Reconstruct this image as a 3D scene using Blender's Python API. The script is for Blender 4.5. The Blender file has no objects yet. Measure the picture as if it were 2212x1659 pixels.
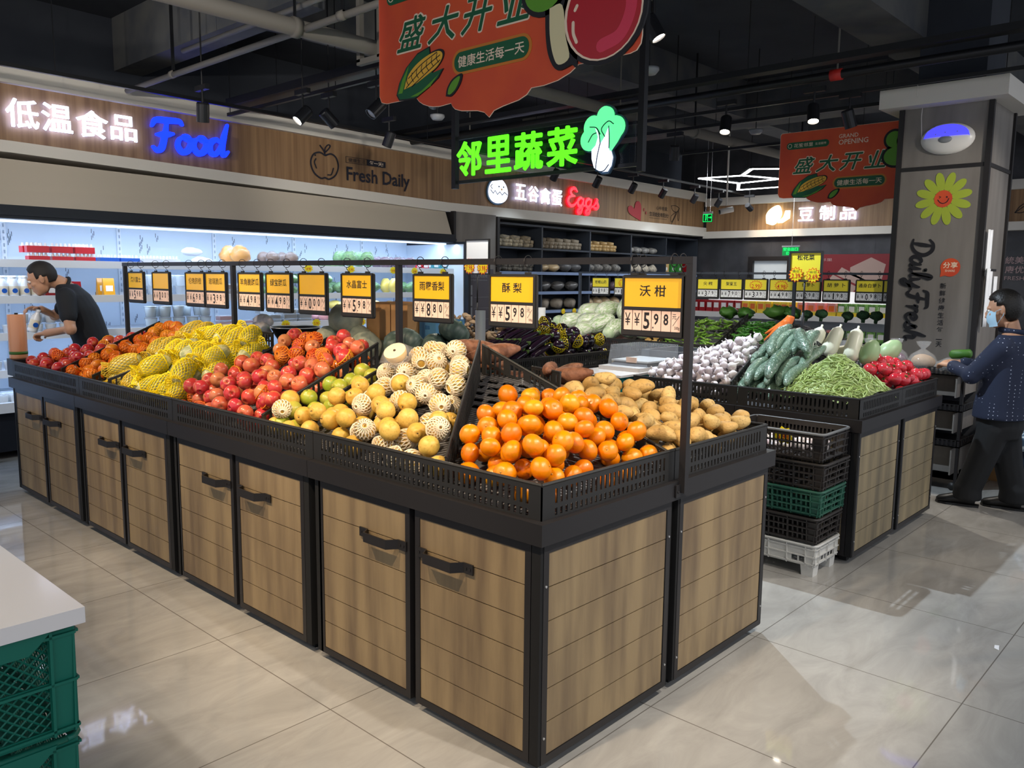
import bpy, math, random
from math import sin, cos, pi, sqrt, radians, atan2, hypot
from mathutils import Vector, Matrix, Euler, noise
import numpy as np

SC = bpy.context.scene
COL = SC.collection
R0 = random.Random(7)

# ------------------------------------------------------------ camera, world, exposure
CAM_POS = (-1.74551502, -1.49025176, 1.5075627)
def make_camera():
    yaw, pit, rol = radians(42.78825913), radians(7.37009258), radians(0.60713467)
    f = Vector((cos(yaw)*cos(pit), sin(yaw)*cos(pit), -sin(pit)))
    rt = Vector((sin(yaw), -cos(yaw), 0)); up = rt.cross(f)
    c, s = cos(rol), sin(rol)
    X, Y = c*rt + s*up, -s*rt + c*up
    cd = bpy.data.cameras.new('camera'); cd.sensor_width = 36; cd.lens = 1776.78656783/2212*36
    cd.clip_start = .05; cd.clip_end = 100
    o = bpy.data.objects.new('camera', cd); COL.objects.link(o)
    m = Matrix((X, Y, -f)).transposed().to_4x4(); m.translation = Vector(CAM_POS)
    o.matrix_world = m
    SC.camera = o
make_camera()
w = bpy.data.worlds.new('world'); SC.world = w; w.use_nodes = True
w.node_tree.nodes['Background'].inputs[0].default_value = (.80, .85, .95, 1)
w.node_tree.nodes['Background'].inputs[1].default_value = .75
SC.view_settings.view_transform = 'Standard'; SC.view_settings.look = 'None'
SC.view_settings.gamma = 1; SC.view_settings.use_curve_mapping = False
SC.view_settings.exposure = 0.4
SC.cycles.max_bounces = 6; SC.cycles.diffuse_bounces = 3; SC.cycles.glossy_bounces = 3
SC.cycles.transparent_max_bounces = 8; SC.cycles.transmission_bounces = 4
SC.cycles.sample_clamp_indirect = 4; SC.cycles.caustics_reflective = False; SC.cycles.caustics_refractive = False

WARM, NEUT, COOL = (1, .79, .55), (1, .93, .83), (.74, .87, 1)
# unseen ceiling spots; from the pillar-aimed one on, added as fill light: (position, aim, watts, colour, cone degrees)
SPOTS = [
 ((-1.35, .15, 3.05), (.35, .55, .8), 135, WARM, 62), ((-1.35, 1.35, 3.05), (.3, 1.2, .8), 125, WARM, 62),
 ((-1.35, 2.6, 3.05), (.3, 2.4, .8), 120, WARM, 62), ((-1.35, 3.9, 3.05), (.3, 3.6, .8), 100, WARM, 62),
 ((.25, -1.5, 3.05), (.6, .2, .7), 125, NEUT, 60), ((1.5, -1.5, 3.05), (1.2, .4, .6), 115, NEUT, 62),
 ((4.4, -1.5, 3.05), (5.6, .6, 1.5), 120, NEUT, 60), ((3.4, -1.4, 3.05), (3.3, .3, .7), 70, NEUT, 66),
 ((-1.35, 3.2, 3.05), (1.2, 6.4, 2.3), 110, NEUT, 76), ((-1.35, .9, 3.05), (3.6, 6.5, 2.3), 170, NEUT, 56), ((2.62, 3.4, 3.05), (5.6, 6.6, 2.4), 70, NEUT, 90),
 ((2.5, 2.75, 3.05), (1.0, 1.9, 1.1), 55, NEUT, 56),
 ((-2.4, .6, 3.05), (-1.35, .65, .8), 70, NEUT, 40), ((2.7, 2.6, 3.05), (5.3, 3.2, 1.1), 150, NEUT, 58), ((2.8, 3.2, 3.05), (4.0, 3.2, .9), 80, NEUT, 80),
]

# ------------------------------------------------------------ materials
def lin(h, k=1.0):
    h = h.lstrip('#')
    c = [int(h[i:i+2], 16)/255 for i in (0, 2, 4)]
    return tuple((x/12.92 if x <= .04045 else ((x+.055)/1.055)**2.4)*k for x in c) + (1,)
MATS = {}
def M(name, col, rough=.5, metal=0, col2=None, nscale=8, nstretch=(1, 1, 1), nlo=.4, nhi=.6, rnd=None, rv=0, rh=0,
      bump=0, bscale=60, emit=0, ecol=None, coat=0, trans=0, alpha=1, spec=.5, ior=1.45, detail=3, sheen=0, sss=0):
    """one procedural material: base colour, an optional second colour through noise, an optional list of colours picked per object"""
    m = bpy.data.materials.new(name); m.use_nodes = True
    nt = m.node_tree; N, L = nt.nodes, nt.links
    b = N['Principled BSDF']
    b.inputs['Roughness'].default_value = rough; b.inputs['Metallic'].default_value = metal
    b.inputs['Specular IOR Level'].default_value = spec; b.inputs['IOR'].default_value = ior
    b.inputs['Coat Weight'].default_value = coat; b.inputs['Coat Roughness'].default_value = .08
    b.inputs['Transmission Weight'].default_value = trans; b.inputs['Alpha'].default_value = alpha
    if sss:
        b.inputs['Subsurface Weight'].default_value = sss; b.inputs['Subsurface Radius'].default_value = (.02, .01, .005)
    b.inputs['Base Color'].default_value = lin(col)
    out = None
    if rnd:
        oi = N.new('ShaderNodeObjectInfo'); r = N.new('ShaderNodeValToRGB'); r.color_ramp.interpolation = 'LINEAR'
        e = r.color_ramp.elements
        while len(e) < len(rnd): e.new(.5)
        for i, h in enumerate(rnd): e[i].position = i/(len(rnd)-1); e[i].color = lin(h)
        L.new(oi.outputs['Random'], r.inputs[0]); out = r.outputs[0]
    if col2 or bump:
        tc = N.new('ShaderNodeTexCoord'); mp = N.new('ShaderNodeMapping'); mp.inputs['Scale'].default_value = nstretch
        L.new(tc.outputs['Object'], mp.inputs[0])
    if col2:
        nz = N.new('ShaderNodeTexNoise'); nz.inputs['Scale'].default_value = nscale; nz.inputs['Detail'].default_value = detail
        if rnd or rv:
            oi2 = N.new('ShaderNodeObjectInfo'); nz.noise_dimensions = '4D'
            mu = N.new('ShaderNodeMath'); mu.operation = 'MULTIPLY'; mu.inputs[1].default_value = 37
            L.new(oi2.outputs['Random'], mu.inputs[0]); L.new(mu.outputs[0], nz.inputs['W'])
        L.new(mp.outputs[0], nz.inputs['Vector'])
        rp = N.new('ShaderNodeMapRange'); rp.inputs[1].default_value = nlo; rp.inputs[2].default_value = nhi
        L.new(nz.outputs[0], rp.inputs[0])
        mx = N.new('ShaderNodeMix'); mx.data_type = 'RGBA'
        L.new(rp.outputs[0], mx.inputs[0])
        if out: L.new(out, mx.inputs[6])
        else: mx.inputs[6].default_value = lin(col)
        mx.inputs[7].default_value = lin(col2); out = mx.outputs[2]
    if rv or rh:
        oi3 = N.new('ShaderNodeObjectInfo'); hs = N.new('ShaderNodeHueSaturation')
        for amt, inp, base in ((rv, 'Value', 1), (rh, 'Hue', .5)):
            if amt:
                mr = N.new('ShaderNodeMapRange'); mr.inputs[3].default_value = base-amt; mr.inputs[4].default_value = base+amt
                L.new(oi3.outputs['Random'], mr.inputs[0]); L.new(mr.outputs[0], hs.inputs[inp])
        if out: L.new(out, hs.inputs['Color'])
        else: hs.inputs['Color'].default_value = lin(col)
        out = hs.outputs[0]
    if out: L.new(out, b.inputs['Base Color'])
    if emit:
        b.inputs['Emission Color'].default_value = lin(ecol or col); b.inputs['Emission Strength'].default_value = emit
    if bump:
        n2 = N.new('ShaderNodeTexNoise'); n2.inputs['Scale'].default_value = bscale; n2.inputs['Detail'].default_value = 2
        L.new(mp.outputs[0], n2.inputs['Vector'])
        bp = N.new('ShaderNodeBump'); bp.inputs['Strength'].default_value = bump; bp.inputs['Distance'].default_value = .01
        L.new(n2.outputs[0], bp.inputs['Height']); L.new(bp.outputs[0], b.inputs['Normal'])
    MATS[name] = m
    return m
def mt(n): return MATS[n]

M('black_steel', '#2c2a2b', .42, .3, spec=.4); M('black_plastic', '#242322', .5); M('dark_gap', '#0c0c0d', .8)
M('grey_plastic', '#55565a', .5); M('shelf_steel', '#3c424c', .5, .2); M('white_paint', '#d8d3ca', .6)
M('wood_panel', '#8c7859', .5, col2='#675642', nscale=3.0, nstretch=(4.5, 4.5, .5), nlo=.38, nhi=.66, detail=5, rv=.08, bump=.05, bscale=40)
M('wood_panel_grey', '#a08f6e', .5, col2='#6b614d', nscale=3.0, nstretch=(3.5, 3.5, .4), nlo=.36, nhi=.66, detail=5, rv=.05, bump=.05, bscale=40)
M('fascia_wood', '#9a7a58', .5, col2='#775a40', nscale=2.2, nstretch=(9, 9, .25), nlo=.35, nhi=.7, detail=4)
M('pillar_board', '#85807a', .55, col2='#6c6661', nscale=2.0, nstretch=(3, 3, .5), nlo=.3, nhi=.7, detail=6)
M('ceiling_paint', '#33373f', .9, col2='#2a2e37', nscale=1.2); M('beam_paint', '#5a5a58', .9, col2='#47494e', nscale=2)
M('pipe_grey', '#6f6b64', .7); M('track_black', '#17181b', .45, .2); M('can_black', '#1c1d21', .4, .2)
M('chrome', '#d5d6d8', .25, .9); M('steel', '#d8dadc', .3, .1); M('screw', '#c9c9c9', .3, .8)
M('lamp_on', '#ffffff', emit=30, ecol='#fff3e0'); M('lamp_off', '#8a8d92', .3)
M('led_white', '#ffffff', emit=9, ecol='#f4fbff'); M('sign_white', '#ffffff', emit=1.7, ecol='#dfe6ff'); M('sign_glow', '#ffffff', emit=7, ecol='#a9bcff'); M('green_glow', '#60f02a', emit=2.2, ecol='#40e010')
M('sign_side', '#cfd6ea', .4); M('sign_blue', '#1a33ff', .3, emit=3.2, ecol='#0a22ff'); M('sign_red', '#ff2030', .3, emit=2.2, ecol='#ff0d22')
M('sign_green', '#60f02a', .35, emit=1.15, ecol='#58f01c'); M('sign_mint', '#7ff0a5', .35, emit=1.0, ecol='#57f08c'); M('sign_line', '#2b4a5f', .5)
M('sign_cream', '#fff8d8', .35, emit=3.2, ecol='#fff3c0')
M('acrylic', '#112233', .08, trans=.0, alpha=.22, spec=.5)
M('exit_green', '#19d463', .4, emit=1.1, ecol='#10e060'); M('exit_dark', '#0b4a28', .4)
M('ink', '#1d1d22', .7); M('ink_violet', '#20202c', .7)
M('tag_yellow', '#f2bd22', .38, coat=.2); M('tag_lemon', '#f4e23c', .4); M('card_pink', '#f6d5c0', .5); M('card_white', '#f1f3f6', .5)
M('star_yellow', '#f7e01c', .5); M('star_red', '#e0481e', .5); M('red_ink', '#d3221c', .6)
M('banner_orange', '#d9552c', .55, col2='#cf4a2c', nscale=3); M('banner_green', '#0f5a38', .5); M('banner_pale', '#f0d9bf', .5); M('banner_lime', '#5d9a2a', .5)
M('banner_corn', '#e8b43c', .5); M('banner_red', '#b5202c', .4); M('banner_pink', '#d83a55', .4); M('banner_stem', '#dcd3a6', .5); M('banner_rim', '#c97a2a', .5)
M('fridge_white', '#e9eef5', .45); M('fridge_inner', '#dbe6f2', .5); M('fridge_dark', '#23262e', .4, .2); M('fascia_cream', '#bdb3a3', .7)
M('label_dark', '#59616e', .6); M('led_cool', '#ffffff', emit=1.2, ecol='#cfe4ff')
M('tile_dark', '#3e3f44', .3, col2='#4a4b50', nscale=3)
M('cardboard', '#b98f60', .8, col2='#a97f52', nscale=6); M('cardboard_blue', '#3f6f93', .7)
M('crate_green', '#0f6a58', .45, rv=.04); M('crate_teal', '#128a84', .45); M('crate_black', '#2f2b29', .5); M('crate_grey', '#6d6e6f', .5); M('crate_white', '#c9c8c3', .5); M('crate_dkgreen', '#2c5c4c', .5)
M('table_white', '#efe9e4', .22, coat=.3)
# produce
M('orange_skin', '#e87c08', .3, rnd=['#df7000', '#e67e00', '#ec8c00', '#e08600', '#e27200', '#d69c10'], col2='#d97404', nscale=2, nlo=.5, nhi=.75, bump=.12, bscale=26, coat=.22)
M('orange_button', '#b98a3a', .6)
M('apple_skin', '#c8323c', .26, rnd=['#c22a38', '#cf4a38', '#c9333f', '#d8704a', '#c83c3c', '#d98e58', '#c62f3c', '#d04a3c'], col2='#dc9058', nscale=1.3, nstretch=(1.3, 1.3, .6), nlo=.50, nhi=.80, detail=1, coat=.3)
M('far_apple_skin', '#b8222f', .26, rnd=['#b01f2e', '#c43a34', '#b8242f', '#d0603e'], col2='#d07a4a', nscale=1.3, nstretch=(1.3, 1.3, .6), nlo=.52, nhi=.8, detail=1, coat=.3)
M('stem_brown', '#4a3320', .8)
M('pear_skin', '#e3bd5c', .42, rnd=['#ddb250', '#d3a444', '#e3bc5e', '#d4ad48'], col2='#c0933c', nscale=5, nlo=.5, nhi=.75, bump=.06, bscale=24)
M('pear_green_skin', '#a3a62e', .35, rnd=['#8fa02a', '#b0ac3a', '#9aa62c', '#b9a84a'], col2='#c0ac48', nscale=2, nlo=.5, nhi=.7, coat=.2)
M('foam_white', '#ecdcbe', .75, sss=.1); M('foam_yellow', '#ffe414', .6); M('foam_orange', '#f07c1e', .6, rnd=['#f2741c', '#f08a22', '#ee6d22', '#f2a51e']); M('foam_gold', '#e6c53a', .6)
M('pear_flesh', '#efe0b0', .35); M('film_clear', '#ffffff', .08, alpha=.13, spec=.8)
M('melon_skin', '#b9bd72', .38, rnd=['#d8d48a', '#a3ad80', '#cbcc80', '#98a276'], col2='#ece6b0', nscale=3, nstretch=(1.6, 1.6, .3), nlo=.45, nhi=.6)
M('mandarin_skin', '#e8841a', .35, rnd=['#e98a1c', '#e27a14', '#eb9a2c'], coat=.2, bump=.1, bscale=25)
M('potato_skin', '#c29b5a', .62, rnd=['#c49d5c', '#b8914f', '#cba969', '#b18a4c'], col2='#8f7040', nscale=3.2, nlo=.54, nhi=.72, bump=.2, bscale=5)
M('sweet_skin', '#a9744f', .65, rnd=['#97674a', '#8a5a42', '#a37352'], col2='#6f4733', nscale=3, bump=.2, bscale=6)
M('garlic_skin', '#ece3e2', .5, rnd=['#f0e9e6', '#e8dcde', '#eee6e0', '#e4d3d8'], col2='#c9a2b4', nscale=2.2, nstretch=(2, 2, .4), nlo=.54, nhi=.8)
M('kabocha_skin', '#33423a', .5, rnd=['#2f3d36', '#3b4a44', '#41504f'], col2='#55645a', nscale=2.2, nstretch=(2, 2, .4), nlo=.5, nhi=.72)
M('grey_pumpkin', '#848b7a', .5, rnd=['#7e8676', '#8f9584', '#767f70'], col2='#a2a58e', nscale=2)
M('luffa_skin', '#6b8670', .22, rnd=['#667f6a', '#748f78', '#5c7863'], col2='#a9bda6', nscale=7, nlo=.55, nhi=.66, bump=.9, bscale=9, coat=1.0, spec=.9)
M('bean_skin', '#a3bb62', .45, rnd=['#98ae58', '#bccf80', '#a3b962', '#c8d696', '#8aa050'])
M('tomato_skin', '#cf2f3c', .16, rnd=['#cf2f3c', '#d8414a', '#c62a33'], coat=.5)
M('leaf_green', '#4a8a2c', .5, rnd=['#2f6420', '#447028', '#386824']); M('calyx_green', '#5d7a34', .6)
M('pepper_green', '#3f9a22', .3, rnd=['#2c6a1a', '#387a20', '#255c16'], coat=.3); M('pepper_light', '#7fbf3a', .3, rnd=['#5f8f2c', '#7a9f38', '#527f26'], coat=.3)
M('cabbage_leaf', '#a9c793', .5, rnd=['#a9c793', '#c3d8ae', '#8fb57c'], col2='#dbe6c8', nscale=2, nlo=.4, nhi=.7)
M('napa_leaf', '#dfe6cc', .35, rnd=['#b4cf94', '#c4d8a4', '#a6c488'], col2='#f0f2e2', nscale=2.4, nstretch=(4, 4, .5), nlo=.42, nhi=.56, coat=.6)
M('eggplant_skin', '#231726', .14, rnd=['#20161f', '#2e1a2e', '#1c1620'], coat=.8)
M('ginger_skin', '#a58a6c', .7, rnd=['#a58a6c', '#927659', '#b39a7c'], bump=.2, bscale=5)
M('daikon_skin', '#e8e6cf', .35); M('carrot_skin', '#e8732c', .4); M('gourd_skin', '#a5c08f', .4)
M('broccoli', '#39603c', .8, col2='#2b4a30', nscale=7, bump=.8, bscale=9)
# people
M('skin', '#b98a6c', .5, sss=.08); M('skin_pale', '#c9a387', .5, sss=.08); M('hair_black', '#17130f', .45, bump=.3, bscale=90, nstretch=(1, 1, .2) if 0 else (1, 1, 1)); M('hair_short', '#1f1a17', .7)
M('polo_black', '#15171c', .8, bump=.08, bscale=200); M('trouser_black', '#17181a', .85); M('shoe_black', '#121213', .45); M('shirt_pattern', '#5d7891', .8, col2='#dfe6ea', nscale=26, nlo=.55, nhi=.6)
M('mask_blue', '#a9cbdf', .8); M('eye_white', '#e8e4de', .3); M('eye_dark', '#1a1210', .2); M('lip', '#9a5f52', .5); M('sole_grey', '#8a8a88', .7)

def dotted_cloth():
    m = M('dot_cloth', '#20283e', .85); nt = m.node_tree; N, L = nt.nodes, nt.links
    tc = N.new('ShaderNodeTexCoord'); mp = N.new('ShaderNodeMapping'); mp.inputs['Scale'].default_value = (1, 1, 1)
    v = N.new('ShaderNodeTexVoronoi'); v.inputs['Scale'].default_value = 40; v.inputs['Randomness'].default_value = .15
    r = N.new('ShaderNodeMath'); r.operation = 'LESS_THAN'; r.inputs[1].default_value = .13
    mx = N.new('ShaderNodeMix'); mx.data_type = 'RGBA'; mx.inputs[6].default_value = lin('#20283e'); mx.inputs[7].default_value = lin('#aeb4c8')
    L.new(tc.outputs['Object'], mp.inputs[0]); L.new(mp.outputs[0], v.inputs['Vector']); L.new(v.outputs['Distance'], r.inputs[0])
    L.new(r.outputs[0], mx.inputs[0]); L.new(mx.outputs[2], N['Principled BSDF'].inputs['Base Color'])
dotted_cloth()

def floor_tile():
    m = M('floor_tile', '#c9c8c4', .04, spec=.42); nt = m.node_tree; N, L = nt.nodes, nt.links; b = N['Principled BSDF']
    tc = N.new('ShaderNodeTexCoord'); mp = N.new('ShaderNodeMapping'); mp.inputs['Location'].default_value = (.18, -.01, 0)
    br = N.new('ShaderNodeTexBrick'); br.offset = 0; br.inputs['Scale'].default_value = 1
    for k, v in (('Mortar Size', .0022), ('Mortar Smooth', .1), ('Brick Width', .8), ('Row Height', .8), ('Bias', 0)): br.inputs[k].default_value = v
    nz = N.new('ShaderNodeTexNoise'); nz.inputs['Scale'].default_value = 2.6; nz.inputs['Detail'].default_value = 8; nz.inputs['Roughness'].default_value = .62; nz.inputs['Distortion'].default_value = .8
    mp2 = N.new('ShaderNodeMapping'); mp2.inputs['Scale'].default_value = (1, 2.6, 1); mp2.inputs['Rotation'].default_value = (0, 0, .5)
    rp = N.new('ShaderNodeValToRGB'); e = rp.color_ramp.elements; e[0].position = .3; e[0].color = lin('#96938e'); e[1].position = .72; e[1].color = lin('#b2afa9')
    L.new(tc.outputs['Object'], mp.inputs[0]); L.new(mp.outputs[0], br.inputs['Vector'])
    L.new(tc.outputs['Object'], mp2.inputs[0]); L.new(mp2.outputs[0], nz.inputs['Vector']); L.new(nz.outputs[0], rp.inputs[0])
    L.new(rp.outputs[0], br.inputs['Color1']); L.new(rp.outputs[0], br.inputs['Color2']); br.inputs['Mortar'].default_value = lin('#6d6862')
    L.new(br.outputs['Color'], b.inputs['Base Color'])
floor_tile()

def deck_mat():
    """moulded dark plastic deck: fine ribs"""
    m = M('deck_plastic', '#4b4a4c', .4); nt = m.node_tree; N, L = nt.nodes, nt.links; b = N['Principled BSDF']
    tc = N.new('ShaderNodeTexCoord'); wv = N.new('ShaderNodeTexWave'); wv.bands_direction = 'DIAGONAL'; wv.inputs['Scale'].default_value = 22
    bp = N.new('ShaderNodeBump'); bp.inputs['Strength'].default_value = .8; bp.inputs['Distance'].default_value = .006
    L.new(tc.outputs['Object'], wv.inputs['Vector']); L.new(wv.outputs['Fac'], bp.inputs['Height']); L.new(bp.outputs[0], b.inputs['Normal'])
deck_mat()

# ------------------------------------------------------------ mesh helpers
class Fr:
    """a plane in the place: origin O, right R, up U, outward normal N"""
    def __init__(s, O, Rv, U=(0, 0, 1)):
        s.O = Vector(O); s.R = Vector(Rv).normalized(); s.U = Vector(U).normalized(); s.N = s.R.cross(s.U)
    def P(s, x, y, n=0): return s.O + s.R*x + s.U*y + s.N*n
def wabs(o):
    v = Vector((0, 0, 0))
    while o is not None: v += o.location; o = o.parent
    return v
class MB:
    def __init__(s): s.v = []; s.f = []; s.m = []
    def add(s, vs, fs, mi=0):
        b = len(s.v); s.v += [tuple(p) for p in vs]; s.f += [tuple(i+b for i in f) for f in fs]; s.m += [mi]*len(fs); return s
    def box(s, x0, y0, z0, x1, y1, z1, mi=0):
        return s.add([(x, y, z) for x in (x0, x1) for y in (y0, y1) for z in (z0, z1)],
                     [(0, 1, 3, 2), (4, 6, 7, 5), (0, 4, 5, 1), (2, 3, 7, 6), (0, 2, 6, 4), (1, 5, 7, 3)], mi)
    def fbox(s, F, x0, x1, y0, y1, n0, n1, mi=0):
        return s.add([F.P(x, y, n) for x in (x0, x1) for y in (y0, y1) for n in (n0, n1)],
                     [(0, 1, 3, 2), (4, 6, 7, 5), (0, 4, 5, 1), (2, 3, 7, 6), (0, 2, 6, 4), (1, 5, 7, 3)], mi)
    def hexa(s, p, mi=0):  # eight corners: bottom four round, top four round
        return s.add(p, [(3, 2, 1, 0), (4, 5, 6, 7), (0, 1, 5, 4), (1, 2, 6, 5), (2, 3, 7, 6), (3, 0, 4, 7)], mi)
    def prism(s, poly, F, n0, n1, mi=0):
        k = len(poly)
        return s.add([F.P(x, y, n0) for x, y in poly]+[F.P(x, y, n1) for x, y in poly],
                     [tuple(range(k-1, -1, -1)), tuple(range(k, 2*k))]+[(i, (i+1) % k, k+(i+1) % k, k+i) for i in range(k)], mi)
    def tube(s, pts, r, n=8, mi=0, caps=True, flat=1.0):
        pts = [Vector(p) for p in pts]; K = len(pts)
        rs = list(r) if hasattr(r, '__len__') else [r]*K
        t0 = (pts[1]-pts[0]).normalized(); a = Vector((0, 0, 1)) if abs(t0.z) < .9 else Vector((1, 0, 0))
        u = t0.cross(a).normalized(); vs = []
        for i in range(K):
            t = (pts[min(i+1, K-1)]-pts[max(i-1, 0)]).normalized()
            u = (u-t*u.dot(t)).normalized(); v = t.cross(u)
            vs += [pts[i]+(u*cos(2*pi*j/n)+v*sin(2*pi*j/n)*flat)*rs[i] for j in range(n)]
        fs = [(i*n+j, i*n+(j+1) % n, (i+1)*n+(j+1) % n, (i+1)*n+j) for i in range(K-1) for j in range(n)]
        if caps: fs += [tuple(range(n-1, -1, -1)), tuple(range((K-1)*n, K*n))]
        return s.add(vs, fs, mi)
    def lathe(s, prof, n=16, mat=None, mi=0, ribs=0, ramp=0, cap=True):
        """profile of (radius, height); closes to points where the radius is 0"""
        vs = []; fs = []; idx = []
        for r, z in prof:
            if r < 1e-6: idx.append([len(vs)]); vs.append(Vector((0, 0, z)))
            else:
                idx.append(list(range(len(vs), len(vs)+n)))
                for j in range(n):
                    k = 1+ramp*(abs(cos(ribs*pi*j/n))-.6) if ribs else 1
                    vs.append(Vector((r*k*cos(2*pi*j/n), r*k*sin(2*pi*j/n), z)))
        for a, b in zip(idx, idx[1:]):
            for j in range(n):
                if len(a) == 1 and len(b) == 1: break
                if len(a) == 1: fs.append((a[0], b[(j+1) % n], b[j]))
                elif len(b) == 1: fs.append((a[j], a[(j+1) % n], b[0]))
                else: fs.append((a[j], a[(j+1) % n], b[(j+1) % n], b[j]))
        if cap:
            if len(idx[0]) > 1: fs.append(tuple(reversed(idx[0])))
            if len(idx[-1]) > 1: fs.append(tuple(idx[-1]))
        fs = [tuple(reversed(f)) for f in fs] if prof[0][1] > prof[-1][1] else fs
        if mat is not None: vs = [mat @ v for v in vs]
        return s.add(vs, fs, mi)
    def ball(s, c, r, n=12, m=8, mi=0, fn=None):
        rx, ry, rz = r if hasattr(r, '__len__') else (r, r, r)
        prof = [(sin(pi*i/m), -cos(pi*i/m)) for i in range(m+1)]; prof[0] = (0, -1); prof[-1] = (0, 1)
        t = MB().lathe(prof, n)
        vs = [Vector((p[0]*rx, p[1]*ry, p[2]*rz)) for p in t.v]
        if fn: vs = [fn(v) for v in vs]
        return s.add([v+Vector(c) for v in vs], t.f, mi)
    def perf(s, P, us, vs, hole, n0, n1, mi=0):
        """perforated sheet: P(u,v,n) maps to space; cells (i,j) for which hole() is true stay open"""
        nu, nv = len(us), len(vs); ids = {}
        def vid(i, j, k):
            if (i, j, k) not in ids: ids[(i, j, k)] = len(s.v); s.v.append(tuple(P(us[i], vs[j], (n0, n1)[k])))
            return ids[(i, j, k)]
        full = lambda i, j: 0 <= i < nu-1 and 0 <= j < nv-1 and not hole(i, j)
        for i in range(nu-1):
            for j in range(nv-1):
                if not full(i, j): continue
                a, b, c, d = (i, j), (i+1, j), (i+1, j+1), (i, j+1)
                F = [tuple(vid(*q, 1) for q in (a, b, c, d)), tuple(vid(*q, 0) for q in (d, c, b, a))]
                for nb, e in (((i, j-1), (a, b)), ((i+1, j), (b, c)), ((i, j+1), (c, d)), ((i-1, j), (d, a))):
                    if not full(*nb): F.append((vid(*e[0], 0), vid(*e[1], 0), vid(*e[1], 1), vid(*e[0], 1)))
                s.f += F; s.m += [mi]*len(F)
        return s
    def mesh(s, name, off=Vector((0, 0, 0)), smooth=False):
        me = bpy.data.meshes.new(name)
        ox, oy, oz = off
        me.from_pydata([(x-ox, y-oy, z-oz) for x, y, z in s.v], [], s.f)
        if any(s.m): me.polygons.foreach_set('material_index', s.m)
        if smooth: me.polygons.foreach_set('use_smooth', [True]*len(me.polygons))
        me.update(); return me
    def build(s, name, mat, parent=None, smooth=False, loc=None, world=True, label=None):
        """link as ONE object; coordinates are world ones unless world=False"""
        base = wabs(parent) if parent is not None else Vector((0, 0, 0))
        L0 = Vector(loc) if loc is not None else base
        me = s.mesh(name, L0 if world else Vector((0, 0, 0)), smooth)
        for m in (mat if isinstance(mat, (list, tuple)) else [mat]): me.materials.append(mt(m) if isinstance(m, str) else m)
        o = bpy.data.objects.new(name, me); COL.objects.link(o)
        if parent is not None: o.parent = parent
        if world: o.location = L0-base
        elif loc is not None: o.location = L0
        if label: o['label'] = label
        return o

def tag(o, label=None, cat=None, group=None, kind=None):
    if label: o['label'] = label
    if cat: o['category'] = cat
    if group: o['group'] = group
    if kind: o['kind'] = kind
    return o
def thing(name, label, cat, loc=(0, 0, 0), rz=0, group=None):
    o = bpy.data.objects.new(name, None); COL.objects.link(o); o.location = loc; o.rotation_euler = (0, 0, rz); o.empty_display_size = .05
    return tag(o, label, cat, group)
def struct(o): o['kind'] = 'structure'; return o
def dup(root, loc=None, rot=None, label=None, group=None, scale=None):
    r = root.copy(); COL.objects.link(r)
    if loc is not None: r.location = loc
    if rot is not None: r.rotation_euler = rot
    if scale is not None: r.scale = scale if hasattr(scale, '__len__') else (scale,)*3
    if label: r['label'] = label
    if group: r['group'] = group
    for ch in list(root.children):
        c = ch.copy(); COL.objects.link(c); c.parent = r
        for g in ch.children:
            d = g.copy(); COL.objects.link(d); d.parent = c
    return r
def lamp(pos, aim, watts, col, deg, parent, radius=.035, blend=.6):
    d = bpy.data.lights.new('spot_light', 'SPOT'); d.energy = watts; d.color = col; d.spot_size = radians(deg); d.spot_blend = blend; d.shadow_soft_size = radius
    o = bpy.data.objects.new('spot_light', d); COL.objects.link(o)
    base = wabs(parent); o.parent = parent; o.location = Vector(pos)-base
    o.rotation_euler = (Vector(aim)-Vector(pos)).to_track_quat('-Z', 'Y').to_euler(); return o
def arealight(pos, aim, watts, col, sx, sy, parent=None):
    d = bpy.data.lights.new('area_light', 'AREA'); d.shape = 'RECTANGLE'; d.size = sx; d.size_y = sy; d.energy = watts; d.color = col
    o = bpy.data.objects.new('area_light', d); COL.objects.link(o)
    if parent is not None: o.parent = parent
    o.location = Vector(pos)-(wabs(parent) if parent is not None else Vector((0, 0, 0)))
    o.rotation_euler = (Vector(aim)-Vector(pos)).to_track_quat('-Z', 'Y').to_euler(); return o

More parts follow.
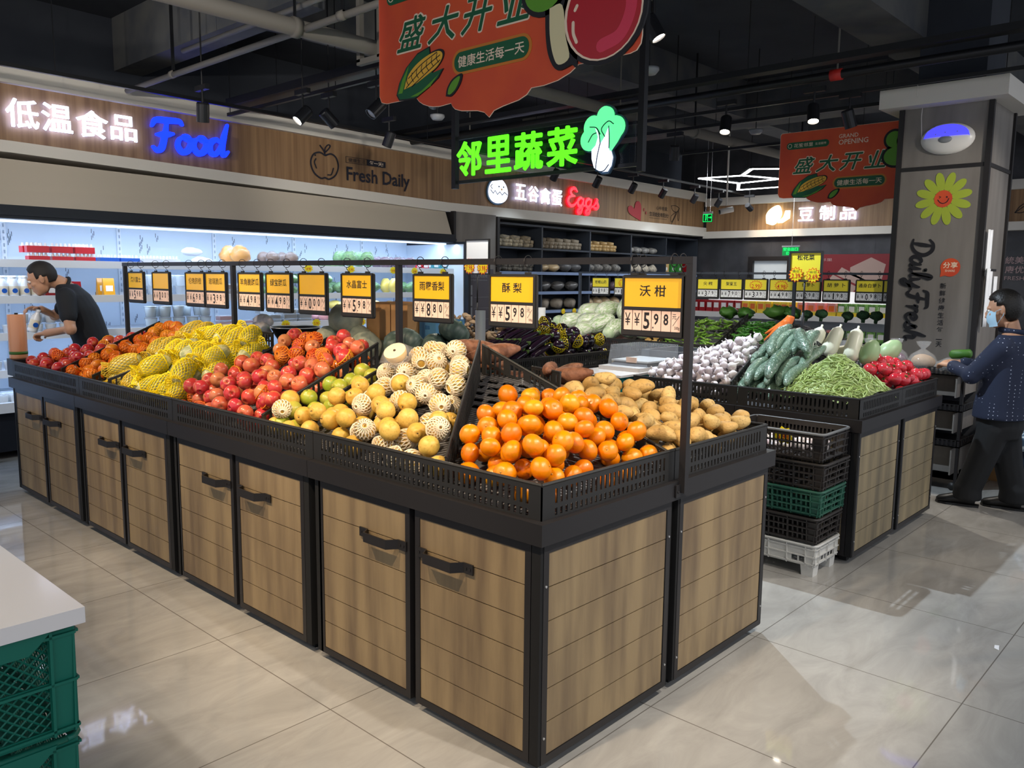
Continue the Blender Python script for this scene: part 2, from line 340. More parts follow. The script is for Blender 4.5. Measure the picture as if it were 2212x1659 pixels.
# ------------------------------------------------------------ lettering
_tc = {}
def glyphs(body, bold=0, ext=0, shear=0, space=1):
    key = (body, bold, ext, shear, space)
    if key not in _tc:
        c = bpy.data.curves.new('lettering', 'FONT'); c.body = body; c.size = 1; c.offset = bold; c.extrude = ext; c.shear = shear; c.space_character = space; c.resolution_u = 2
        o = bpy.data.objects.new('lettering', c); COL.objects.link(o)
        dg = bpy.context.evaluated_depsgraph_get(); me = bpy.data.meshes.new_from_object(o.evaluated_get(dg))
        vs = [tuple(v.co) for v in me.vertices]; fs = [tuple(p.vertices) for p in me.polygons]
        bpy.data.objects.remove(o); bpy.data.curves.remove(c); bpy.data.meshes.remove(me)
        _tc[key] = (vs, fs)
    return _tc[key]
def text(mb, F, body, x, y, w=None, h=None, n=.001, bold=0, ext=0, shear=0, space=1, mi=0, rot=0, fit=True, side=None, fat=0):
    """write body into the box with lower left (x,y), width w, height h on plane F"""
    if fat:   # heavier strokes: the same glyph laid a few times side by side
        for k, (a, b) in enumerate(((0, 0), (1, 0), (-1, 0), (0, 1), (0, -1), (.7, .7), (-.7, .7), (.7, -.7), (-.7, -.7))):
            f_ = fat*(h or w); text(mb, F, body, x+f_*(1+a), y+f_*(1+b), w-2*f_ if w else None, h-2*f_ if h else None, n+.00002*k, 0, ext, shear, space, mi, rot, fit, side)
        return mb
    vs, fs = glyphs(body, bold, ext, shear, space)
    if not vs: return mb
    xs = [v[0] for v in vs]; ys = [v[1] for v in vs]; x0, x1, y0, y1 = min(xs), max(xs), min(ys), max(ys)
    if not fit: y0, y1 = 0, .72   # keep the line's own height
    sy = h/(y1-y0) if h else None; sx = w/(x1-x0) if w else sy
    if sy is None: sy = sx
    ca, sa = cos(rot), sin(rot)
    def mp(v):
        a, b = (v[0]-x0)*sx, (v[1]-y0)*sy
        return F.P(x+a*ca-b*sa, y+a*sa+b*ca, n+v[2])
    if side is not None:   # the flanks of raised letters take their own material
        fr = [f for f in fs if min(vs[i][2] for i in f) > ext*.5]; ot = [f for f in fs if min(vs[i][2] for i in f) <= ext*.5]
        mb.add([mp(v) for v in vs], fr, mi); return mb.add([mp(v) for v in vs], ot, side)
    return mb.add([mp(v) for v in vs], fs, mi)
def spline(pts, per=8):
    P = [Vector((p[0], p[1])) for p in pts]; P = [2*P[0]-P[1]]+P+[2*P[-1]-P[-2]]; out = []
    for i in range(1, len(P)-2):
        for k in range(per):
            t = k/per; a, b, c, d = P[i-1], P[i], P[i+1], P[i+2]
            out.append(.5*((2*b)+(c-a)*t+(2*a-5*b+4*c-d)*t*t+(-a+3*b-3*c+d)*t**3))
    return out+[P[-2]]
def stroke(mb, F, pts, wd, n0=0, n1=.002, mi=0, per=8, close=False):
    """a pen stroke through 2D points: wd is a width or a width per point; the ends are round"""
    sp = spline(pts, per) if len(pts) > 2 else [Vector(p) for p in pts]
    K = len(sp); ws = [wd]*K if not hasattr(wd, '__len__') else [np.interp(i/(K-1), np.linspace(0, 1, len(wd)), wd) for i in range(K)]
    lft, rgt = [], []
    for i in range(K):
        t = (sp[min(i+1, K-1)]-sp[max(i-1, 0)]); t = t.normalized() if t.length > 1e-9 else Vector((1, 0)); nn = Vector((-t.y, t.x))
        lft.append(sp[i]+nn*ws[i]/2); rgt.append(sp[i]-nn*ws[i]/2)
    vs = [F.P(p.x, p.y, n) for n in (n0, n1) for p in lft+rgt]
    k2 = 2*K; fs = []
    for i in range(K-1):
        a, b, c, d = i, i+1, K+i+1, K+i
        fs += [(d, c, b, a)[::1] if 0 else (a+k2, d+k2, c+k2, b+k2), (a, b, c, d), (a, a+k2, b+k2, b), (d, c, c+k2, d+k2)]
    fs += [(0, K, K+k2, k2), (K-1, K-1+k2, 2*K-1+k2, 2*K-1)]
    mb.add(vs, fs, mi)
    for e in ((0, ws[0]), (K-1, ws[-1])):
        if e[1] > .004: mb.prism([(sp[e[0]].x+e[1]/2*cos(a*pi/5), sp[e[0]].y+e[1]/2*sin(a*pi/5)) for a in range(10)], F, n0, n1-.0001, mi)
    return mb
def disc(cx, cy, rx, ry=None, n=24, a0=0, a1=2*pi):
    ry = ry or rx
    full = abs(a1-a0-2*pi) < 1e-6
    return [(cx+rx*cos(a0+(a1-a0)*i/(n if full else n-1)), cy+ry*sin(a0+(a1-a0)*i/(n if full else n-1))) for i in range(n)]
def rrect(x0, y0, x1, y1, r, k=4):
    o = []
    for cx, cy, a in ((x1-r, y0+r, -pi/2), (x1-r, y1-r, 0), (x0+r, y1-r, pi/2), (x0+r, y0+r, pi)):
        o += [(cx+r*cos(a+pi/2*i/k), cy+r*sin(a+pi/2*i/k)) for i in range(k+1)]
    return o
def starburst(cx, cy, rx, ry, n=14, inn=.78, ph=0):
    return [(cx+(rx if i % 2 else rx*inn)*cos(ph+pi*i/n), cy+(ry if i % 2 else ry*inn)*sin(ph+pi*i/n)) for i in range(2*n)]
FW = lambda x: Fr((x, 0, 0), (0, -1, 0))       # faces -x; right is -y
FS = lambda y: Fr((0, y, 0), (1, 0, 0))        # faces -y; right is +x
# ------------------------------------------------------------ the setting
A3 = radians(3)
FB = Fr((.55, 6.35, 0), (cos(A3), sin(A3), 0))      # the long back wall, seen from the aisle; n points to the shop
struct(MB().box(-6, -7, -.1, 15, 9, 0).build('floor', 'floor_tile'))
struct(MB().box(-4.5, -3.2, 4.0, 15, 9, 4.2).build('ceiling', 'ceiling_paint'))
wb = MB(); wb.fbox(FB, -7, 13, 0, 4.0, -.95, -.8); struct(wb.build('wall_back', 'ceiling_paint'))
wr = MB().box(13.05, -4, 0, 13.25, 7.6, 4.0)
for k in range(12): wr.box(13.046, -3.9+k*.95, 0, 13.052, -3.894+k*.95, 2.3)
struct(wr.build('wall_right', 'tile_dark'))
def beam(n, x0, y0, z0, x1, y1): struct(MB().box(x0, y0, z0, x1, y1, 4.0).build(n, 'beam_paint'))
beam('ceiling_beam_1', 2.6, .85, 3.5, 14, 1.27); beam('ceiling_beam_2', 1.78, 4.0, 3.5, 2.06, 7.2); beam('ceiling_beam_3', -4, 4.05, 3.62, 1.78, 4.35)
beam('ceiling_beam_4', 5.0, 3.7, 3.55, 14, 4.05); beam('ceiling_beam_5', 8.2, 1.27, 3.5, 8.6, 7.6); beam('ceiling_beam_6', 2.06, 4.9, 3.62, 5.0, 5.2)
# fascia bands along the back wall: white top, wood board, white bottom (level changes slightly at the fridge end)
def fascia(name, xs, zs, n0, n1, mat):
    mb = MB()
    for (a, (za0, za1)), (b, (zb0, zb1)) in zip(zip(xs, zs), list(zip(xs, zs))[1:]):
        mb.hexa([FB.P(a, za0, n0), FB.P(b, zb0, n0), FB.P(b, zb0, n1), FB.P(a, za0, n1), FB.P(a, za1, n0), FB.P(b, zb1, n0), FB.P(b, zb1, n1), FB.P(a, za1, n1)])
    return struct(mb.build(name, mat))
XS = [-4, 0, 5.15, 12.42]
fascia('trim_1', XS, [(3.06, 3.20), (3.046, 3.176), (3.02, 3.15), (3.02, 3.18)], -.8, .06, 'white_paint')
fascia('trim_2', XS, [(2.56, 3.07), (2.56, 3.05), (2.44, 3.03), (2.5, 3.03)], -.8, 0, 'fascia_wood')
fascia('trim_3', XS, [(2.5, 2.59), (2.487, 2.581), (2.35, 2.468), (2.35, 2.52)], -.8, .07, 'white_paint')
# dou-wall fascia
def dfas(name, z0, z1, x, mat): struct(MB().box(x, -4, z0, 13.05, 6.95, z1).build(name, mat))
dfas('trim_4', 2.93, 3.08, 12.9, 'white_paint'); dfas('trim_5', 2.42, 2.95, 12.98, 'fascia_wood'); dfas('trim_6', 2.31, 2.44, 12.86, 'white_paint')
# doorway with dark frame; the pale door's faint glow stands for the lit interior
d = MB(); d.box(12.93, 5.12, 0, 13.05, 5.22, 1.95); d.box(12.93, 5.9, 0, 13.05, 6.0, 1.95); d.box(12.93, 5.22, 1.87, 13.05, 5.9, 1.95)
dr = struct(d.build('door_1', 'black_steel')); o = MB().box(13.0, 5.22, 0, 13.045, 5.9, 1.87).build('door_leaf', M('door_glow', '#b9c3cb', .5, emit=.12), dr)
# round-the-corner grey boards between fridge and black shelving
pb = MB(); pb.fbox(FB, 5.22, 6.05, 0, 2.36, -.8, .1); struct(pb.build('column_1', 'pillar_board'))
pe = MB(); pe.fbox(FB, 5.18, 5.22, 0, 2.36, -.1, .13); pe.fbox(FB, 6.05, 6.1, 0, 2.34, -.1, .13); struct(pe.build('trim_7', 'black_steel'))
# big pillar
PX0, PX1, PY0, PY1 = 5.7, 6.42, .3, .97
pm = struct(MB().box(PX0, PY0, 0, PX1, PY1, 2.93).build('column_2', 'pillar_board'))
struct(MB().box(PX0+.08, PY0+.08, 3.08, PX1-.08, PY1-.08, 4).build('column_3', 'ceiling_paint'))
pe = MB()
for (x, y) in ((PX0, PY0), (PX0, PY1), (PX1, PY0), (PX1, PY1)): pe.box(x-.02, y-.02, 0, x+.02, y+.02, 2.93)
pe.box(PX0-.012, PY0, 2.425, PX0+.01, PY1, 2.455); pe.box(PX0, PY0-.012, 2.425, PX1, PY0+.01, 2.455)
struct(pe.build('trim_8', 'black_steel')); struct(MB().box(PX0-.16, PY0-.14, 2.93, PX1+.14, PY1+.14, 3.08).build('trim_9', 'white_paint'))

# ------------------------------------------------------------ ceiling: pipes, trays, tracks, spots
def pipe(name, pts, r, mat, label, cat, group=None, n=12):
    return tag(MB().tube(pts, r, n).build(name, mat, smooth=True, loc=pts[0]), label, cat, group)
pp = thing('ceiling_pipe', 'thick grey drain pipe crossing overhead near the big hanging orange banner', 'pipe', (-3, 3.5, 3.15))
MB().tube([(-3, 3.5, 3.15), (12.9, 3.5, 3.15)], .055, 14).build('pipe_run', 'pipe_grey', pp, True)
for x in (1.45, 3.4, 6.6, 9.4): MB().tube([(x, 3.5, 3.15), (x+.05, 3.5, 3.15)], .068, 14).build('coupling', 'pipe_grey', pp, True); MB().box(x+.02, 3.49, 3.2, x+.03, 3.51, 4).build('hanger', 'track_black', pp)
pp = thing('ceiling_pipe', 'thin grey pipe ending above the wood fascia beside the white lit letters', 'pipe', (1.52, 6.25, 3.13))
MB().tube([(1.5, 6.25, 3.13), (1.54, 1.6, 3.15), (1.6, -3, 3.2)], .024, 10).build('pipe_run', 'pipe_grey', pp, True)
for y in (5.35, 3.0): MB().tube([(1.51, y, 3.14), (1.51, y+.05, 3.14)], .032, 10).build('clamp', 'pipe_grey', pp, True); MB().box(1.5, y, 3.16, 1.52, y+.02, 4).build('hanger', 'track_black', pp)
pipe('ceiling_pipe', [(1.62, 5.4, 3.35), (1.62, 2.6, 3.35), (1.62, 2.45, 3.45), (1.62, 2.4, 4.0)], .02, 'pipe_grey', 'small dark conduit running above the thin grey pipe', 'pipe')
sp = thing('sprinkler_pipe', 'long dark sprinkler pipe with a red joint crossing below the concrete beam', 'pipe', (5.05, -3, 3.15))
MB().tube([(5.05, -3, 3.15), (5.05, 7.2, 3.15)], .035, 10).build('pipe_run', 'track_black', sp, True)
MB().tube([(5.05, 1.24, 3.15), (5.05, 1.33, 3.15)], .046, 12).build('red_joint', M('red_joint', '#c02a22', .5), sp, True, label='red joint')
for y in (-.5, 1.28, 3.4, 5.5): MB().tube([(5.05, y, 3.18), (5.05, y, 4)], .008, 6).build('hanger', 'pipe_grey', sp)
tag(MB().box(4.86, -3, 3.22, 4.98, 7.2, 3.27).build('cable_tray', 'track_black', loc=(4.9, -3, 3.22)), 'flat black cable tray along the red-jointed sprinkler pipe', 'cable tray')
tag(MB().box(2.42, 2.8, 3.13, 2.6, 6.2, 3.2).build('cable_tray', 'can_black', loc=(2.5, 2.8, 3.13)), 'dark cable tray above the pair of spotlights near the fridge fascia', 'cable tray')
hg = thing('pipe_bracket', 'square grey steel hanger bracket holding the thick pipe left of the orange banner', 'bracket', (2.1, 3.5, 3.06))
for y in (3.38, 3.62): MB().box(2.08, y-.02, 3.06, 2.12, y+.02, 4).build('hanger', 'pipe_grey', hg)
MB().box(2.08, 3.36, 3.04, 2.12, 3.64, 3.08).build('cross_bar', 'pipe_grey', hg)
TRK = {}
def track(key, a, b, label):
    a, b = Vector(a), Vector(b); d = (b-a).normalized(); F = Fr(a, d, (0, 0, 1))
    mb = MB(); L = (b-a).length
    mb.fbox(F, 0, L, 0, .03, -.017, .017); t = thing('lighting_track', label, 'light track', a, 0, 'lighting tracks')
    mb.build('track_rail', 'track_black', t)
    hm = MB(); k = max(2, int(L/1.75))
    for i in range(k+1):
        p = a+d*(L*i/k*.98+.01*L); MB().tube([p+Vector((0, 0, .03)), (p.x, p.y, 4)], .004, 5).build('suspension_rod', 'track_black', t)
track('fridge', FB.P(-4, 3.02, .75), FB.P(6.2, 3.02, .75), 'black lighting track parallel to the fridge fascia, nearest the white letters')
track('mid', (2.5, 2.7, 3.06), (2.5, 6.3, 3.06), 'black lighting track under the dark cable tray')
track('c', (5.4, -2, 3.06), (5.4, 4.4, 3.06), 'black lighting track before the pillar with two lit spotlights')
track('d', (6.02, 1.2, 3.06), (6.02, 4.6, 3.06), 'black lighting track just behind the two lit spotlights')
track('e', (7.5, 1.4, 3.06), (7.5, 4.2, 3.06), 'black lighting track above the far hanging orange banner')
track('near', (-1.35, -1.5, 3.06), (-1.35, 4.6, 3.06), 'black lighting track over the aisle by the camera')
track('front', (-.6, -1.5, 3.06), (4.6, -1.5, 3.06), 'black lighting track over the front aisle')
track('egg', FB.P(5.9, 3.075, 1.0), FB.P(12.2, 3.075, 1.0), 'black lighting track along the far wood fascia with the red script')
def spotlight(pos, aim, on=True, label='black spotlight', watts=0, col=NEUT, deg=56, group=None, radius=.05, length=.15, rod=True):
    """adapter on the track, short stem, cylinder can aimed at the goods, glass face"""
    pos, aim = Vector(pos), Vector(aim)
    t = thing('track_spotlight', label, 'spotlight', pos, 0, group)
    MB().box(pos.x-.02, pos.y-.09, pos.z+.17, pos.x+.02, pos.y+.09, pos.z+.21).build('adapter', 'track_black', t)
    MB().tube([pos+Vector((0, 0, .02)), pos+Vector((0, 0, .17))], .009, 8).build('stem', 'track_black', t)
    if rod: MB().tube([pos+Vector((0, 0, .2)), (pos.x, pos.y, 4.0)], .006, 6).build('suspension_rod', 'track_black', t)
    d = (aim-pos).normalized(); q = d.to_track_quat('Z', 'Y').to_matrix().to_4x4(); q.translation = pos
    h = length/2
    MB().lathe([(0, -h), (radius*.9, -h), (radius, -h+.01), (radius, h), (radius*.86, h), (radius*.82, h-.012), (0, h-.012)], 20, q).build('can', 'can_black', t, False)
    MB().lathe([(0, h-.011), (radius*.8, h-.011), (0, h-.008)], 20, q, cap=False).build('lens', 'lamp_on' if on else 'lamp_off', t)
    if watts: lamp(pos+d*(h+.01), aim, watts, col, deg, t, .02 if watts > 200 else .035)
    return t
# the spots one sees
SEEN = [((2.28, 4.66, 2.84), (.4, 4.9, .9), 1, 'lit black spotlight tilted toward the man, left of the orange banner', 70, COOL),
        ((2.5, 4.6, 2.84), (4, 4.4, 1.5), 0, 'unlit black spotlight right beside the lit one near the fridge fascia', 0, COOL),
        ((2.5, 3.95, 2.84), (1.2, 4.2, 1.5), 0, 'unlit black spotlight half hidden behind the left edge of the big banner', 0, COOL),
        ((1.57, 5.0, 2.8), (1.8, 5.6, .5), 0, 'dark spotlight hanging over the gap after the blue script word', 0, COOL),
        ((3.55, 5.1, 2.85), (3.4, 5.9, 1.2), 0, 'dark spotlight hanging over the small apple drawing', 0, COOL),
        ((5.1, 2.28, 2.88), (4.3, 2.0, .9), 1, 'left one of the two lit spotlights on the track before the pillar', 120, NEUT),
        ((5.1, 1.48, 2.88), (4.4, 1.1, .9), 1, 'right one of the two lit spotlights on the track before the pillar', 110, NEUT),
        ((5.4, 1.3, 2.86), (6, 1.0, 1.2), 0, 'unlit spotlight just left of the pillar cap above the far banner', 0, NEUT),
        ((5.9, 3.3, 2.82), (6.3, 3.6, 1), 0, 'unlit slim spotlight under the track left of the two lit spotlights', 0, NEUT),
        ((2.75, 1.51, 3.05), (3.3, .1, .4), 1, 'lit spotlight on the dark post at the upper right of the big banner', 230, COOL),
        ((11.9, 5.5, 2.78), (12.9, 5.45, 2.3), 1, 'lit spotlight washing the wood fascia in the far corner', 30, WARM)]
for p, a, on, lb, wt, c in SEEN: spotlight(p, a, on, lb, wt, c, 100 if wt > 200 else 66, rod=p[2] > 2.9 or p[0] in (11.9, 5.9) or (p[1] > 4.5 and p[0] < 3.6) or p[1] == 3.95)
for i, s_ in enumerate((6.2, 7.19, 8.14, 9.04, 10.1, 11.0)):
    p = FB.P(s_, 2.86, 1.0); spotlight(p, FB.P(s_+.3, 1.0, -.4), False, ['dark spotlight nearest the egg emblem along the far fascia', 'dark spotlight above the end of the white far letters', 'dark spotlight above the red script word', 'dark spotlight above the red heart', 'dark spotlight above the leaf drawing', 'dark spotlight over the corner end of the wood fascia'][i], 18 if i % 2 == 0 else 0, COOL, 70, rod=False)
for i, (p, a, wt, c, dg) in enumerate(SPOTS):
    p = (p[0], p[1], 2.848); spotlight(p, a, True, 'lit black spotlight out of view, %s' % ['over the mandarin corner', 'over the pears', 'over the apples', 'over the netted melons', 'before the corner cabinet', 'before the potato end', 'added to light the pillar', 'added before the bean corner', 'added to wash the left fascia', 'added to wash the middle fascia', 'added behind the big banner to wash the fascia', 'added behind the big banner for the pumpkins', 'added over the white board', 'added behind the big banner for the cabbages', 'added behind the big banner over the aubergines'][i], wt, c, dg, rod=p[0] != -1.35 and p[1] != -1.5)
# smoke detectors / speakers under the slab
for (x, y, lb) in ((6.9, 2.9, 'round ceiling speaker above the hexagon lights'), (6.4, 1.3, 'round ceiling speaker above the far banner'), (4.1, 5.0, 'small round detector disc over the drawn apple'), (3.9, 2.3, 'small round detector disc over the beam left part')):
    t = thing('ceiling_detector', lb, 'detector', (x, y, 3.2)); MB().lathe([(0, 3.1), (.05, 3.1), (.075, 3.13), (.075, 3.15), (0, 3.15)], 20, Matrix.Translation((x, y, 0))).build('housing', 'lamp_off', t, True); MB().tube([(x, y, 3.15), (x, y, 4)], .006, 6).build('rod', 'track_black', t)
# hexagon LED light
hx = thing('hexagon_light', 'white honeycomb light made of glowing bars hanging in the far corner', 'ceiling light', (10.8, 5, 3.12))
V = [(10.24, 5.55), (10.32, 4.83), (11.24, 5.37), (9.70, 4.36), (12.19, 5.88), (11.08, 4.56), (9.996, 3.95), (12.17, 5.0), (12.0, 4.25), (11.0, 3.7)]
for a, b in ((0, 1), (0, 2), (1, 5), (2, 5), (1, 3), (2, 4), (3, 6), (4, 7), (5, 8), (6, 9), (7, 8), (8, 9)):
    A, B = Vector((*V[a], 3.13)), Vector((*V[b], 3.13)); F = Fr(A, B-A); L = (B-A).length
    m_ = MB(); m_.fbox(F, 0, L, 0, .03, -.03, .03); bar = m_.build('light_bar', 'track_black', hx)
    m_ = MB(); m_.fbox(F, .01, L-.01, -.012, 0, -.026, .026); m_.build('diffuser', 'led_white', bar)
arealight((10.8, 4.9, 3.08), (10.8, 4.9, 0), 45, (.95, .98, 1), 2.2, 1.8, hx)
# ------------------------------------------------------------ produce islands
def slots(a, b, pitch, w):
    """grid lines along a guard: returns the lines and the set of open columns"""
    n = int((b-a)/pitch); u = [a]; op = set()
    st = a+((b-a)-n*pitch)/2
    for k in range(n):
        c = st+(k+.5)*pitch; u += [c-w/2, c+w/2]; op.add(len(u)-2)
    return u+[b], op
def guard(mb, P, L, zb, zt, pitch=.0245, w=.0105, skip=()):
    """perforated black guard: tall slots above, short slots below, solid ends"""
    us, op = slots(.045, L-.045, pitch, w); us = [0]+us+[L]; op = {k+1 for k in op}
    h = zt-zb; vs = [zb, zb+.06*h, zb+.27*h, zb+.4*h, zb+.82*h, zt]
    mb.perf(P, us, vs, lambda i, j: i in op and j in (1, 3), 0, .004)
    # rounded rim along the top
    mb.tube([P(0, zt, .003), P(L, zt, .003)], .006, 6)
def planks(mb, F, x0, x1, z0, z1, n, k=6, gap=.0035, th=.014):
    h = (z1-z0)/k
    for i in range(k): mb.fbox(F, x0, x1, z0+i*h+gap/2, z0+(i+1)*h-gap/2, n-th, n)
def frame_panel(parent, F, x0, x1, z0, z1, n, name, wood, handle=None, border=.024, sub=True):
    mb = MB()
    mb.perf(F.P, [x0, x0+border, x1-border, x1], [z0, z0+border, z1-border, z1], lambda i, j: i == 1 and j == 1, n-.022, n)
    mb.fbox(F, x0+.005, x1-.005, z0+.005, z1-.005, n-.021, n-.018)
    dr = mb.build(name, 'black_steel', parent)
    pm = MB(); planks(pm, F, x0+border, x1-border, z0+border, z1-border, n-.003); pm.build('plank_panel', wood, dr)
    if handle:
        h0, h1 = handle; z = z0+.55
        prof = [(h0, n+.001), (h0+.045, n+.001), (h0+.07, n+.036), (h1-.07, n+.036), (h1-.045, n+.001), (h1, n+.001), (h1, n+.006), (h1-.043, n+.006), (h1-.068, n+.041), (h0+.068, n+.041), (h0+.043, n+.006), (h0, n+.006)]
        # a bent flat bar: profile in (along, outward), height 3.4 cm
        G = Fr(F.P(0, z, 0), F.R, F.N); hm = MB(); hm.prism([(a, b) for a, b in prof], G, -.017, .017)
        for a in (h0+.012, h0+.03, h1-.03, h1-.012): hm.fbox(F, a-.004, a+.004, z-.004, z+.004, n+.005, n+.0085)
        hm.build('handle', 'black_steel', dr)
    return dr
def cabinet(x0, y0, L, D, H, face, label, end=None, doors=2, group=None, wood='wood_panel', zlift=0):
    """display cabinet: black steel body, planked doors to one side (face -1: towards -x), top rail, optional planked end towards -y"""
    t = thing('display_cabinet', label, 'cabinet', (x0, y0, 0), 0, group)
    zb = .035
    b = MB(); b.box(x0+.05, y0+.05, zb, x0+D-.05, y0+L-.05, H-.07)
    for x in (x0+.02, x0+D-.055):
        for y in (y0+.022, y0+L-.057): b.box(x, y, zb, x+.035, y+.035, H-.06)
    b.build('body', 'dark_gap', t)
    r = MB(); rh = .066
    r.box(x0, y0+.0015, H-rh, x0+D, y0+L-.0015, H)
    r.build('top_rail', 'black_steel', t)
    p = MB(); p.box(x0+.08, y0+.08, 0, x0+D-.08, y0+L-.08, zb)
    for x in (x0+.06, x0+D-.1):
        for y in (y0+.06, y0+L-.1): p.box(x, y, 0, x+.04, y+.04, zb+.003)
    p.build('plinth', 'dark_gap', t)
    if face:
        F = Fr((x0+.02 if face < 0 else x0+D-.02, y0+(L if face < 0 else 0), 0), (0, -1 if face < 0 else 1, 0))
        w = (L-.135)/doors if doors == 2 else L-.11
        if doors == 2:
            a = .045+.0; half = L/2
            frame_panel(t, F, .045, half-.014, zb, H-.075, 0, 'door', wood, (half-.29, half-.028))
            frame_panel(t, F, half+.014, L-.06, zb, H-.075, 0, 'door', wood, (half+.03, half+.30))
        elif doors == 1: frame_panel(t, F, .05, L-.06, zb, H-.075, 0, 'door', wood, (.1, .36))
    if end:
        F = Fr((x0, y0+.02, 0), (1, 0, 0))
        frame_panel(t, F, .033, D-.028, zb, H-.075, 0, 'side_panel', wood)
        s = MB()
        for z in (.12, H-.2): 
            for x in (.043, D-.038): s.lathe([(0, 0), (.004, 0), (.004, .003), (0, .004)], 8, Matrix.Translation((x0+x, y0+.02, z)) @ Matrix.Rotation(pi/2, 4, 'X'))
        s.build('screw', 'screw', t)
    return t
def island_deck(x0, y0, W, L, z, k=.42, m=.05):
    return lambda x, y: z+k*max(0, min(x-x0-m, x0+W-m-x, y-y0-m, y0+L-m-y))
def tray(x0, y0, L, D, H, W, Lt, ox, oy, side, label, end=False, deckf=None, group=None, solid=False):
    """slanted produce tray on one cabinet: perforated front guard, ribbed deck rising to the island's ridge, optional end guard towards -y"""
    t = thing('produce_tray', label, 'tray', (x0, y0, H), 0, group)
    gx = x0+.03 if side < 0 else x0+D-.03
    g = MB(); ya = y0+(.03 if end else .002); Lg = y0+L-.002-ya
    guard(g, (lambda u, v, n: Vector((gx-side*-1*0+(n if side < 0 else -n), ya+u, v))), Lg, H, H+.107)
    g.build('front_guard', 'black_plastic', t)
    if end:
        g = MB(); xa, xb = (gx, x0+D-.002) if side < 0 else (x0+.002, gx)
        guard(g, lambda u, v, n: Vector((xa+u, y0+.03+n, v)), xb-xa, H, H+.107); g.build('end_guard', 'black_plastic', t)
    xs0, xs1 = (x0+.04, x0+D-.006) if side < 0 else (x0+.006, x0+D-.04)
    nu, nv = int((L-.02)/.022), int((xs1-xs0)/.022)
    ys_ = [y0+.012+(.03 if end else 0)+(L-.024-(.03 if end else 0))*i/nu for i in range(nu+1)]; xs_ = [xs0+(xs1-xs0)*i/nv for i in range(nv+1)]
    up = lambda x, y: (deckf(x, y)-H) > .19
    dk = MB(); dk.perf(lambda u, v, n: Vector((v, u, deckf(v, u)+n)), ys_, xs_, lambda i, j: up(xs_[j], ys_[i]) and j % 2 == 1 and (i+(j//2) % 2*2) % 4 != 0 and 1 < i < nu-2 and j < nv-1, -.004, 0)
    dk.build('deck', 'deck_plastic', t)
    return t
def divider(ax, ay, bx, by, label, deckf, h=.108, group='lattice dividers on the produce trays', slot=False, lift=.004, name='tray_divider', hb=None):
    """black lattice panel standing on the deck from (ax,ay) up to (bx,by)"""
    A, B = Vector((ax, ay, 0)), Vector((bx, by, 0)); L = (B-A).length; d = (B-A)/L; nn = Vector((-d.y, d.x, 0))
    za, zb = deckf(ax, ay)+lift, deckf(bx, by)+lift; hb = hb or h
    P = lambda u, v, n: A+d*u+nn*n+Vector((0, 0, (za+(zb-za)*u/L)+v*(h+(hb-h)*u/L)))
    if slot: us, op = slots(.01, L-.01, .021, .009); rows = [0, .05, .24, .31, .5, .57, .76, .83, .95, 1]; ok = (1, 3, 5, 7)
    else: us, op = slots(.01, L-.01, .028, .019); rows = [0, .09, .42, .52, .88, 1]; ok = (1, 3)
    us = [0]+us[1:-1]+[L]
    mb = MB(); mb.perf(P, us, rows, lambda i, j: i in op and j in ok and not (not slot and j == 3 and sorted(op).index(i) % 4 == 3), -.003, .003)
    mb.tube([P(0, 1, 0), P(L, 1, 0)], .005, 6)
    return tag(mb.build(name, 'black_plastic', loc=(ax, ay, za)), label, 'divider', group)

# island 1: four cabinets to a side
W1, L1, H1 = 1.506, 4.8, .80
D1 = island_deck(0, 0, W1, L1, .806)
where = ['at the near corner under the mandarins and pears', 'under the apples', 'under the netted melons', 'at the far end under the far apples']
for k in range(4):
    cabinet(0, 1.2*k, 1.2, W1/2, H1, -1, 'wood-planked black cabinet of the front island, ' + where[k], end=(k == 0), group='front island cabinets')
    cabinet(W1/2, 1.2*k, 1.2, W1/2, H1, 0, 'wood-planked black cabinet ' + ('at the potato end of the front island' if k == 0 else 'on the far side of the front island, %s from the potato end' % ['', 'second', 'third', 'fourth'][k]), end=(k == 0), group='front island cabinets')
    tray(0, 1.2*k, 1.2, W1/2, H1, W1, L1, 0, 0, -1, 'black slotted tray of the front island ' + ['holding the mandarins and pears', 'holding the apples', 'holding the yellow-netted melons', 'holding the far red apples'][k], k == 0, D1, 'front island trays')
    tray(W1/2, 1.2*k, 1.2, W1/2, H1, W1, L1, 0, 0, 1, 'black slotted tray of the front island ' + ['holding the potatoes', 'behind the pears with dark pumpkins', 'behind the apples with grey pumpkins', 'behind the far mandarins'][k], k == 0, D1, 'front island trays')
DV = [(.06, 3.96, .70, 4.0, 'between far red apples and netted mandarins'), (.06, 3.475, .70, 3.43, 'between netted mandarins and melons'), (.06, 3.25, .70, 2.96, 'among the yellow-netted melons'),
      (.36, 2.33, .70, 2.37, 'between melons and upper apples'), (.38, 2.0, .70, 2.07, 'between the two upper apple heaps'), (.055, 1.615, .70, 1.65, 'between apples and green pears'), (.30, 1.39, .60, 1.36, 'between green and yellow pears')]
for a in DV: divider(a[0], a[1], a[2], a[3], 'black lattice tray divider ' + a[4], D1)
divider(.055, .47, .69, .95, 'tall slotted divider between the yellow pears and the mandarins', D1, .105, slot=True, hb=.165)
divider(.735, .045, .735, .98, 'long slotted divider between mandarins and potatoes', D1, .09, slot=False, hb=.125)
divider(.92, .86, .80, .60, 'short lattice divider behind the potatoes beside the sweet potatoes', D1, .09)
divider(1.42, .62, .9, .62, 'low lattice divider at the back of the potato heap', D1, .06)
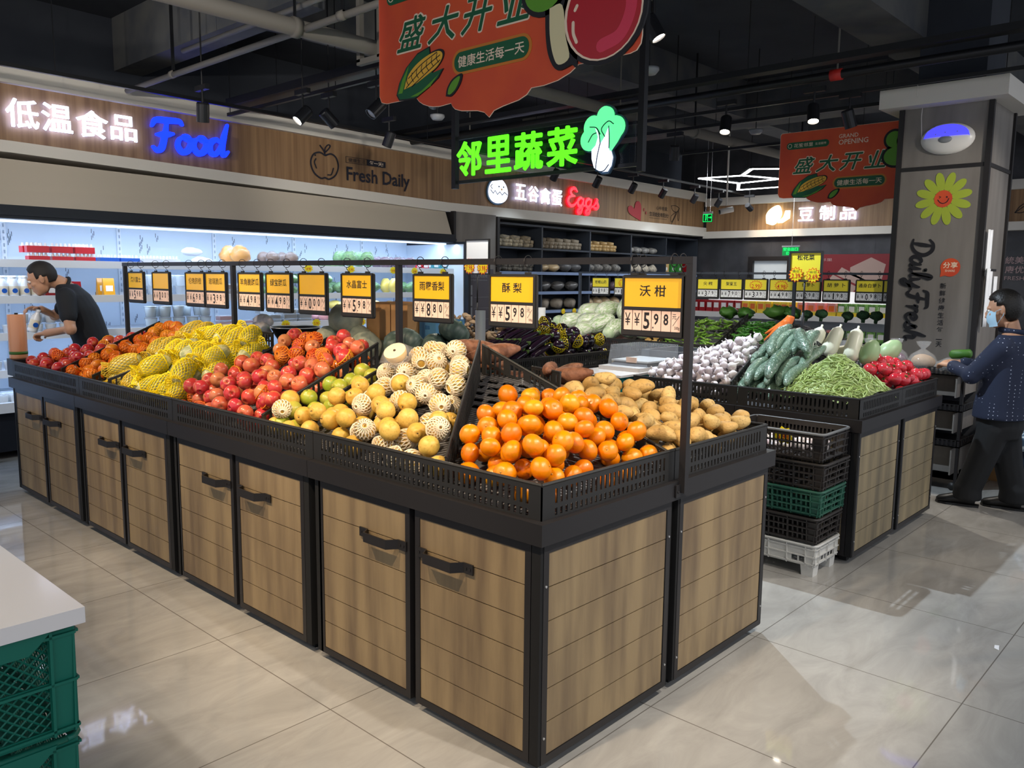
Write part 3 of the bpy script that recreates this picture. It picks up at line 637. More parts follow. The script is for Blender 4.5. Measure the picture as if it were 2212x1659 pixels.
# tag rail of island 1
RZ = 1.573
rl = thing('tag_rail', 'black steel rail on posts carrying the large yellow price tags', 'rail', (W1/2, 0, H1))
MB().box(W1/2-.0125, -.02, RZ-.0125, W1/2+.0125, 4.67, RZ+.0125).build('cross_rail', 'black_steel', rl)
for i, y in enumerate((-.008, 1.555, 3.1, 4.65)):
    zb = .76 if i == 0 else D1(W1/2, y)+.001
    MB().box(W1/2-.0125, y-.0125, zb, W1/2+.0125, y+.0125, RZ-.012).build('post', 'black_steel', rl)
b = MB().box(W1/2-.04, -.006, .745, W1/2+.04, -.0005, .79)
for dx in (-.028, .028): b.lathe([(0, 0), (.005, 0), (.005, .003), (0, .004)], 8, Matrix.Translation((W1/2+dx, -.006, .765)) @ Matrix.Rotation(pi/2, 4, 'X'))
b.build('bracket', 'black_steel', rl)

# island 2 (garlic, luffa, beans, tomatoes)
X2, Y2, W2, L2, H2 = 2.6, .04, 1.40, 1.46, .785
D2 = island_deck(X2, Y2, W2, L2, .792)
for k in range(2):
    nm = ['at the bean corner', 'under the garlic'][k]
    cabinet(X2, Y2+.73*k, .73, .7, H2, -1, 'wood-planked black cabinet of the second island ' + nm, end=(k == 0), doors=1, group='second island cabinets', wood='wood_panel_grey')
    cabinet(X2+.7, Y2+.73*k, .73, .7, H2, 0, 'wood-planked black cabinet of the second island ' + ['under the tomatoes', 'behind the garlic'][k], end=(k == 0), group='second island cabinets', wood='wood_panel_grey')
    tray(X2, Y2+.73*k, .73, .7, H2, W2, L2, X2, Y2, -1, 'black slotted tray of the second island ' + ['holding the beans and wrapped luffas', 'holding the garlic'][k], k == 0, D2, 'second island trays')
    tray(X2+.7, Y2+.73*k, .73, .7, H2, W2, L2, X2, Y2, 1, 'black slotted tray of the second island ' + ['holding the tomatoes', 'at the back beyond the luffas'][k], k == 0, D2, 'second island trays')
divider(2.66, .83, 3.26, .90, 'lattice divider between garlic and wrapped luffas', D2, .11)
divider(3.34, .08, 3.34, .62, 'lattice divider between beans and tomatoes', D2, .05)
divider(3.30, 1.0, 3.34, .62, 'lattice divider on the ridge behind the luffas', D2, .10)
divider(3.36, .62, 3.66, .62, 'lattice divider before the white gourds', D2, .11)

# island 3 (cabbages, peppers) and island 4 (aubergines)
X3, Y3, W3, L3, H3 = 5.0, 1.0, 1.5, 3.42, .80
D3 = island_deck(X3, Y3, W3, L3, .806)
for k in range(3):
    nm = ['behind the luffas', 'under the green peppers', 'under the cabbages'][k]
    cabinet(X3, Y3+1.14*k, 1.14, .75, H3, -1, 'wood-planked black cabinet of the far island ' + nm, doors=2, group='far island cabinets', wood='wood_panel_grey')
    tray(X3, Y3+1.14*k, 1.14, .75, H3, W3, L3, X3, Y3, -1, 'black slotted tray of the far island ' + nm.replace('under', 'holding'), False, D3, 'far island trays')
    tray(X3+.75, Y3+1.14*k, 1.14, .75, H3, W3, L3, X3, Y3, 1, 'black tray on the back half of the far island ' + nm, False, D3, 'far island trays')
cabinet(X3+.75, Y3, L3, .75, H3, 0, 'long back cabinet of the far island', group='far island cabinets')
for y, lb in ((2.9, 'left of the light green peppers'), (2.28, 'between light and dark green peppers'), (1.82, 'right of the dark green peppers'), (1.35, 'beside the bagged carrots')):
    divider(5.07, y, 5.70, y+.0, 'lattice divider on the far island ' + lb, D3, .10)
X4, Y4, W4, L4, H4 = 2.6, 2.56, 1.33, 2.3, .80
D4 = island_deck(X4, Y4, W4, L4, .806)
cabinet(X4, Y4, L4/2, W4, H4, -1, 'dark cabinet of the aubergine island, near half', end=True, group='aubergine island cabinets', wood='wood_panel_grey')
cabinet(X4, Y4+L4/2, L4/2, W4, H4, -1, 'dark cabinet of the aubergine island, far half', group='aubergine island cabinets', wood='wood_panel_grey')
tray(X4, Y4, L4/2, W4/2, H4, W4, L4, X4, Y4, -1, 'black slotted tray holding the long aubergines', True, D4, 'aubergine island trays')
tray(X4+W4/2, Y4, L4/2, W4/2, H4, W4, L4, X4, Y4, 1, 'black slotted tray holding the round netted aubergines', True, D4, 'aubergine island trays')
tray(X4, Y4+L4/2, L4/2, W4/2, H4, W4, L4, X4, Y4, -1, 'black slotted tray holding mushrooms and ginger', False, D4, 'aubergine island trays')
divider(2.66, 4.12, 3.2, 4.12, 'lattice divider between the small tomatoes and the mushrooms', D4, .11)
divider(2.66, 3.3, 3.2, 3.3, 'lattice divider between ginger and long aubergines', D4, .06)
rl = thing('tag_rail', 'thin dark rail on posts carrying the small lemon price tags of the far island', 'rail', (5.75, 1.0, H3))
MB().box(5.74, .98, RZ-.01, 5.76, 4.42, RZ+.01).build('cross_rail', 'shelf_steel', rl)
for y in (1.0, 1.85, 4.4): MB().box(5.737, y-.013, D3(5.75, y)+.001, 5.763, y+.013, RZ-.009).build('post', 'shelf_steel', rl)

# ------------------------------------------------------------ price tags
def price_tag(x, y, zr, name, digits, label, group, card='card_pink', face='tag_yellow', unit='500g', scale=1.0, star=None, blank=False, bold=.012, hand=False, tilt=0):
    """hanging price tag: black frame, coloured name card, flip digits, two ring hooks over the rail"""
    t = thing('price_tag', label, 'price tag', (x, y, zr-.057), 0, group)
    F = Fr((x, y, zr-.057), (0, -1, 0)); s = scale; W, H = .268*s, .222*s
    f = MB(); f.prism(rrect(-W/2, -H, W/2, 0, .012), F, -.012, -.002)
    f.perf(F.P, [-W/2+.006, -W/2+.014*s, W/2-.014*s, W/2-.006], [-H+.006, -H+.022*s, -H+.098*s, -H+.108*s, -.010*s, -.004], lambda i, j: i == 1 and j in (1, 3), -.003, .006)
    for sx in (-1, 1): f.fbox(F, sx*W*.31-.014, sx*W*.31+.014, -.002, .008, -.01, 0)
    f.build('frame', 'black_plastic', t)
    c = MB(); c.fbox(F, -W/2+.012*s, W/2-.012*s, -H+.106*s, -.008*s, -.002, .001); cd = c.build('name_card', face, t)
    if name:
        n = len(name.replace(' ', '')); wd = min(.24, .042*n+.012*(len(name)-n)*2.2)*s
        tx = MB(); text(tx, F, name, -wd/2, -H+.146*s, w=wd, h=.04*s, n=.0016, bold=0 if hand else bold); tx.build('name_lettering', 'ink', cd)
    if star:
        st = MB(); st.prism(starburst(0, -H+.155*s, .075*s, .052*s, 16), F, .0011, .002); sb = st.build('starburst', 'star_red', cd)
        st = MB(); st.prism(starburst(0, -H+.155*s, .066*s, .044*s, 16), F, .0021, .0026); st.build('starburst_face', 'star_yellow', cd)
        st = MB(); text(st, F, star, -.045*s, -H+.125*s, w=.09*s, h=.04*s, n=.003, bold=.01); st.build('price_lettering', 'red_ink', cd)
    cw = .0375*s
    cs = ['¥', '¥']+list(digits)+['u']; x0 = -len(cs)*(cw+.003*s)/2
    k = MB(); tx = MB(); px = 0
    for i, ch in enumerate(cs):
        a = x0+i*(cw+.003*s); k.fbox(F, a, a+cw, -H+.024*s, -H+.096*s, -.002, .0012)
        b0, hh, b = -H+.034*s, .05*s, .014
        if ch == '¥': text(tx, F, '¥', a+.007*s, -H+.04*s, w=.023*s, h=.046*s, n=.0018)
        elif ch == 'u':
            text(tx, F, '元', a+.004*s, -H+.068*s, w=.017*s, h=.018*s, n=.0018); tx.add([F.P(a+.006*s, -H+.045*s, .0018), F.P(a+.008*s, -H+.045*s, .0018), F.P(a+.033*s, -H+.08*s, .0018), F.P(a+.031*s, -H+.08*s, .0018)], [(0, 1, 2, 3)])
            text(tx, F, unit, a+.014*s, -H+.03*s, w=.020*s, h=.013*s, n=.0018)
        else:
            big = i == 2; w_ = .026*s if big else .02*s; h_ = .06*s if big else .04*s
            if ch == '1': w_ *= .5
            text(tx, F, ch, a+(cw-w_)/2, -H+(.029 if big else .046)*s, w=w_, h=h_, n=.0018, bold=.02)
            if i == 3: tx.fbox(F, a+.004*s, a+.0085*s, -H+.033*s, -H+.0385*s, .0012, .0019)
    kc = k.build('digit_cards', card, t); tx.build('digits', 'ink', kc)
    for sx in (-1, 1):
        hk = MB(); q = F.P(sx*W*.31, 0, -.004)
        hk.tube([q+Vector((.024*cos(a), 0, .051+.024*sin(a))) for a in [2*pi*i/14 for i in range(14)]]+[q+Vector((.024, 0, .051))], .0018, 5, caps=False)
        hk.tube([q+Vector((0, 0, .002)), q+Vector((.007, 0, .008)), q+Vector((.003, 0, .015)), q+Vector((-.004, 0, .019)), q+Vector((-.005, 0, .026)), q+Vector((0, 0, .03))], .0018, 5)
        hk.build('hook', 'black_steel', t)
    return t
G1 = 'large yellow price tags on the front rail'
FT = [(.145, '沃 柑', '598', 'above the mandarin heap, nearest the corner post'), (.828, '酥 梨', '598', 'above the tall slotted divider'), (1.322, '雨露香梨', '880', 'right of the second post'), (1.883, '水晶富士', '598', 'hanging alone left of the second post'),
      (2.273, '', '000', 'with a blank card, right of the two melon tags'), (2.604, '绿宝甜瓜', '498', 'above the melons'), (2.914, '羊角脆甜瓜', '498', 'just right of the third post'), (3.317, '玻璃脆瓜', '398', 'just left of the third post'), (3.585, '伦晚脐橙', '698', 'with a handwritten name above the netted mandarins'),
      (4.074, '', '000', 'with a blank card, second from the rail end'), (4.474, '洛川富士', '598', 'at the far rail end')]
for y, nm, dg_, lb in FT:
    price_tag(W1/2, y, RZ+.006, nm, dg_, 'large yellow price tag ' + lb, G1, hand=(nm in ('玻璃脆瓜', '伦晚脐橙')), unit='只' if nm in ('绿宝甜瓜', '') else '500g')
price_tag(W1/2+.022, .125, RZ+.006, '土 豆', '198', 'large yellow price tag behind the corner post, facing the potatoes', G1)
G2 = 'small lemon price tags on the far island rail'
BT = [(4.107, '铁棍山药', '898', None), (3.80, '', '139', '1.39'), (2.76, '尖 椒', '379', None), (2.50, '架豆王', '790', None), (2.24, '', '339', '2.99'), (1.98, '', '498', '4.98'), (1.72, '红萝卜', '298', None), (1.46, '胡 萝 卜', '198', None), (1.165, '通身白萝卜', '098', None), (.93, '', '198', None)]
for y, nm, dg_, st in BT:
    price_tag(5.75, y, RZ+.006, nm, dg_, 'small lemon price tag on the far rail, %s' % ('name card %s' % nm.replace(' ', '') if nm else ('with starburst ' + st if st else 'cut off by the pillar')), G2, 'card_white', 'tag_lemon', scale=.93, star=st)
# ------------------------------------------------------------ produce: one master of each kind, then copies laid in heaps
CAMS = [np.array(CAM_POS)+np.array(d) for d in ((0, 0, 0), (.55, -.5, .15), (-.55, .5, -.1))]
def heap(seed, region, deck, top, r, n, tries=9000, k=6, visible=True):
    """drop balls of radius r(lo,hi) on the deck inside region (list of xy) up to height top(x,y); lowest seat first"""
    rnd = random.Random(seed); B = []; P = np.zeros((0, 4))
    xs = [p[0] for p in region]; ys = [p[1] for p in region]
    def inside(x, y):
        c = False; j = len(region)-1
        for i in range(len(region)):
            (xi, yi), (xj, yj) = region[i], region[j]
            if (yi > y) != (yj > y) and x < (xj-xi)*(y-yi)/(yj-yi)+xi: c = not c
            j = i
        return c
    fails = 0
    while len(B) < n and fails < tries:
        best = None; rr = rnd.uniform(*r)
        for _ in range(k):
            x, y = rnd.uniform(min(xs), max(xs)), rnd.uniform(min(ys), max(ys))
            if not inside(x, y): continue
            e = .01; sx = (deck(x+e, y)-deck(x-e, y))/(2*e); sy = (deck(x, y+e)-deck(x, y-e))/(2*e)
            z = deck(x, y)+rr*sqrt(1+sx*sx+sy*sy)+.001
            if len(P):
                d2 = (P[:, 0]-x)**2+(P[:, 1]-y)**2; R = P[:, 3]+rr; m = d2 < R*R
                if m.any(): z = max(z, float((P[m, 2]+np.sqrt(R[m]**2-d2[m])).max()))
            if z+rr > top(x, y)+.3*rr: continue
            if best is None or z < best[2]: best = (x, y, z)
        if best is None: fails += k; continue
        B.append((*best, rr)); P = np.vstack([P, [*best, rr]])
    if not visible: return B
    out = []
    for i in range(len(P)):
        c, rr = P[i, :3], P[i, 3]; seen = False
        oth = np.delete(P, i, 0)
        for cam in CAMS:
            d = cam-c; D = np.linalg.norm(d); d /= D
            a = np.cross(d, [0, 0, 1]); a /= np.linalg.norm(a); b = np.cross(a, d)
            for q in range(13):
                s_ = c+d*rr*.3+(a*cos(q*pi/6)+b*sin(q*pi/6))*rr*.88 if q < 12 else c+d*rr
                w_ = oth[:, :3]-s_; t_ = w_ @ d; dist2 = (w_*w_).sum(1)-t_**2
                if not ((t_ > 0) & (dist2 < (oth[:, 3]*.97)**2)).any(): seen = True; break
            if seen: break
        if seen: out.append(B[i])
    return out
def rrot(r, tilt=.5): return Euler((r.uniform(-tilt, tilt), r.uniform(-tilt, tilt), r.uniform(0, 6.28)))
def place(protos, spots, labelf, group, seed=1, tilt=.5, base_r=1.0, squash=None, side=0):
    """first use of each master places the master itself, later ones are copies"""
    rnd = random.Random(seed); used = set(); out = []
    for i, (x, y, z, r) in enumerate(spots):
        p = rnd.choice(protos) if not squash else protos[squash(i, x, y, z) % len(protos)]
        if p.name in used: o = dup(p)
        else: o = p; used.add(p.name)
        o.location = (x, y, z); o.rotation_euler = Euler((pi/2+rnd.gauss(0, .35), rnd.uniform(0, 6.28)*0, 2.3+rnd.gauss(0, .55)+pi*(rnd.random() < .5))) if rnd.random() < side else rrot(rnd, tilt); k = r/base_r; o.scale = (k, k, k)
        l = labelf(i, x, y, z, p); o['label'] = l; o['group'] = group if isinstance(group, str) else group(p)
        out.append(o)
    for p in protos:
        if p.name not in used:
            for c in list(p.children): bpy.data.objects.remove(c)
            bpy.data.objects.remove(p)
    return out
def single(name, mb, mat, cat, smooth=True):
    """a master of one mesh, built round its own centre"""
    return tag(mb.build(name, mat, smooth=smooth, world=False), None, cat)
def net_sleeve(fn, t0, t1, strands=14, seg=10, r=.0016, twist=1.1):
    """foam net: two families of strands over a surface fn(u angle, t along) -> point"""
    mb = MB()
    for sgn in (1, -1):
        for k in range(strands):
            pts = [fn(2*pi*k/strands+sgn*twist*(i/seg), t0+(t1-t0)*i/seg) for i in range(seg+1)]
            mb.tube(pts, r, 3, caps=False)
    for t in (t0, t1): mb.tube([fn(2*pi*i/24, t)*(1.0+.03*(i % 2)) for i in range(25)], r*1.3, 4, caps=False)
    return mb
ballfn = lambda R, sq=1.0, off=1.03: (lambda u, t: Vector((R*off*sin(t)*cos(u), R*off*sin(t)*sin(u), -R*off*sq*cos(t))))

# --- mandarins (radius 1 = unit, scaled)
U = 1.0
def mandarin(name, mat, var):
    prof = [(0, -.80)]+[(sin(a)*(1+.02*var), -cos(a)*(.84+.05*var)) for a in [pi*i/12 for i in range(1, 11)]]+[(.25, .80+.05*var), (.13, .775+.05*var), (0, .77+.05*var)]
    o = single(name, MB().lathe(prof, 22), mat, 'mandarin')
    b = MB().lathe([(0, .76+.05*var), (.09, .775+.05*var), (.1, .80+.05*var), (0, .815+.05*var)], 7); b.build('stem_button', 'orange_button', o, True, world=False)
    return o
mp = [mandarin('mandarin', 'orange_skin', v) for v in (0, 1, 2)]
reg = [(.07, .07), (.70, .07), (.70, .52), (.56, .62), (.36, .56), (.20, .50), (.072, .40)]
def mtop(x, y):
    e = min(x-.03, y-.03)
    return min(.885+.36*max(0, e)+.02, 1.085+.02) if e < .1 else min(D1(x, y)+.165, 1.10)
spots = heap(3, reg, D1, mtop, (.034, .039), 220, k=14)
place(mp, spots, lambda i, x, y, z, p: 'loose orange mandarin in the heap at the near corner of the front island', 'mandarins in the corner heap', 5, 1.2, 1.0)

# --- pears: bare or in a white foam net
def pear(net, var):
    prof = [(0, -.86), (.22, -.9), (.5, -.82)]+[(cos(a)*1.0, sin(a)*.92) for a in [-.85+.28*i for i in range(8)]]+[(.42, .88), (.18, .9), (.06, .84), (0, .83)]
    o = single('pear', MB().lathe(prof, 20), 'pear_skin', 'pear')
    MB().tube([(0, 0, .82), (.03, 0, .96), (.1, .02, 1.12)], [.045, .035, .05], 6).build('stem', 'stem_brown', o, True, world=False)
    if net:
        fn = ballfn(1.0, .95, 1.06)
        t0, t1 = ((.25, 2.85), (.2, 1.65), (.45, 2.95))[net-1]
        nb = net_sleeve(fn, t0, t1, 17, 9, .070, 1.0); nb.build('foam_net', 'foam_white', o, False, world=False)
    return o
pp_ = [pear(0, 0), pear(1, 0), pear(2, 0), pear(3, 0)]
reg = [(.072, .53), (.64, .985), (.69, 1.34), (.33, 1.36), (.30, 1.58), (.075, 1.60)]
ptop = lambda x, y: D1(x, y)+(.15 if x > .1 else .11)+(.03 if .45 < x < .66 and y < 1.28 else 0)
spots = [s for s in heap(11, reg, D1, ptop, (.040, .045), 220, k=9) if not (s[1] > 1.36 and s[0] > .18)]
rp = random.Random(4)
def pick(i, x, y, z):
    if x > .36: return rp.choice((1, 1, 3, 3, 2))
    return rp.choice((0, 0, 0, 0, 2, 2, 1))
def plab(i, x, y, z, p):
    net = len(p.children) > 1
    return ('pale pear wrapped in a white foam net' if net else 'bare golden pear lying unwrapped') + ' in the tray beside the mandarins'
place(pp_, spots, plab, lambda p: 'net-wrapped pears' if len(p.children) > 1 else 'bare golden pears', 6, 2.4, 1.07, squash=pick, side=.75)
# cut pear half in cling film on top of the pears
cp = thing('cut_pear', 'halved pear wrapped in clear film showing its pale round cut face', 'pear', (.47, 1.235, 1.185))
q = Matrix.Translation((.47, 1.235, 1.185)) @ Euler((0, radians(-38), radians(20))).to_matrix().to_4x4()
MB().lathe([(0, -.035), (.03, -.033), (.046, -.015), (.049, .01), (.0485, .014)], 24, q, cap=False).build('pear_body', 'pear_skin', cp, True)
MB().lathe([(0, .0145), (.0485, .014)], 24, q, cap=False).build('cut_face', 'pear_flesh', cp); MB().ball(q @ Vector((0, 0, .015)), .006, 8, 5).build('core', 'stem_brown', cp)
fm = MB(); qq = q @ Matrix.Translation((0, 0, -.005)); fm.lathe([(.02, -.045), (.06, -.03), (.075, -.012), (.056, .012), (.05, .02), (0, .021)], 26, qq, cap=False, ribs=9, ramp=.12); fm.build('cling_film', 'film_clear', cp, True)
# green pears
gp = pear(0, 0); gp.name = 'green_pear'; gp.data = gp.data.copy(); gp.data.materials[0] = mt('pear_green_skin')
spots = heap(21, [(.10, 1.44), (.50, 1.40), (.50, 1.585), (.10, 1.56)], D1, lambda x, y: D1(x, y)+.115, (.038, .041), 40)
place([gp], spots, lambda i, x, y, z, p: 'greenish pear in the narrow strip beside the apple divider', 'green pears', 7, 1.6, 1.0)

# --- apples
def apple(name, mat, netmat=None, part=1, seed=0):
    prof = [(0, -.66), (.12, -.72), (.3, -.84), (.55, -.80)]+[(cos(a), sin(a)*.88) for a in [-.72+.26*i for i in range(8)]]+[(.42, .84), (.26, .78), (.1, .64), (0, .56)]
    o = single(name, MB().lathe(prof, 20), mat, 'apple')
    MB().tube([(0, 0, .58), (.02, .01, .8), (.08, .02, .98)], [.03, .028, .045], 6).build('stem', 'stem_brown', o, True, world=False)
    if netmat:
        fn = ballfn(1.0, .9, 1.06); t0, t1 = ((.2, 1.6), (.15, 2.6))[part-1]
        net_sleeve(fn, t0, t1, 15, 9, .055, 1.0).build('foam_net', netmat, o, False, world=False)
    return o
ap = [apple('apple', 'apple_skin'), apple('apple', 'apple_skin', 'foam_orange', 1), apple('apple', 'apple_skin', 'foam_orange', 2)]
reg = [(.075, 1.66), (.69, 1.69), (.69, 2.30), (.36, 2.30), (.30, 2.42), (.075, 2.46)]
atop = lambda x, y: D1(x, y)+(.165 if x > .12 else .125)
spots = heap(31, reg, D1, atop, (.036, .042), 280, k=9)
ra = random.Random(9)
def picka(i, x, y, z):
    if x > .45: return ra.choice((0, 0, 1, 2, 1))
    return ra.choice((0,)*9+(1, 1))
place(ap, spots, lambda i, x, y, z, p: ('red apple in an orange foam net' if len(p.children) > 1 else 'bare red and yellow apple') + ' in the apple tray between melons and green pears', lambda p: 'orange-netted apples' if len(p.children) > 1 else 'bare apples of the main heap', 8, 1.3, 1.02, squash=picka, side=.85)
fa = [apple('apple', 'far_apple_skin'), apple('apple', 'far_apple_skin', 'foam_orange', 1)]
spots = heap(41, [(.075, 4.03), (.62, 4.05), (.62, 4.70), (.075, 4.72)], D1, lambda x, y: D1(x, y)+.13-.12*max(0, x-.3), (.038, .044), 130)
place(fa, spots, lambda i, x, y, z, p: ('dark red apple in a foam net' if len(p.children) > 1 else 'dark red apple') + ' in the far end tray by the man', lambda p: 'netted far apples' if len(p.children) > 1 else 'far red apples', 9, 1.0, 1.02, side=.8, squash=lambda i, x, y, z: 0 if ra.random() < .85 else 1)
# --- netted mandarins
nm_ = [mandarin('navel_orange', 'mandarin_skin', 1), mandarin('navel_orange', 'mandarin_skin', 0)]
for o in nm_: o['category'] = 'orange'
net_sleeve(ballfn(1.0, .86, 1.06), .2, 2.5, 15, 9, .055, 1.0).build('foam_net', 'foam_orange', nm_[0], False, world=False)
spots = heap(51, [(.075, 3.52), (.68, 3.48), (.68, 3.94), (.075, 3.92)], D1, lambda x, y: D1(x, y)+.13, (.037, .043), 110)
place(nm_, spots, lambda i, x, y, z, p: ('orange in an orange foam net' if len(p.children) > 1 else 'bare orange') + ' in the tray between far apples and melons', lambda p: 'netted oranges' if len(p.children) > 1 else 'bare oranges of the far tray', 10, 1.0, 1.0, squash=lambda i, x, y, z: 0 if ra.random() < .7 else 1)
# --- long melons in yellow foam nets with loose tails
def melon(mat, netmat, var):
    prof = [(0, -1.5), (.25, -1.46), (.5, -1.3), (.7, -1.0), (.82, -.6), (.86, -.1), (.82, .5), (.7, 1.0), (.45, 1.4), (.2, 1.52), (0, 1.54)]
    o = single('netted_melon', MB().lathe(prof, 18, ribs=5, ramp=.03), 'melon_skin', 'melon')
    P = prof
    def fn(u, t):
        z = -1.9+3.3*t; r = np.interp(z, [p[1] for p in P], [p[0] for p in P])
        if t < .16: r = .42+.9*(.16-t)*2.2
        r = max(r, .3)*1.05
        w_ = .12*sin(3*u+var)*(max(0, .2-t)*5)
        return Vector((r*cos(u), r*sin(u), z+w_))
    if netmat: net_sleeve(fn, 0, (.70, .84, .97)[var], 18, 16, .045, 2.0).build('foam_net', netmat, o, False, world=False)
    return o
ml = [melon('melon_skin', 'foam_yellow', 0), melon('melon_skin', 'foam_yellow', 1), melon('melon_skin', 'foam_gold', 2)]
used = set(); rm = random.Random(12)
for layer in range(2):
    for row, x in enumerate((.165, .36, .555)):
        for j in range(8 if layer == 0 else 7):
            y = 2.54+(3.42-2.54)*(j+.5+.5*layer)/8
            if layer and row == 0 and j % 3: continue
            p = ml[2] if y > 3.1 and rm.random() < .8 else rm.choice(ml[:2])
            o = p if p.name not in used else dup(p); used.add(p.name)
            s_ = rm.uniform(.054, .060); px, py = x+rm.uniform(-.02, .02)+.03*layer, y+rm.uniform(-.012, .012)
            o.location = (px, py, D1(px, py)+.056+layer*.072+rm.uniform(0, .01)); o.scale = (s_, s_, s_*rm.uniform(.95, 1.08))
            o.rotation_euler = Euler((rm.uniform(-.3, .3), radians(66+rm.uniform(-10, 10)) + pi*(rm.random() < .35), rm.uniform(-.55, .55)))
            gold = p is ml[2]
            o['label'] = ('long pale melon in a dull gold foam net in the melon tray, nearer the oranges' if gold else 'long pale melon in a bright yellow foam net in the melon tray'); o['group'] = 'gold-netted melons' if gold else 'yellow-netted melons'
# --- potatoes
def potato(seed):
    r = random.Random(seed); off = Vector((seed*3.1, seed*1.7, 0))
    L_ = r.uniform(1.25, 1.55)
    def fn(v):
        k = 1+.16*noise.noise(v*.9+off)+.05*noise.noise(v*2.6+off); w_ = Vector((v.x*k, v.y*k, v.z*k))
        w_.z += .12*(v.x**2)*(1 if seed % 2 else -1); return w_
    return single('potato', MB().ball((0, 0, 0), (L_, .86, .80), 18, 12, fn=fn), 'potato_skin', 'potato')
pt = [potato(s) for s in range(5)]
reg = [(.80, .085), (1.42, .085), (1.42, .56), (.82, .58)]
spots = heap(61, reg, D1, lambda x, y: min(D1(x, y)+.165, .93+.34*y), (.034, .041), 200, k=9)
place(pt, spots, lambda i, x, y, z, p: 'brown-skinned potato in the heap at the right end of the front island', 'potatoes', 11, .5, 1.0)
def lay(name, mat, cat, builder, spots_, labelf, group, seed):
    """a few bigger pieces laid by hand: (x, y, z, size, rotation euler)"""
    protos = [builder(k) for k in range(2)]; used = set()
    for i, (x, y, z, s_, e) in enumerate(spots_):
        p = protos[i % 2]; o = p if p.name not in used else dup(p); used.add(p.name)
        o.location = (x, y, z); o.scale = (s_,)*3; o.rotation_euler = e; o['label'] = labelf(i); o['group'] = group
    for p in protos:
        if p.name not in used:
            for c in list(p.children): bpy.data.objects.remove(c)
            bpy.data.objects.remove(p)
def sweet(k):
    r = random.Random(k+70); pts = []; rs = []
    for i in range(13):
        t = i/12; pts.append((-1.6+3.2*t, .2*sin(3*t+k), .12*cos(4*t+k))); rs.append(max(.04, .55*sin(pi*min(max(t*.92+.04, 0), 1))**.75))
    return single('sweet_potato', MB().tube(pts, rs, 12), 'sweet_skin', 'sweet potato')
sw = []
rs_ = random.Random(3)
for i in range(16):
    x, y = rs_.uniform(.86, 1.36), rs_.uniform(.72, 1.18); sw.append((x, y, D1(x, y)+.045+.045*(i % 3), rs_.uniform(.048, .06), Euler((0, rs_.uniform(-.2, .3), rs_.uniform(0, 3)))))
sw += [(.80, .98, 1.185, .075, Euler((0, .1, 2.3))), (.84, 1.10, 1.20, .07, Euler((0, -.2, 2.8))), (.90, .72, 1.10, .040, Euler((0, -1.1, 1.0))), (.90, .64, 1.115, .07, Euler((0, .1, 1.9)))]
lay('sweet_potato', 'sweet_skin', 'sweet potato', sweet, sw, lambda i: 'tan sweet potato behind the tall slotted divider and the potatoes', 'sweet potatoes', 1)
def pumpkin(mat, nm, sq, ribs):
    def b(k):
        prof = [(0, -.72*sq), (.35, -.78*sq), (.7, -.62*sq), (.95, -.25*sq), (1.0, .1*sq), (.9, .45*sq), (.62, .68*sq), (.3, .70*sq), (.12, .58*sq), (0, .56*sq)]
        o = single(nm, MB().lathe(prof, 40, ribs=ribs, ramp=.07), mat, 'pumpkin'); MB().tube([(0, 0, .55*sq), (.02, 0, .75*sq), (.1, 0, .88*sq)], [.12, .08, .1], 7).build('stem', 'calyx_green', o, True, world=False); return o
    return b
kb = [(.88, 1.72, 1.14, .085, (1.0, .3, .2)), (.98, 1.56, 1.12, .088, (.6, .2, 1)), (.90, 1.46, 1.14, .085, (1.2, 0, .4)), (.98, 1.42, 1.23, .08, (.4, .5, .4)), (.86, 1.60, 1.17, .08, (.7, -.6, 2)), (1.04, 1.22, 1.10, .085, (1.1, .2, .9)), (.93, 1.30, 1.13, .078, (.9, .1, 2)), (1.12, 1.66, 1.13, .085, (.3, .4, 1)), (1.2, 1.4, 1.07, .085, (.3, .4, 1)), (1.1, 1.86, 1.08, .085, (.8, .4, 1))]
lay('kabocha', 'kabocha_skin', 'pumpkin', pumpkin('kabocha_skin', 'kabocha_pumpkin', .85, 10), [(x, y, z+.015, s, Euler(e)) for x, y, z, s, e in kb], lambda i: 'dark green ribbed pumpkin on the ridge behind the net-wrapped pears', 'dark green pumpkins', 2)
gk = [(.92, 2.36, 1.13, .095, (1.2, 0, .3)), (1.02, 2.22, 1.13, .10, (.9, .4, 1)), (.98, 2.30, 1.25, .098, (.5, .5, 1)), (.95, 2.08, 1.12, .085, (1.3, .2, 2)), (1.14, 2.1, 1.08, .09, (.4, .2, 1))]
lay('pumpkin', 'grey_pumpkin', 'pumpkin', pumpkin('grey_pumpkin', 'grey_pumpkin', 1.05, 6), [(x, y, z+.01, s, Euler(e)) for x, y, z, s, e in gk], lambda i: 'smooth grey-green pumpkin behind the orange-netted apples', 'grey-green pumpkins', 3)

# --- garlic
def garlic(k):
    prof = [(0, -.70), (.3, -.74), (.7, -.58), (.98, -.18), (1.0, .1), (.8, .45), (.45, .72), (.2, .95), (.12, 1.25), (.13, 1.55), (0, 1.56)]
    return single('garlic_bulb', MB().lathe(prof, 20, ribs=5+k, ramp=.10), 'garlic_skin', 'garlic')
gl = [garlic(0), garlic(1)]
reg = [(X2+.07, .86), (X2+.66, .93), (X2+.68, 1.42), (X2+.07, 1.42)]
spots = heap(71, reg, D2, lambda x, y: D2(x, y)+.15+.03*sin((y-.86)*5.4), (.024, .030), 420)
spots = sorted(spots, key=lambda s: (s[0]-CAM_POS[0])**2+(s[1]-CAM_POS[1])**2-2*s[2])[:290]
place(gl, spots, lambda i, x, y, z, p: 'white garlic bulb in the heap left of the wrapped luffas', 'garlic bulbs', 12, 1.0, 1.0)
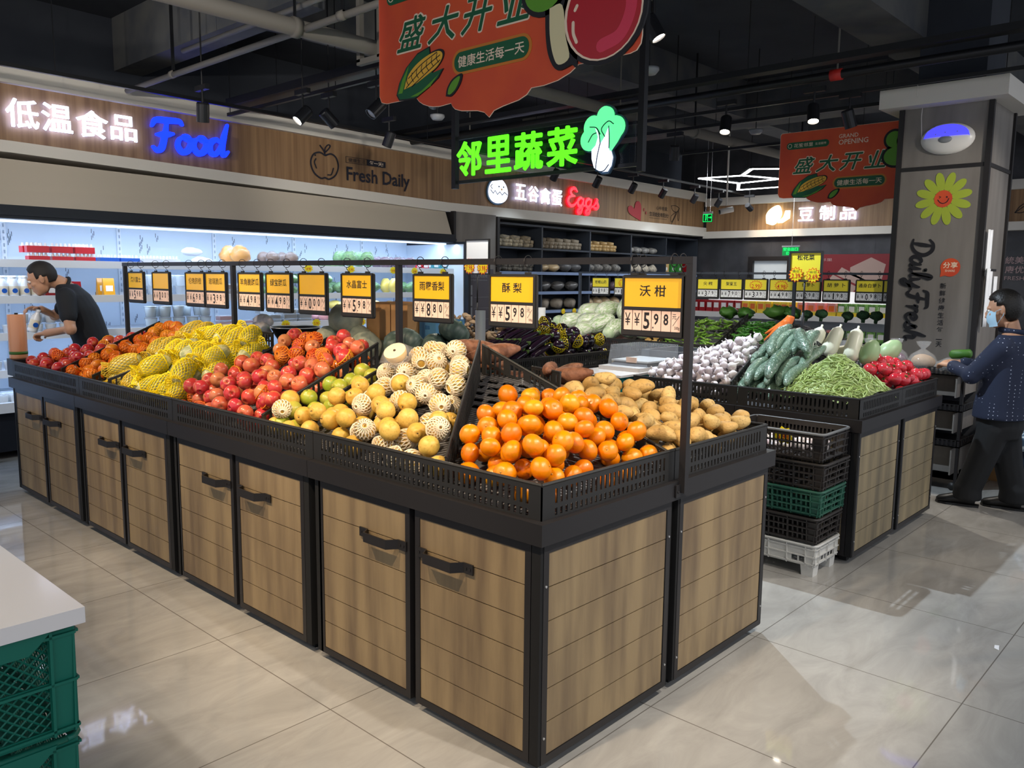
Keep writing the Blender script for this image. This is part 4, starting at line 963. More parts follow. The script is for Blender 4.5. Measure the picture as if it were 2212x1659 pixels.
# --- luffas in glossy film
def luffa(k):
    pts = []; rs = []
    for i in range(17):
        t = i/16; pts.append((-2.2+4.4*t, (.28+.1*k)*sin(pi*t), .05*sin(5*t+k))); rs.append(.42*min(1, .45+2.2*min(t, 1-t))*(1 if 0 < i < 16 else .5))
    return single('wrapped_luffa', MB().tube(pts, rs, 14), 'luffa_skin', 'luffa')
lu = []; rl_ = random.Random(21)
for layer in range(2):
    for row, x in enumerate((X2+.25, X2+.51)):
        for j in range(6):
            y = .50+.062*j-(.01 if row == 0 else -.03)+.02*layer
            if layer and j in (5,): continue
            xx = x+rl_.uniform(-.03, .03)+.02*layer
            lu.append((xx, y, D2(xx, max(y, .6))+.040+.058*layer+(.03 if row else 0), rl_.uniform(.072, .080), Euler((rl_.uniform(-.6, .6), -.40+rl_.uniform(-.08, .08), rl_.uniform(-.22, .22)))))
lu += [(X2+.52, .60, D2(X2+.5, .7)+.165, .09, Euler((.5, -.30, .55))), (X2+.55, .76, D2(X2+.5, .7)+.16, .09, Euler((.2, -.45, .1))), (X2+.24, .62, D2(X2+.24, .7)+.155, .09, Euler((.5, -.38, .1)))]
lay('luffa', 'luffa_skin', 'luffa', luffa, lu, lambda i: 'film-wrapped dark green luffa in the pile between garlic and beans', 'wrapped luffas', 4)
# --- green beans: a heap; the nearest ones are single things, the filling below is one mass
def bean(k):
    pts = [(-1+2*i/7, .16*sin(pi*i/7)*(1+k), .06*sin(6*i/7)) for i in range(8)]; rs = [.02, .065, .08, .07, .085, .07, .06, .015]
    return single('green_bean', MB().tube(pts, rs, 6), 'bean_skin', 'bean')
rb = random.Random(33); bcx, bcy, brx, bry = X2+.36, .33, .35, .30
def bsurf(x, y):
    a = hypot((x-bcx)/brx, (y-bcy)/bry); return max(D2(x, y)+.012, 1.09-.21*a**1.1)
cand = []
while len(cand) < 820:
    x, y = rb.uniform(X2+.06, X2+.71), rb.uniform(Y2+.06, .52+.05*rb.random())
    if hypot((x-bcx)/brx, (y-bcy)/bry) > 1.02: continue
    cand.append((x, y, bsurf(x, y)+rb.uniform(-.014, .010)))
cand.sort(key=lambda p: (p[0]-CAM_POS[0])**2+(p[1]-CAM_POS[1])**2-1.5*p[2])
bp_ = [bean(0), bean(1)]; used = set(); rest = MB()
for i, (x, y, z) in enumerate(cand):
    e = .01; nx, ny = -(bsurf(x+e, y)-bsurf(x-e, y))/(2*e), -(bsurf(x, y+e)-bsurf(x, y-e))/(2*e)
    q = Vector((nx, ny, 1)).to_track_quat('Z', 'Y'); q.rotate(Euler((0, 0, 0))); ro = (q @ Euler((rb.uniform(-.2, .2), rb.uniform(-.25, .25), rb.uniform(0, 6.28))).to_quaternion())
    s_ = rb.uniform(.038, .05)
    if i < 298:
        p = bp_[i % 2]; o = p if p.name not in used else dup(p); used.add(p.name)
        o.location = (x, y, z); o.rotation_euler = ro.to_euler(); o.scale = (s_,)*3; o['label'] = 'loose green bean on the heap beside the wrapped luffas'; o['group'] = 'green beans on the heap'
    else:
        m4 = Matrix.Translation((x, y, z)) @ ro.to_matrix().to_4x4() @ Matrix.Scale(s_, 4); pts = [m4 @ Vector((-1+2*k/5, .16*sin(pi*k/5), 0)) for k in range(6)]
        rest.tube(pts, [.02*s_, .075*s_, .08*s_, .08*s_, .07*s_, .02*s_], 6)
N_ = 26; gx = [X2+.05+.68*i/N_ for i in range(N_+1)]; gy = [Y2+.05+.53*i/N_ for i in range(N_+1)]
b0 = len(rest.v); rest.v += [(x, y, bsurf(x, y)-.024 if hypot((x-bcx)/brx, (y-bcy)/bry) < 1.02 else D2(x, y)+.004) for x in gx for y in gy]
fs = [(b0+i*(N_+1)+j, b0+(i+1)*(N_+1)+j, b0+(i+1)*(N_+1)+j+1, b0+i*(N_+1)+j+1) for i in range(N_) for j in range(N_) if hypot((gx[i]-bcx)/brx, (gy[j]-bcy)/bry) < 1.0]
rest.f += fs; rest.m += [0]*len(fs)
tag(rest.build('green_beans', 'bean_skin', smooth=True, loc=(bcx, bcy, .85)), 'mass of green beans filling the heap beside the wrapped luffas', 'beans', kind='stuff')
# --- tomatoes
def tomato(nm='tomato', mat='tomato_skin'):
    prof = [(0, -.80), (.3, -.84), (.7, -.68), (.97, -.25), (1.0, .1), (.88, .5), (.55, .78), (.25, .80), (.08, .72), (0, .70)]
    o = single(nm, MB().lathe(prof, 18), mat, 'tomato')
    c = MB()
    for k in range(5): a = 2*pi*k/5; c.tube([(0, 0, .74), (.2*cos(a), .2*sin(a), .83), (.42*cos(a), .42*sin(a), .80)], [.05, .05, .01], 4)
    c.tube([(0, 0, .74), (0, .02, .98)], .04, 5); c.build('calyx', 'calyx_green', o, True, world=False); return o
spots = heap(81, [(X2+.80, .11), (X2+1.33, .11), (X2+1.33, .38), (X2+.98, .40), (X2+.80, .34)], D2, lambda x, y: D2(x, y)+.16, (.036, .043), 90)
place([tomato()], spots, lambda i, x, y, z, p: 'shiny red tomato in the end tray right of the beans', 'tomatoes of the second island', 13, .9, 1.0)
spots = heap(82, [(2.68, 4.16), (3.2, 4.16), (3.2, 4.6), (2.68, 4.6)], D4, lambda x, y: D4(x, y)+.22, (.036, .042), 50)
place([tomato()], spots, lambda i, x, y, z, p: 'red tomato in the distant tray beyond the dark pumpkins', 'distant tomatoes', 14, .9, 1.0)
# --- mushrooms / ginger, aubergines on island 4
def mushroom(k):
    mb = MB().lathe([(0, -.2), (.95, -.25), (1.0, -.05), (.8, .3), (.4, .5), (0, .55)], 12); o = single('mushroom', mb, 'ginger_skin', 'mushroom'); MB().tube([(0, 0, -.2), (.1, 0, -.7)], [.22, .18], 7).build('stem', 'garlic_skin', o, True, world=False); return o
spots = heap(91, [(2.68, 3.45), (3.22, 3.45), (3.22, 4.06), (2.68, 4.06)], D4, lambda x, y: D4(x, y)+.17, (.028, .036), 170)
place([mushroom(0)], spots, lambda i, x, y, z, p: 'brown mushroom in the tray behind the dark pumpkins', 'brown mushrooms', 15, .8, 1.0)
def ginger(k):
    mb = MB()
    r = random.Random(k+5)
    mb.tube([(-1.2, 0, 0), (-.4, .1, .05), (.4, -.05, 0), (1.2, .15, .1)], [.25, .42, .4, .25], 8)
    for i in range(4): a = -.9+.6*i; mb.tube([(a, 0, 0), (a+.2, (.5 if i % 2 else -.5), .15), (a+.3, (.85 if i % 2 else -.85), .2)], [.3, .27, .14], 7)
    return single('ginger_root', mb, 'ginger_skin', 'ginger')
gg = []; rg = random.Random(8)
for i in range(26): x, y = rg.uniform(2.68, 3.1), rg.uniform(3.02, 3.28); gg.append((x, y, D4(x, y)+.04+.04*(i % 3), .055, Euler((rg.uniform(-.5, .5), rg.uniform(-.5, .5), rg.uniform(0, 6)))))
lay('ginger', 'ginger_skin', 'ginger', ginger, gg, lambda i: 'knobbly ginger root between the mushrooms and the long aubergines', 'ginger roots', 5)
def aub(k):
    pts = [(-2.4+4.8*i/12, .3*sin(pi*i/12), 0) for i in range(13)]; rs = [.15, .34, .42, .45, .46, .46, .45, .43, .41, .38, .34, .28, .12]
    o = single('long_aubergine', MB().tube(pts, rs, 12), 'eggplant_skin', 'aubergine'); MB().tube([(2.2, .08, 0), (2.4, 0, 0), (2.7, -.05, .05)], [.32, .25, .08], 8).build('calyx', 'calyx_green', o, True, world=False); return o
au = []; re_ = random.Random(18)
for layer in range(2):
    for row, x in enumerate((2.78, 3.06)):
        for j in range(6): y = 2.66+.066*j+.02*layer; au.append((x+.02*layer, y, D4(x, max(y, 2.95))*.5+D4(x, y)*.5+.05+.06*layer, .062, Euler((0, -.34+re_.uniform(-.08, .08), re_.uniform(-.15, .15)))))
lay('aubergine', 'eggplant_skin', 'aubergine', aub, au, lambda i: 'long glossy black aubergine in the tray before the round netted ones', 'long aubergines', 6)
def raub(k):
    o = single('round_aubergine', MB().lathe([(0, -1), (.5, -.9), (.9, -.5), (1, 0), (.85, .5), (.5, .85), (.2, .98), (0, 1)], 18), 'eggplant_skin', 'aubergine'); MB().lathe([(.42, .82), (.25, 1.02), (.1, 1.15), (0, 1.2)], 7).build('calyx', 'calyx_green', o, True, world=False)
    if k == 0: net_sleeve(ballfn(1, 1, 1.05), .2, 1.5, 14, 9, .03, 1.0).build('foam_net', 'foam_yellow', o, False, world=False)
    return o
spots = heap(95, [(3.30, 2.66), (3.85, 2.66), (3.85, 3.15), (3.30, 3.2)], D4, lambda x, y: D4(x, y)+.22, (.050, .056), 60)
ca = [raub(0), raub(1)]
place(ca, spots, lambda i, x, y, z, p: ('round black aubergine in a yellow net' if len(p.children) > 1 else 'bare round black aubergine') + ' at the end of the aubergine island', lambda p: 'netted round aubergines' if len(p.children) > 1 else 'bare round aubergines', 16, 1.5, 1.0)
# --- far island: cabbages, chinese cabbages, peppers, potatoes
def cabbage(k):
    mb = MB()
    for a, s_ in ((0, 1), (.9, .97), (2.2, .985), (3.6, .975), (5, .99)):
        off = Vector((a, a*2, 0)); mb.ball((.06*cos(a*2), .06*sin(a*2), .02*a), (s_, s_, s_*.86), 14, 9, fn=lambda v: v*(1+.10*noise.noise(v*1.6+off)))
    return single('round_cabbage', mb, 'cabbage_leaf', 'cabbage')
def napa(k):
    mb = MB()
    for a in range(5):
        off = Vector((a*3, k*5, 0)); mb.ball((.12*cos(a*1.3), .12*sin(a*1.3), .05*a), (.86, .86, 1.55), 14, 11, fn=lambda v: Vector((v.x*(1+.2*noise.noise(Vector((v.x*3.4, v.y*3.4, v.z*.8))+off))*(1-.16*v.z), v.y*(1+.2*noise.noise(Vector((v.x*3.4, v.y*3.4, v.z*.8))+off))*(1-.16*v.z), v.z)))
    return single('chinese_cabbage', mb, 'napa_leaf', 'cabbage')
nc = [(5.25, 3.72, 1.04, .10, (.9, .6, .3)), (5.30, 3.92, 1.05, .10, (1.0, .7, .2)), (5.22, 3.52, 1.0, .095, (.7, .9, 1)), (5.55, 3.60, 1.2, .11, (.2, .1, .3)), (5.52, 3.84, 1.17, .105, (.9, 1.0, .6)), (5.50, 4.05, 1.15, .105, (.9, 1.1, .2)), (5.14, 3.85, .98, .09, (.5, 1.3, .2)), (5.3, 4.15, 1.05, .10, (.9, 1.2, .2))]
lay('napa', 'napa_leaf', 'cabbage', napa, [(a, b, c, d_*.93, Euler(e)) for a, b, c, d_, e in nc], lambda i: 'film-wrapped long chinese cabbage piled on the far island', 'long chinese cabbages', 7)
rc = [(5.15, 3.30, .99, .085), (5.17, 3.14, .99, .08), (5.38, 3.32, 1.08, .09), (5.40, 3.14, 1.08, .09), (5.58, 3.24, 1.17, .09), (5.13, 3.52, .955, .07), (5.56, 3.42, 1.2, .09), (5.6, 3.06, 1.17, .085), (5.12, 4.3, .97, .08), (5.3, 4.32, 1.02, .085)]
lay('cabbage', 'cabbage_leaf', 'cabbage', cabbage, [(a, b, c, d_, Euler((i, i*2, i))) for i, (a, b, c, d_) in enumerate(rc)], lambda i: 'round pale green cabbage right of the long chinese cabbages', 'round cabbages', 8)
spots = heap(97, [(5.08, 2.93), (5.3, 2.93), (5.3, 3.08), (5.08, 3.08)], D3, lambda x, y: D3(x, y)+.09, (.035, .04), 16)
place([potato(7)], spots, lambda i, x, y, z, p: 'small brown yam behind the large mandarin price tag', 'yams on the far island', 17, .6, 1.0)
def pepper(mat, nm):
    def b(k):
        pts = [(-2.4+4.8*i/9, .5*sin(pi*i/9*(1+.5*k)), .15*sin(i)) for i in range(10)]; rs = [.05, .2, .3, .36, .40, .42, .42, .40, .34, .2]
        o = single(nm, MB().tube(pts, rs, 8), mat, 'pepper'); MB().tube([(2.3, 0, .05), (2.7, .1, .2), (3.1, .25, .5)], [.18, .09, .07], 5).build('stem', 'calyx_green', o, True, world=False); return o
    return b
def pile(region, deck, hgt, n, size, seed, builder, lab, grp, ends=.35):
    r = random.Random(seed); out = []
    x0, x1, y0, y1 = region; cx, cy = (x0+x1)/2, (y0+y1)/2
    for i in range(n):
        x, y = r.uniform(x0, x1), r.uniform(y0, y1); a = max(abs(x-cx)/((x1-x0)/2), abs(y-cy)/((y1-y0)/2))
        h = hgt*(1-.6*a*a)*r.uniform(.35, 1)
        out.append((x, y, deck(x, y)+.02+h, r.uniform(*size), Euler((r.uniform(-ends, ends), r.uniform(-ends, ends), r.uniform(0, 6.28)))))
    lay('x', None, None, builder, out, lambda i: lab, grp, 1)
pile((5.08, 5.62, 1.88, 2.22), D3, .13, 190, (.018, .022), 5, pepper('pepper_green', 'green_pepper'), 'curly dark green pepper in the middle heap of the far island', 'dark green peppers')
pile((5.08, 5.62, 2.34, 2.84), D3, .11, 130, (.020, .025), 6, pepper('pepper_light', 'light_green_pepper'), 'long light green pepper left of the dark green heap', 'light green peppers')
# --- on island 2's ridge: white gourds, carrots, a few bags
def gourd(k): return single('white_gourd', MB().lathe([(0, -2), (.5, -1.9), (.8, -1.5), (.85, -.8), (.75, 0), (.72, .6), (.6, 1.2), (.3, 1.5), (.12, 1.6), (.1, 1.9), (0, 1.9)], 16), 'daikon_skin', 'gourd')
lay('g', None, None, gourd, [(3.44, .66, 1.12, .062, Euler((.2, .3, 0))), (3.47, .56, 1.13, .062, Euler((.3, .4, .2))), (3.50, .44, 1.12, .064, Euler((.1, .5, .2))), (3.56, .50, 1.06, .06, Euler((1.2, .4, .2)))], lambda i: ['white gourd nearest the bagged carrots', 'white gourd in the middle of the three standing ones', 'white gourd at the right of the three standing ones', 'white gourd lying low before the standing ones'][i], 'white gourds', 1)
def carrot(k): return single('carrot', MB().lathe([(0, -2), (.15, -1.9), (.4, 0), (.6, 1.5), (.55, 1.75), (0, 1.8)], 10), 'carrot_skin', 'carrot')
lay('c', None, None, carrot, [(3.42+.03*(i % 2), .86+.035*(i//2), 1.17+.03*(i % 2), .045, Euler((.2*i, .25, .2))) for i in range(6)], lambda i: 'orange carrot standing in a bag beside the white gourds', 'bagged carrots', 1)
def ggourd(k): return single('pale_green_gourd', MB().lathe([(0, -1.2), (.5, -1.1), (.8, -.6), (.85, 0), (.65, .7), (.3, 1.1), (0, 1.2)], 14), 'gourd_skin', 'gourd')
lay('gg', None, None, ggourd, [(3.50, .34, 1.07, .07, Euler((.3, .2, 0))), (3.86, .34, 1.06, .075, Euler((.5, .7, 0)))], lambda i: ['small pale green gourd beside the white gourds', 'pale green gourd in a clear bag near the pillar'][i], 'pale green gourds', 1)
for i in range(9):
    pass
# ------------------------------------------------------------ signs, banners, drawings
SCRIPT = {
 'F': (.72, [[(.02, .76), (.14, .95), (.45, .97), (.8, .98), (.9, .88)], [(.46, .95), (.38, .5), (.28, .1), (.15, .0), (.03, .1)], [(.15, .5), (.4, .52), (.62, .56)]]),
 'D': (.84, [[(.06, .84), (.28, 1.0), (.6, .95), (.8, .6), (.66, .2), (.35, .0), (.03, .05)], [(.36, .94), (.29, .45), (.2, .05)]]),
 'E': (.62, [[(.6, .84), (.45, 1.0), (.25, .93), (.18, .75), (.3, .58), (.45, .56)], [(.32, .56), (.1, .45), (.03, .2), (.2, .0), (.42, .05), (.6, .25)]]),
 'o': (.48, [[(.25, .5), (.08, .4), (.03, .18), (.15, .0), (.32, .06), (.42, .28), (.34, .48), (.22, .5), (.32, .40), (.54, .44)]]),
 'a': (.54, [[(.38, .42), (.24, .5), (.07, .36), (.04, .12), (.16, 0), (.3, .1), (.42, .44)], [(.43, .49), (.39, .15), (.45, .0), (.58, .1)]]),
 'd': (.58, [[(.38, .42), (.24, .5), (.07, .36), (.04, .12), (.16, 0), (.3, .1), (.44, .4)], [(.62, 1.02), (.5, .6), (.43, .2), (.48, .0), (.62, .12)]]),
 'i': (.27, [[(.1, .48), (.06, .15), (.12, 0), (.28, .1)], [(.15, .69), (.16, .72), (.17, .70)]]),
 'l': (.30, [[(.02, .08), (.22, .6), (.30, .92), (.22, 1.0), (.13, .75), (.09, .2), (.16, 0), (.32, .1)]]),
 'y': (.52, [[(.03, .48), (.05, .15), (.15, .03), (.3, .15), (.42, .46)], [(.43, .49), (.36, .0), (.25, -.33), (.1, -.38), (.05, -.26), (.25, -.06), (.54, .1)]]),
 'r': (.42, [[(.02, .38), (.12, .5), (.13, .3), (.08, 0)], [(.11, .25), (.22, .46), (.36, .49), (.39, .38)]]),
 'e': (.44, [[(.03, .2), (.26, .28), (.32, .43), (.2, .5), (.06, .36), (.05, .12), (.18, 0), (.34, .06), (.46, .2)]]),
 's': (.40, [[(.0, .05), (.18, .33), (.26, .52), (.26, .36), (.34, .15), (.25, 0), (.08, .02), (.05, .12)]]),
 'h': (.54, [[(.30, 1.0), (.17, .5), (.06, 0)], [(.1, .2), (.24, .46), (.37, .44), (.36, .2), (.39, .02), (.54, .1)]]),
 'g': (.52, [[(.37, .42), (.22, .5), (.06, .36), (.04, .14), (.15, .02), (.3, .12), (.4, .44)], [(.41, .48), (.34, .0), (.24, -.32), (.08, -.36), (.04, -.24), (.25, -.04), (.54, .12)]]),
}
def script(mb, F, word, x, y, h, wk=.12, n0=0, n1=.03, rot=0, slope=0, kx=1.0):
    ca, sa = cos(rot), sin(rot); px = 0; k = 0
    for ch in word:
        adv, st = SCRIPT[ch]
        for s in st:
            pts = [((px+a*kx)*h, (b+slope*(px+a))*h) for a, b in s]; pts = [(x+a*ca-b*sa, y+a*sa+b*ca) for a, b in pts]
            k += 1; stroke(mb, F, pts, [h*wk*.55, h*wk*1.1, h*wk*1.2, h*wk, h*wk*.55], n0, n1+.0004*k, per=7)
        px += adv*kx
    return px*h
def F_at(F, n): return Fr(F.O+F.N*n, F.R, F.U)
Fw = F_at(FB, .01)
def lit_chars(name, label, F, chars, boxes, mat, n=.03, ext=.004, bold=.012, side=None):
    t = thing(name, label, 'sign', F.P(boxes[0][0], boxes[0][1], 0))
    for ch, (x, y, w_, h_) in zip(chars, boxes):
        mb = MB(); text(mb, F, ch, x, y, w_, h_, n=n, ext=ext, side=1, fat=.018); mb.build('character', [mat, 'sign_glow'], t)
    return t
lit_chars('illuminated_sign', 'glowing white chinese characters 低温食品 on the wood fascia above the fridge', Fw, '低温食品', [(-.02, 2.70, .255, .235), (.255, 2.705, .25, .235), (.535, 2.695, .275, .235), (.83, 2.705, .24, .225)], 'sign_white')
t = thing('illuminated_sign', 'glowing blue script word Food on the fascia above the fridge', 'sign', FB.P(1.22, 2.65, 0))
mb = MB(); script(mb, Fw, 'Food', 1.21, 2.66, .29, .17, .01, .035, slope=.05, kx=1.18); mb.build('script_lettering', 'sign_blue', t)
# printed apple with Fresh Daily
t = thing('wall_lettering', 'dark apple drawing with Fresh Daily lettering printed on the wood fascia', 'lettering', FB.P(3.2, 2.6, 0))
mb = MB(); cx, cy = 3.215, 2.755
stroke(mb, Fw, [(cx+.01, cy+.09), (cx-.07, cy+.115), (cx-.155, cy+.08), (cx-.19, cy-.01), (cx-.15, cy-.11), (cx-.06, cy-.165), (cx, cy-.155), (cx+.06, cy-.165), (cx+.15, cy-.11), (cx+.19, cy-.01), (cx+.16, cy+.08), (cx+.09, cy+.115), (cx+.01, cy+.09)], .018, 0, .003)
stroke(mb, Fw, [(cx+.01, cy+.09), (cx-.01, cy+.14), (cx-.06, cy+.19)], .016, 0, .0031); stroke(mb, Fw, [(cx, cy+.12), (cx+.04, cy+.15), (cx+.08, cy+.2), (cx+.05, cy+.21), (cx+.01, cy+.17), (cx+.005, cy+.12)], .014, 0, .0032)
stroke(mb, Fw, [(cx-.12, cy+.04), (cx-.14, cy), (cx-.115, cy-.06)], .014, 0, .003); stroke(mb, Fw, [(cx+.12, cy-.04), (cx+.09, cy-.11), (cx+.04, cy-.12)], .014, 0, .003); stroke(mb, Fw, [(cx-.13, cy+.075), (cx-.125, cy+.08)], .016, 0, .003)
mb.build('apple_drawing', 'ink_violet', t)
mb = MB(); text(mb, Fw, 'Fresh Daily', 3.52, 2.552, .99, .205, n=.003, bold=.02); mb.build('lettering', 'ink_violet', t)
mb = MB(); bx, by = 3.515, 2.80
for a in ((bx, bx+.31, by, by+.004), (bx, bx+.31, by+.066, by+.07), (bx, bx+.004, by, by+.07)): mb.fbox(Fw, a[0], a[1], a[2], a[3], 0, .003)
mb.fbox(Fw, bx+.31, bx+.60, by, by+.07, 0, .003); text(mb, Fw, '健康生活', bx+.035, by+.012, .25, .046, n=.003); mb.build('slogan_box', 'ink_violet', t)
mb = MB(); text(mb, Fw, '每一天!', bx+.35, by+.012, .21, .046, n=.0045, bold=.01); mb.build('slogan', 'banner_pale', t)
# eggs sign
lit_chars('illuminated_sign', 'glowing white characters 五谷禽蛋 on the far fascia beside the egg emblem', Fw, '五谷禽蛋', [(6.535, 2.622, .25, .22), (6.83, 2.615, .25, .225), (7.12, 2.605, .25, .23), (7.41, 2.6, .25, .235)], 'sign_white', bold=.006)
t = thing('illuminated_emblem', 'glowing white cracked egg with a small chick face left of the far white characters', 'sign', FB.P(6.15, 2.55, 0))
mb = MB(); eg = [(6.15+.185*cos(a)*(1-.12*sin(a)), 2.70+.165*sin(a)) for a in [2*pi*i/36 for i in range(36)]]; mb.prism(eg, Fw, .02, .06); mb.build('egg_face', 'sign_white', t)
mb = MB(); stroke(mb, Fw, [(5.97, 2.70), (6.02, 2.66), (6.06, 2.70), (6.11, 2.65), (6.16, 2.69), (6.21, 2.65), (6.26, 2.69), (6.32, 2.66)], .012, .06, .064, per=1); stroke(mb, Fw, [(6.0, 2.72), (5.97, 2.75), (6.0, 2.78)], .01, .06, .064)
for ex in (6.14, 6.24): mb.prism(disc(ex, 2.76, .012, n=10), Fw, .06, .065)
mb.build('line_drawing', 'sign_line', t); mb = MB(); mb.prism([(6.18, 2.735), (6.215, 2.735), (6.2, 2.70)], Fw, .06, .065); mb.build('beak', 'banner_corn', t)
mb = MB(); mb.prism([(x*1.0+(x-6.15)*.14, y+(y-2.70)*.14) for x, y in eg], Fw, -.005, .019); mb.build('back_plate', 'sign_line', t)
t = thing('illuminated_sign', 'glowing red script word Eggs on the far wood fascia', 'sign', FB.P(7.8, 2.58, 0))
mb = MB(); script(mb, Fw, 'Eggs', 7.80, 2.63, .27, .17, .01, .035, kx=1.55); mb.build('script_lettering', 'sign_red', t)
t = thing('wall_lettering', 'small red heart with chinese slogan and leaf sketch printed on the far fascia', 'lettering', FB.P(10, 2.6, 0))
mb = MB(); hp = [(10.02, 2.52), (9.66, 2.62), (9.60, 2.72), (9.70, 2.76), (9.80, 2.72), (9.84, 2.82), (9.95, 2.85), (10.03, 2.76)]; mb.prism([tuple(p) for p in spline(hp+[hp[0]], 4)[:-1]], Fw, 0, .003); mb.prism(disc(10.13, 2.72, .012, .03, 10), Fw, 0, .003); mb.prism(disc(10.2, 2.67, .012, .03, 10), Fw, 0, .003); mb.build('heart', M('heart_red', '#a8353f', .6), t)
mb = MB(); text(mb, Fw, '心中有爱,', 10.55, 2.745, .42, .075, n=.003); text(mb, Fw, '生活处处有阳光!', 10.32, 2.625, .68, .08, n=.003, bold=.008); mb.fbox(Fw, 10.32, 10.95, 2.595, 2.598, 0, .003); mb.build('slogan', 'ink', t)
mb = MB()
for s in ([(11.1, 2.86), (11.25, 2.87), (11.4, 2.83), (11.3, 2.76), (11.15, 2.78), (11.1, 2.86)], [(11.3, 2.76), (11.22, 2.66), (11.12, 2.56), (11.1, 2.66), (11.2, 2.72), (11.28, 2.75)], [(11.38, 2.8), (11.40, 2.7), (11.38, 2.60), (11.34, 2.68), (11.36, 2.78)], [(11.4, 2.83), (11.3, 2.72), (11.1, 2.5)]): stroke(mb, Fw, s, .008, 0, .003)
mb.build('leaf_sketch', 'ink', t)
# tofu sign
Fd = FW(12.97)
lit_chars('illuminated_sign', 'glowing white characters 豆制品 on the fascia of the right far wall', Fd, '豆制品', [(-5.06, 2.578, .28, .24), (-4.67, 2.576, .28, .26), (-4.30, 2.572, .28, .26)], 'sign_white', bold=.006)
t = thing('illuminated_emblem', 'glowing cream emblem of cut tofu blocks left of the far white characters', 'sign', (12.9, 5.45, 2.55))
mb = MB(); mb.prism([tuple(p) for p in spline([(-5.66, 2.56), (-5.67, 2.72), (-5.58, 2.83), (-5.44, 2.88), (-5.38, 2.76), (-5.40, 2.66), (-5.52, 2.53), (-5.66, 2.56)], 4)[:-1]], Fd, .01, .05); mb.prism([(-5.40, 2.62), (-5.34, 2.66), (-5.30, 2.78), (-5.22, 2.78), (-5.22, 2.64), (-5.36, 2.56), (-5.44, 2.56)], Fd, .01, .045); mb.build('tofu_face', 'sign_cream', t)
# green sign over the aisle: black board of dark clear acrylic with lit characters and a pak choi emblem, hung from posts
Fg = FW(2.5); GX = 2.5
t = thing('hanging_sign', 'glowing green characters 邻里蔬菜 with a lit pak choi emblem hanging over the aisle', 'sign', (GX, 2.3, 2.2))
mb = MB(); mb.fbox(Fg, -3.04, -1.45, 2.205, 2.50, -.012, -.004); mb.build('acrylic_board', 'acrylic', t)
mb = MB(); mb.fbox(Fg, -3.05, -1.43, 2.185, 2.207, -.03, .0); mb.fbox(Fg, -3.05, -1.43, 2.498, 2.52, -.03, 0); mb.build('frame_bar', 'can_black', t)
for y in (1.40, 3.03): MB().box(GX-.02, y-.02, 2.15, GX+.02, y+.02, 4).build('hanging_post', 'can_black', t)
for ch, (x, y, w_, h_) in zip('邻里蔬菜', [(-2.98, 2.228, .25, .245), (-2.69, 2.228, .245, .25), (-2.413, 2.224, .255, .25), (-2.122, 2.225, .255, .25)]):
    mb = MB(); text(mb, Fg, ch, x, y, w_, h_, n=.03, ext=.005, side=1, fat=.022); mb.build('character', ['sign_green', 'green_glow'], t)
e_ = MB()
lobes = [(-1.766, 2.365, .066), (-1.735, 2.438, .072), (-1.644, 2.493, .062), (-1.568, 2.425, .066), (-1.64, 2.40, .08), (-1.70, 2.39, .07)]
for cx, cy, r in lobes: e_.prism(disc(cx, cy, r+.010, n=22), Fg, .01, .03)
st_ = [(-1.70, 2.43), (-1.69, 2.37), (-1.715, 2.32), (-1.742, 2.30), (-1.742, 2.245), (-1.72, 2.18), (-1.67, 2.15), (-1.62, 2.15), (-1.587, 2.197), (-1.578, 2.247), (-1.595, 2.292), (-1.55, 2.33), (-1.51, 2.38), (-1.51, 2.43), (-1.6, 2.45)]
e_.prism(st_, Fg, .009, .0305); plate = e_.build('emblem_back', 'sign_line', t)
e_ = MB()
for i, (cx, cy, r) in enumerate(lobes): e_.prism(disc(cx, cy, r, n=22), Fg, .03, .045+.001*i)
e_.prism([(-1.611, 2.329), (-1.6, 2.285), (-1.555, 2.335), (-1.52, 2.384), (-1.52, 2.427), (-1.606, 2.44)], Fg, .03, .052); e_.build('emblem_leaves', 'sign_mint', t)
e_ = MB(); e_.prism([(-1.707, 2.427), (-1.686, 2.374), (-1.704, 2.324), (-1.734, 2.30), (-1.732, 2.245), (-1.712, 2.19), (-1.665, 2.164), (-1.624, 2.164), (-1.597, 2.197), (-1.587, 2.247), (-1.603, 2.292), (-1.608, 2.34), (-1.605, 2.43), (-1.635, 2.372), (-1.667, 2.33), (-1.682, 2.38)], Fg, .03, .056); e_.build('emblem_stem', 'sign_white', t)
e_ = MB()
for s in ([(-1.70, 2.17), (-1.69, 2.25), (-1.67, 2.33)], [(-1.60, 2.2), (-1.64, 2.165), (-1.70, 2.17)], [(-1.667, 2.33), (-1.68, 2.40), (-1.70, 2.43)], [(-1.635, 2.372), (-1.66, 2.42), (-1.61, 2.46), (-1.57, 2.44)], [(-1.605, 2.43), (-1.60, 2.36), (-1.60, 2.3)], [(-1.76, 2.35), (-1.73, 2.39), (-1.70, 2.40)], [(-1.75, 2.44), (-1.70, 2.43), (-1.67, 2.39)]): stroke(e_, Fg, s, .006, .056, .0585)
e_.build('emblem_lines', 'sign_line', t)

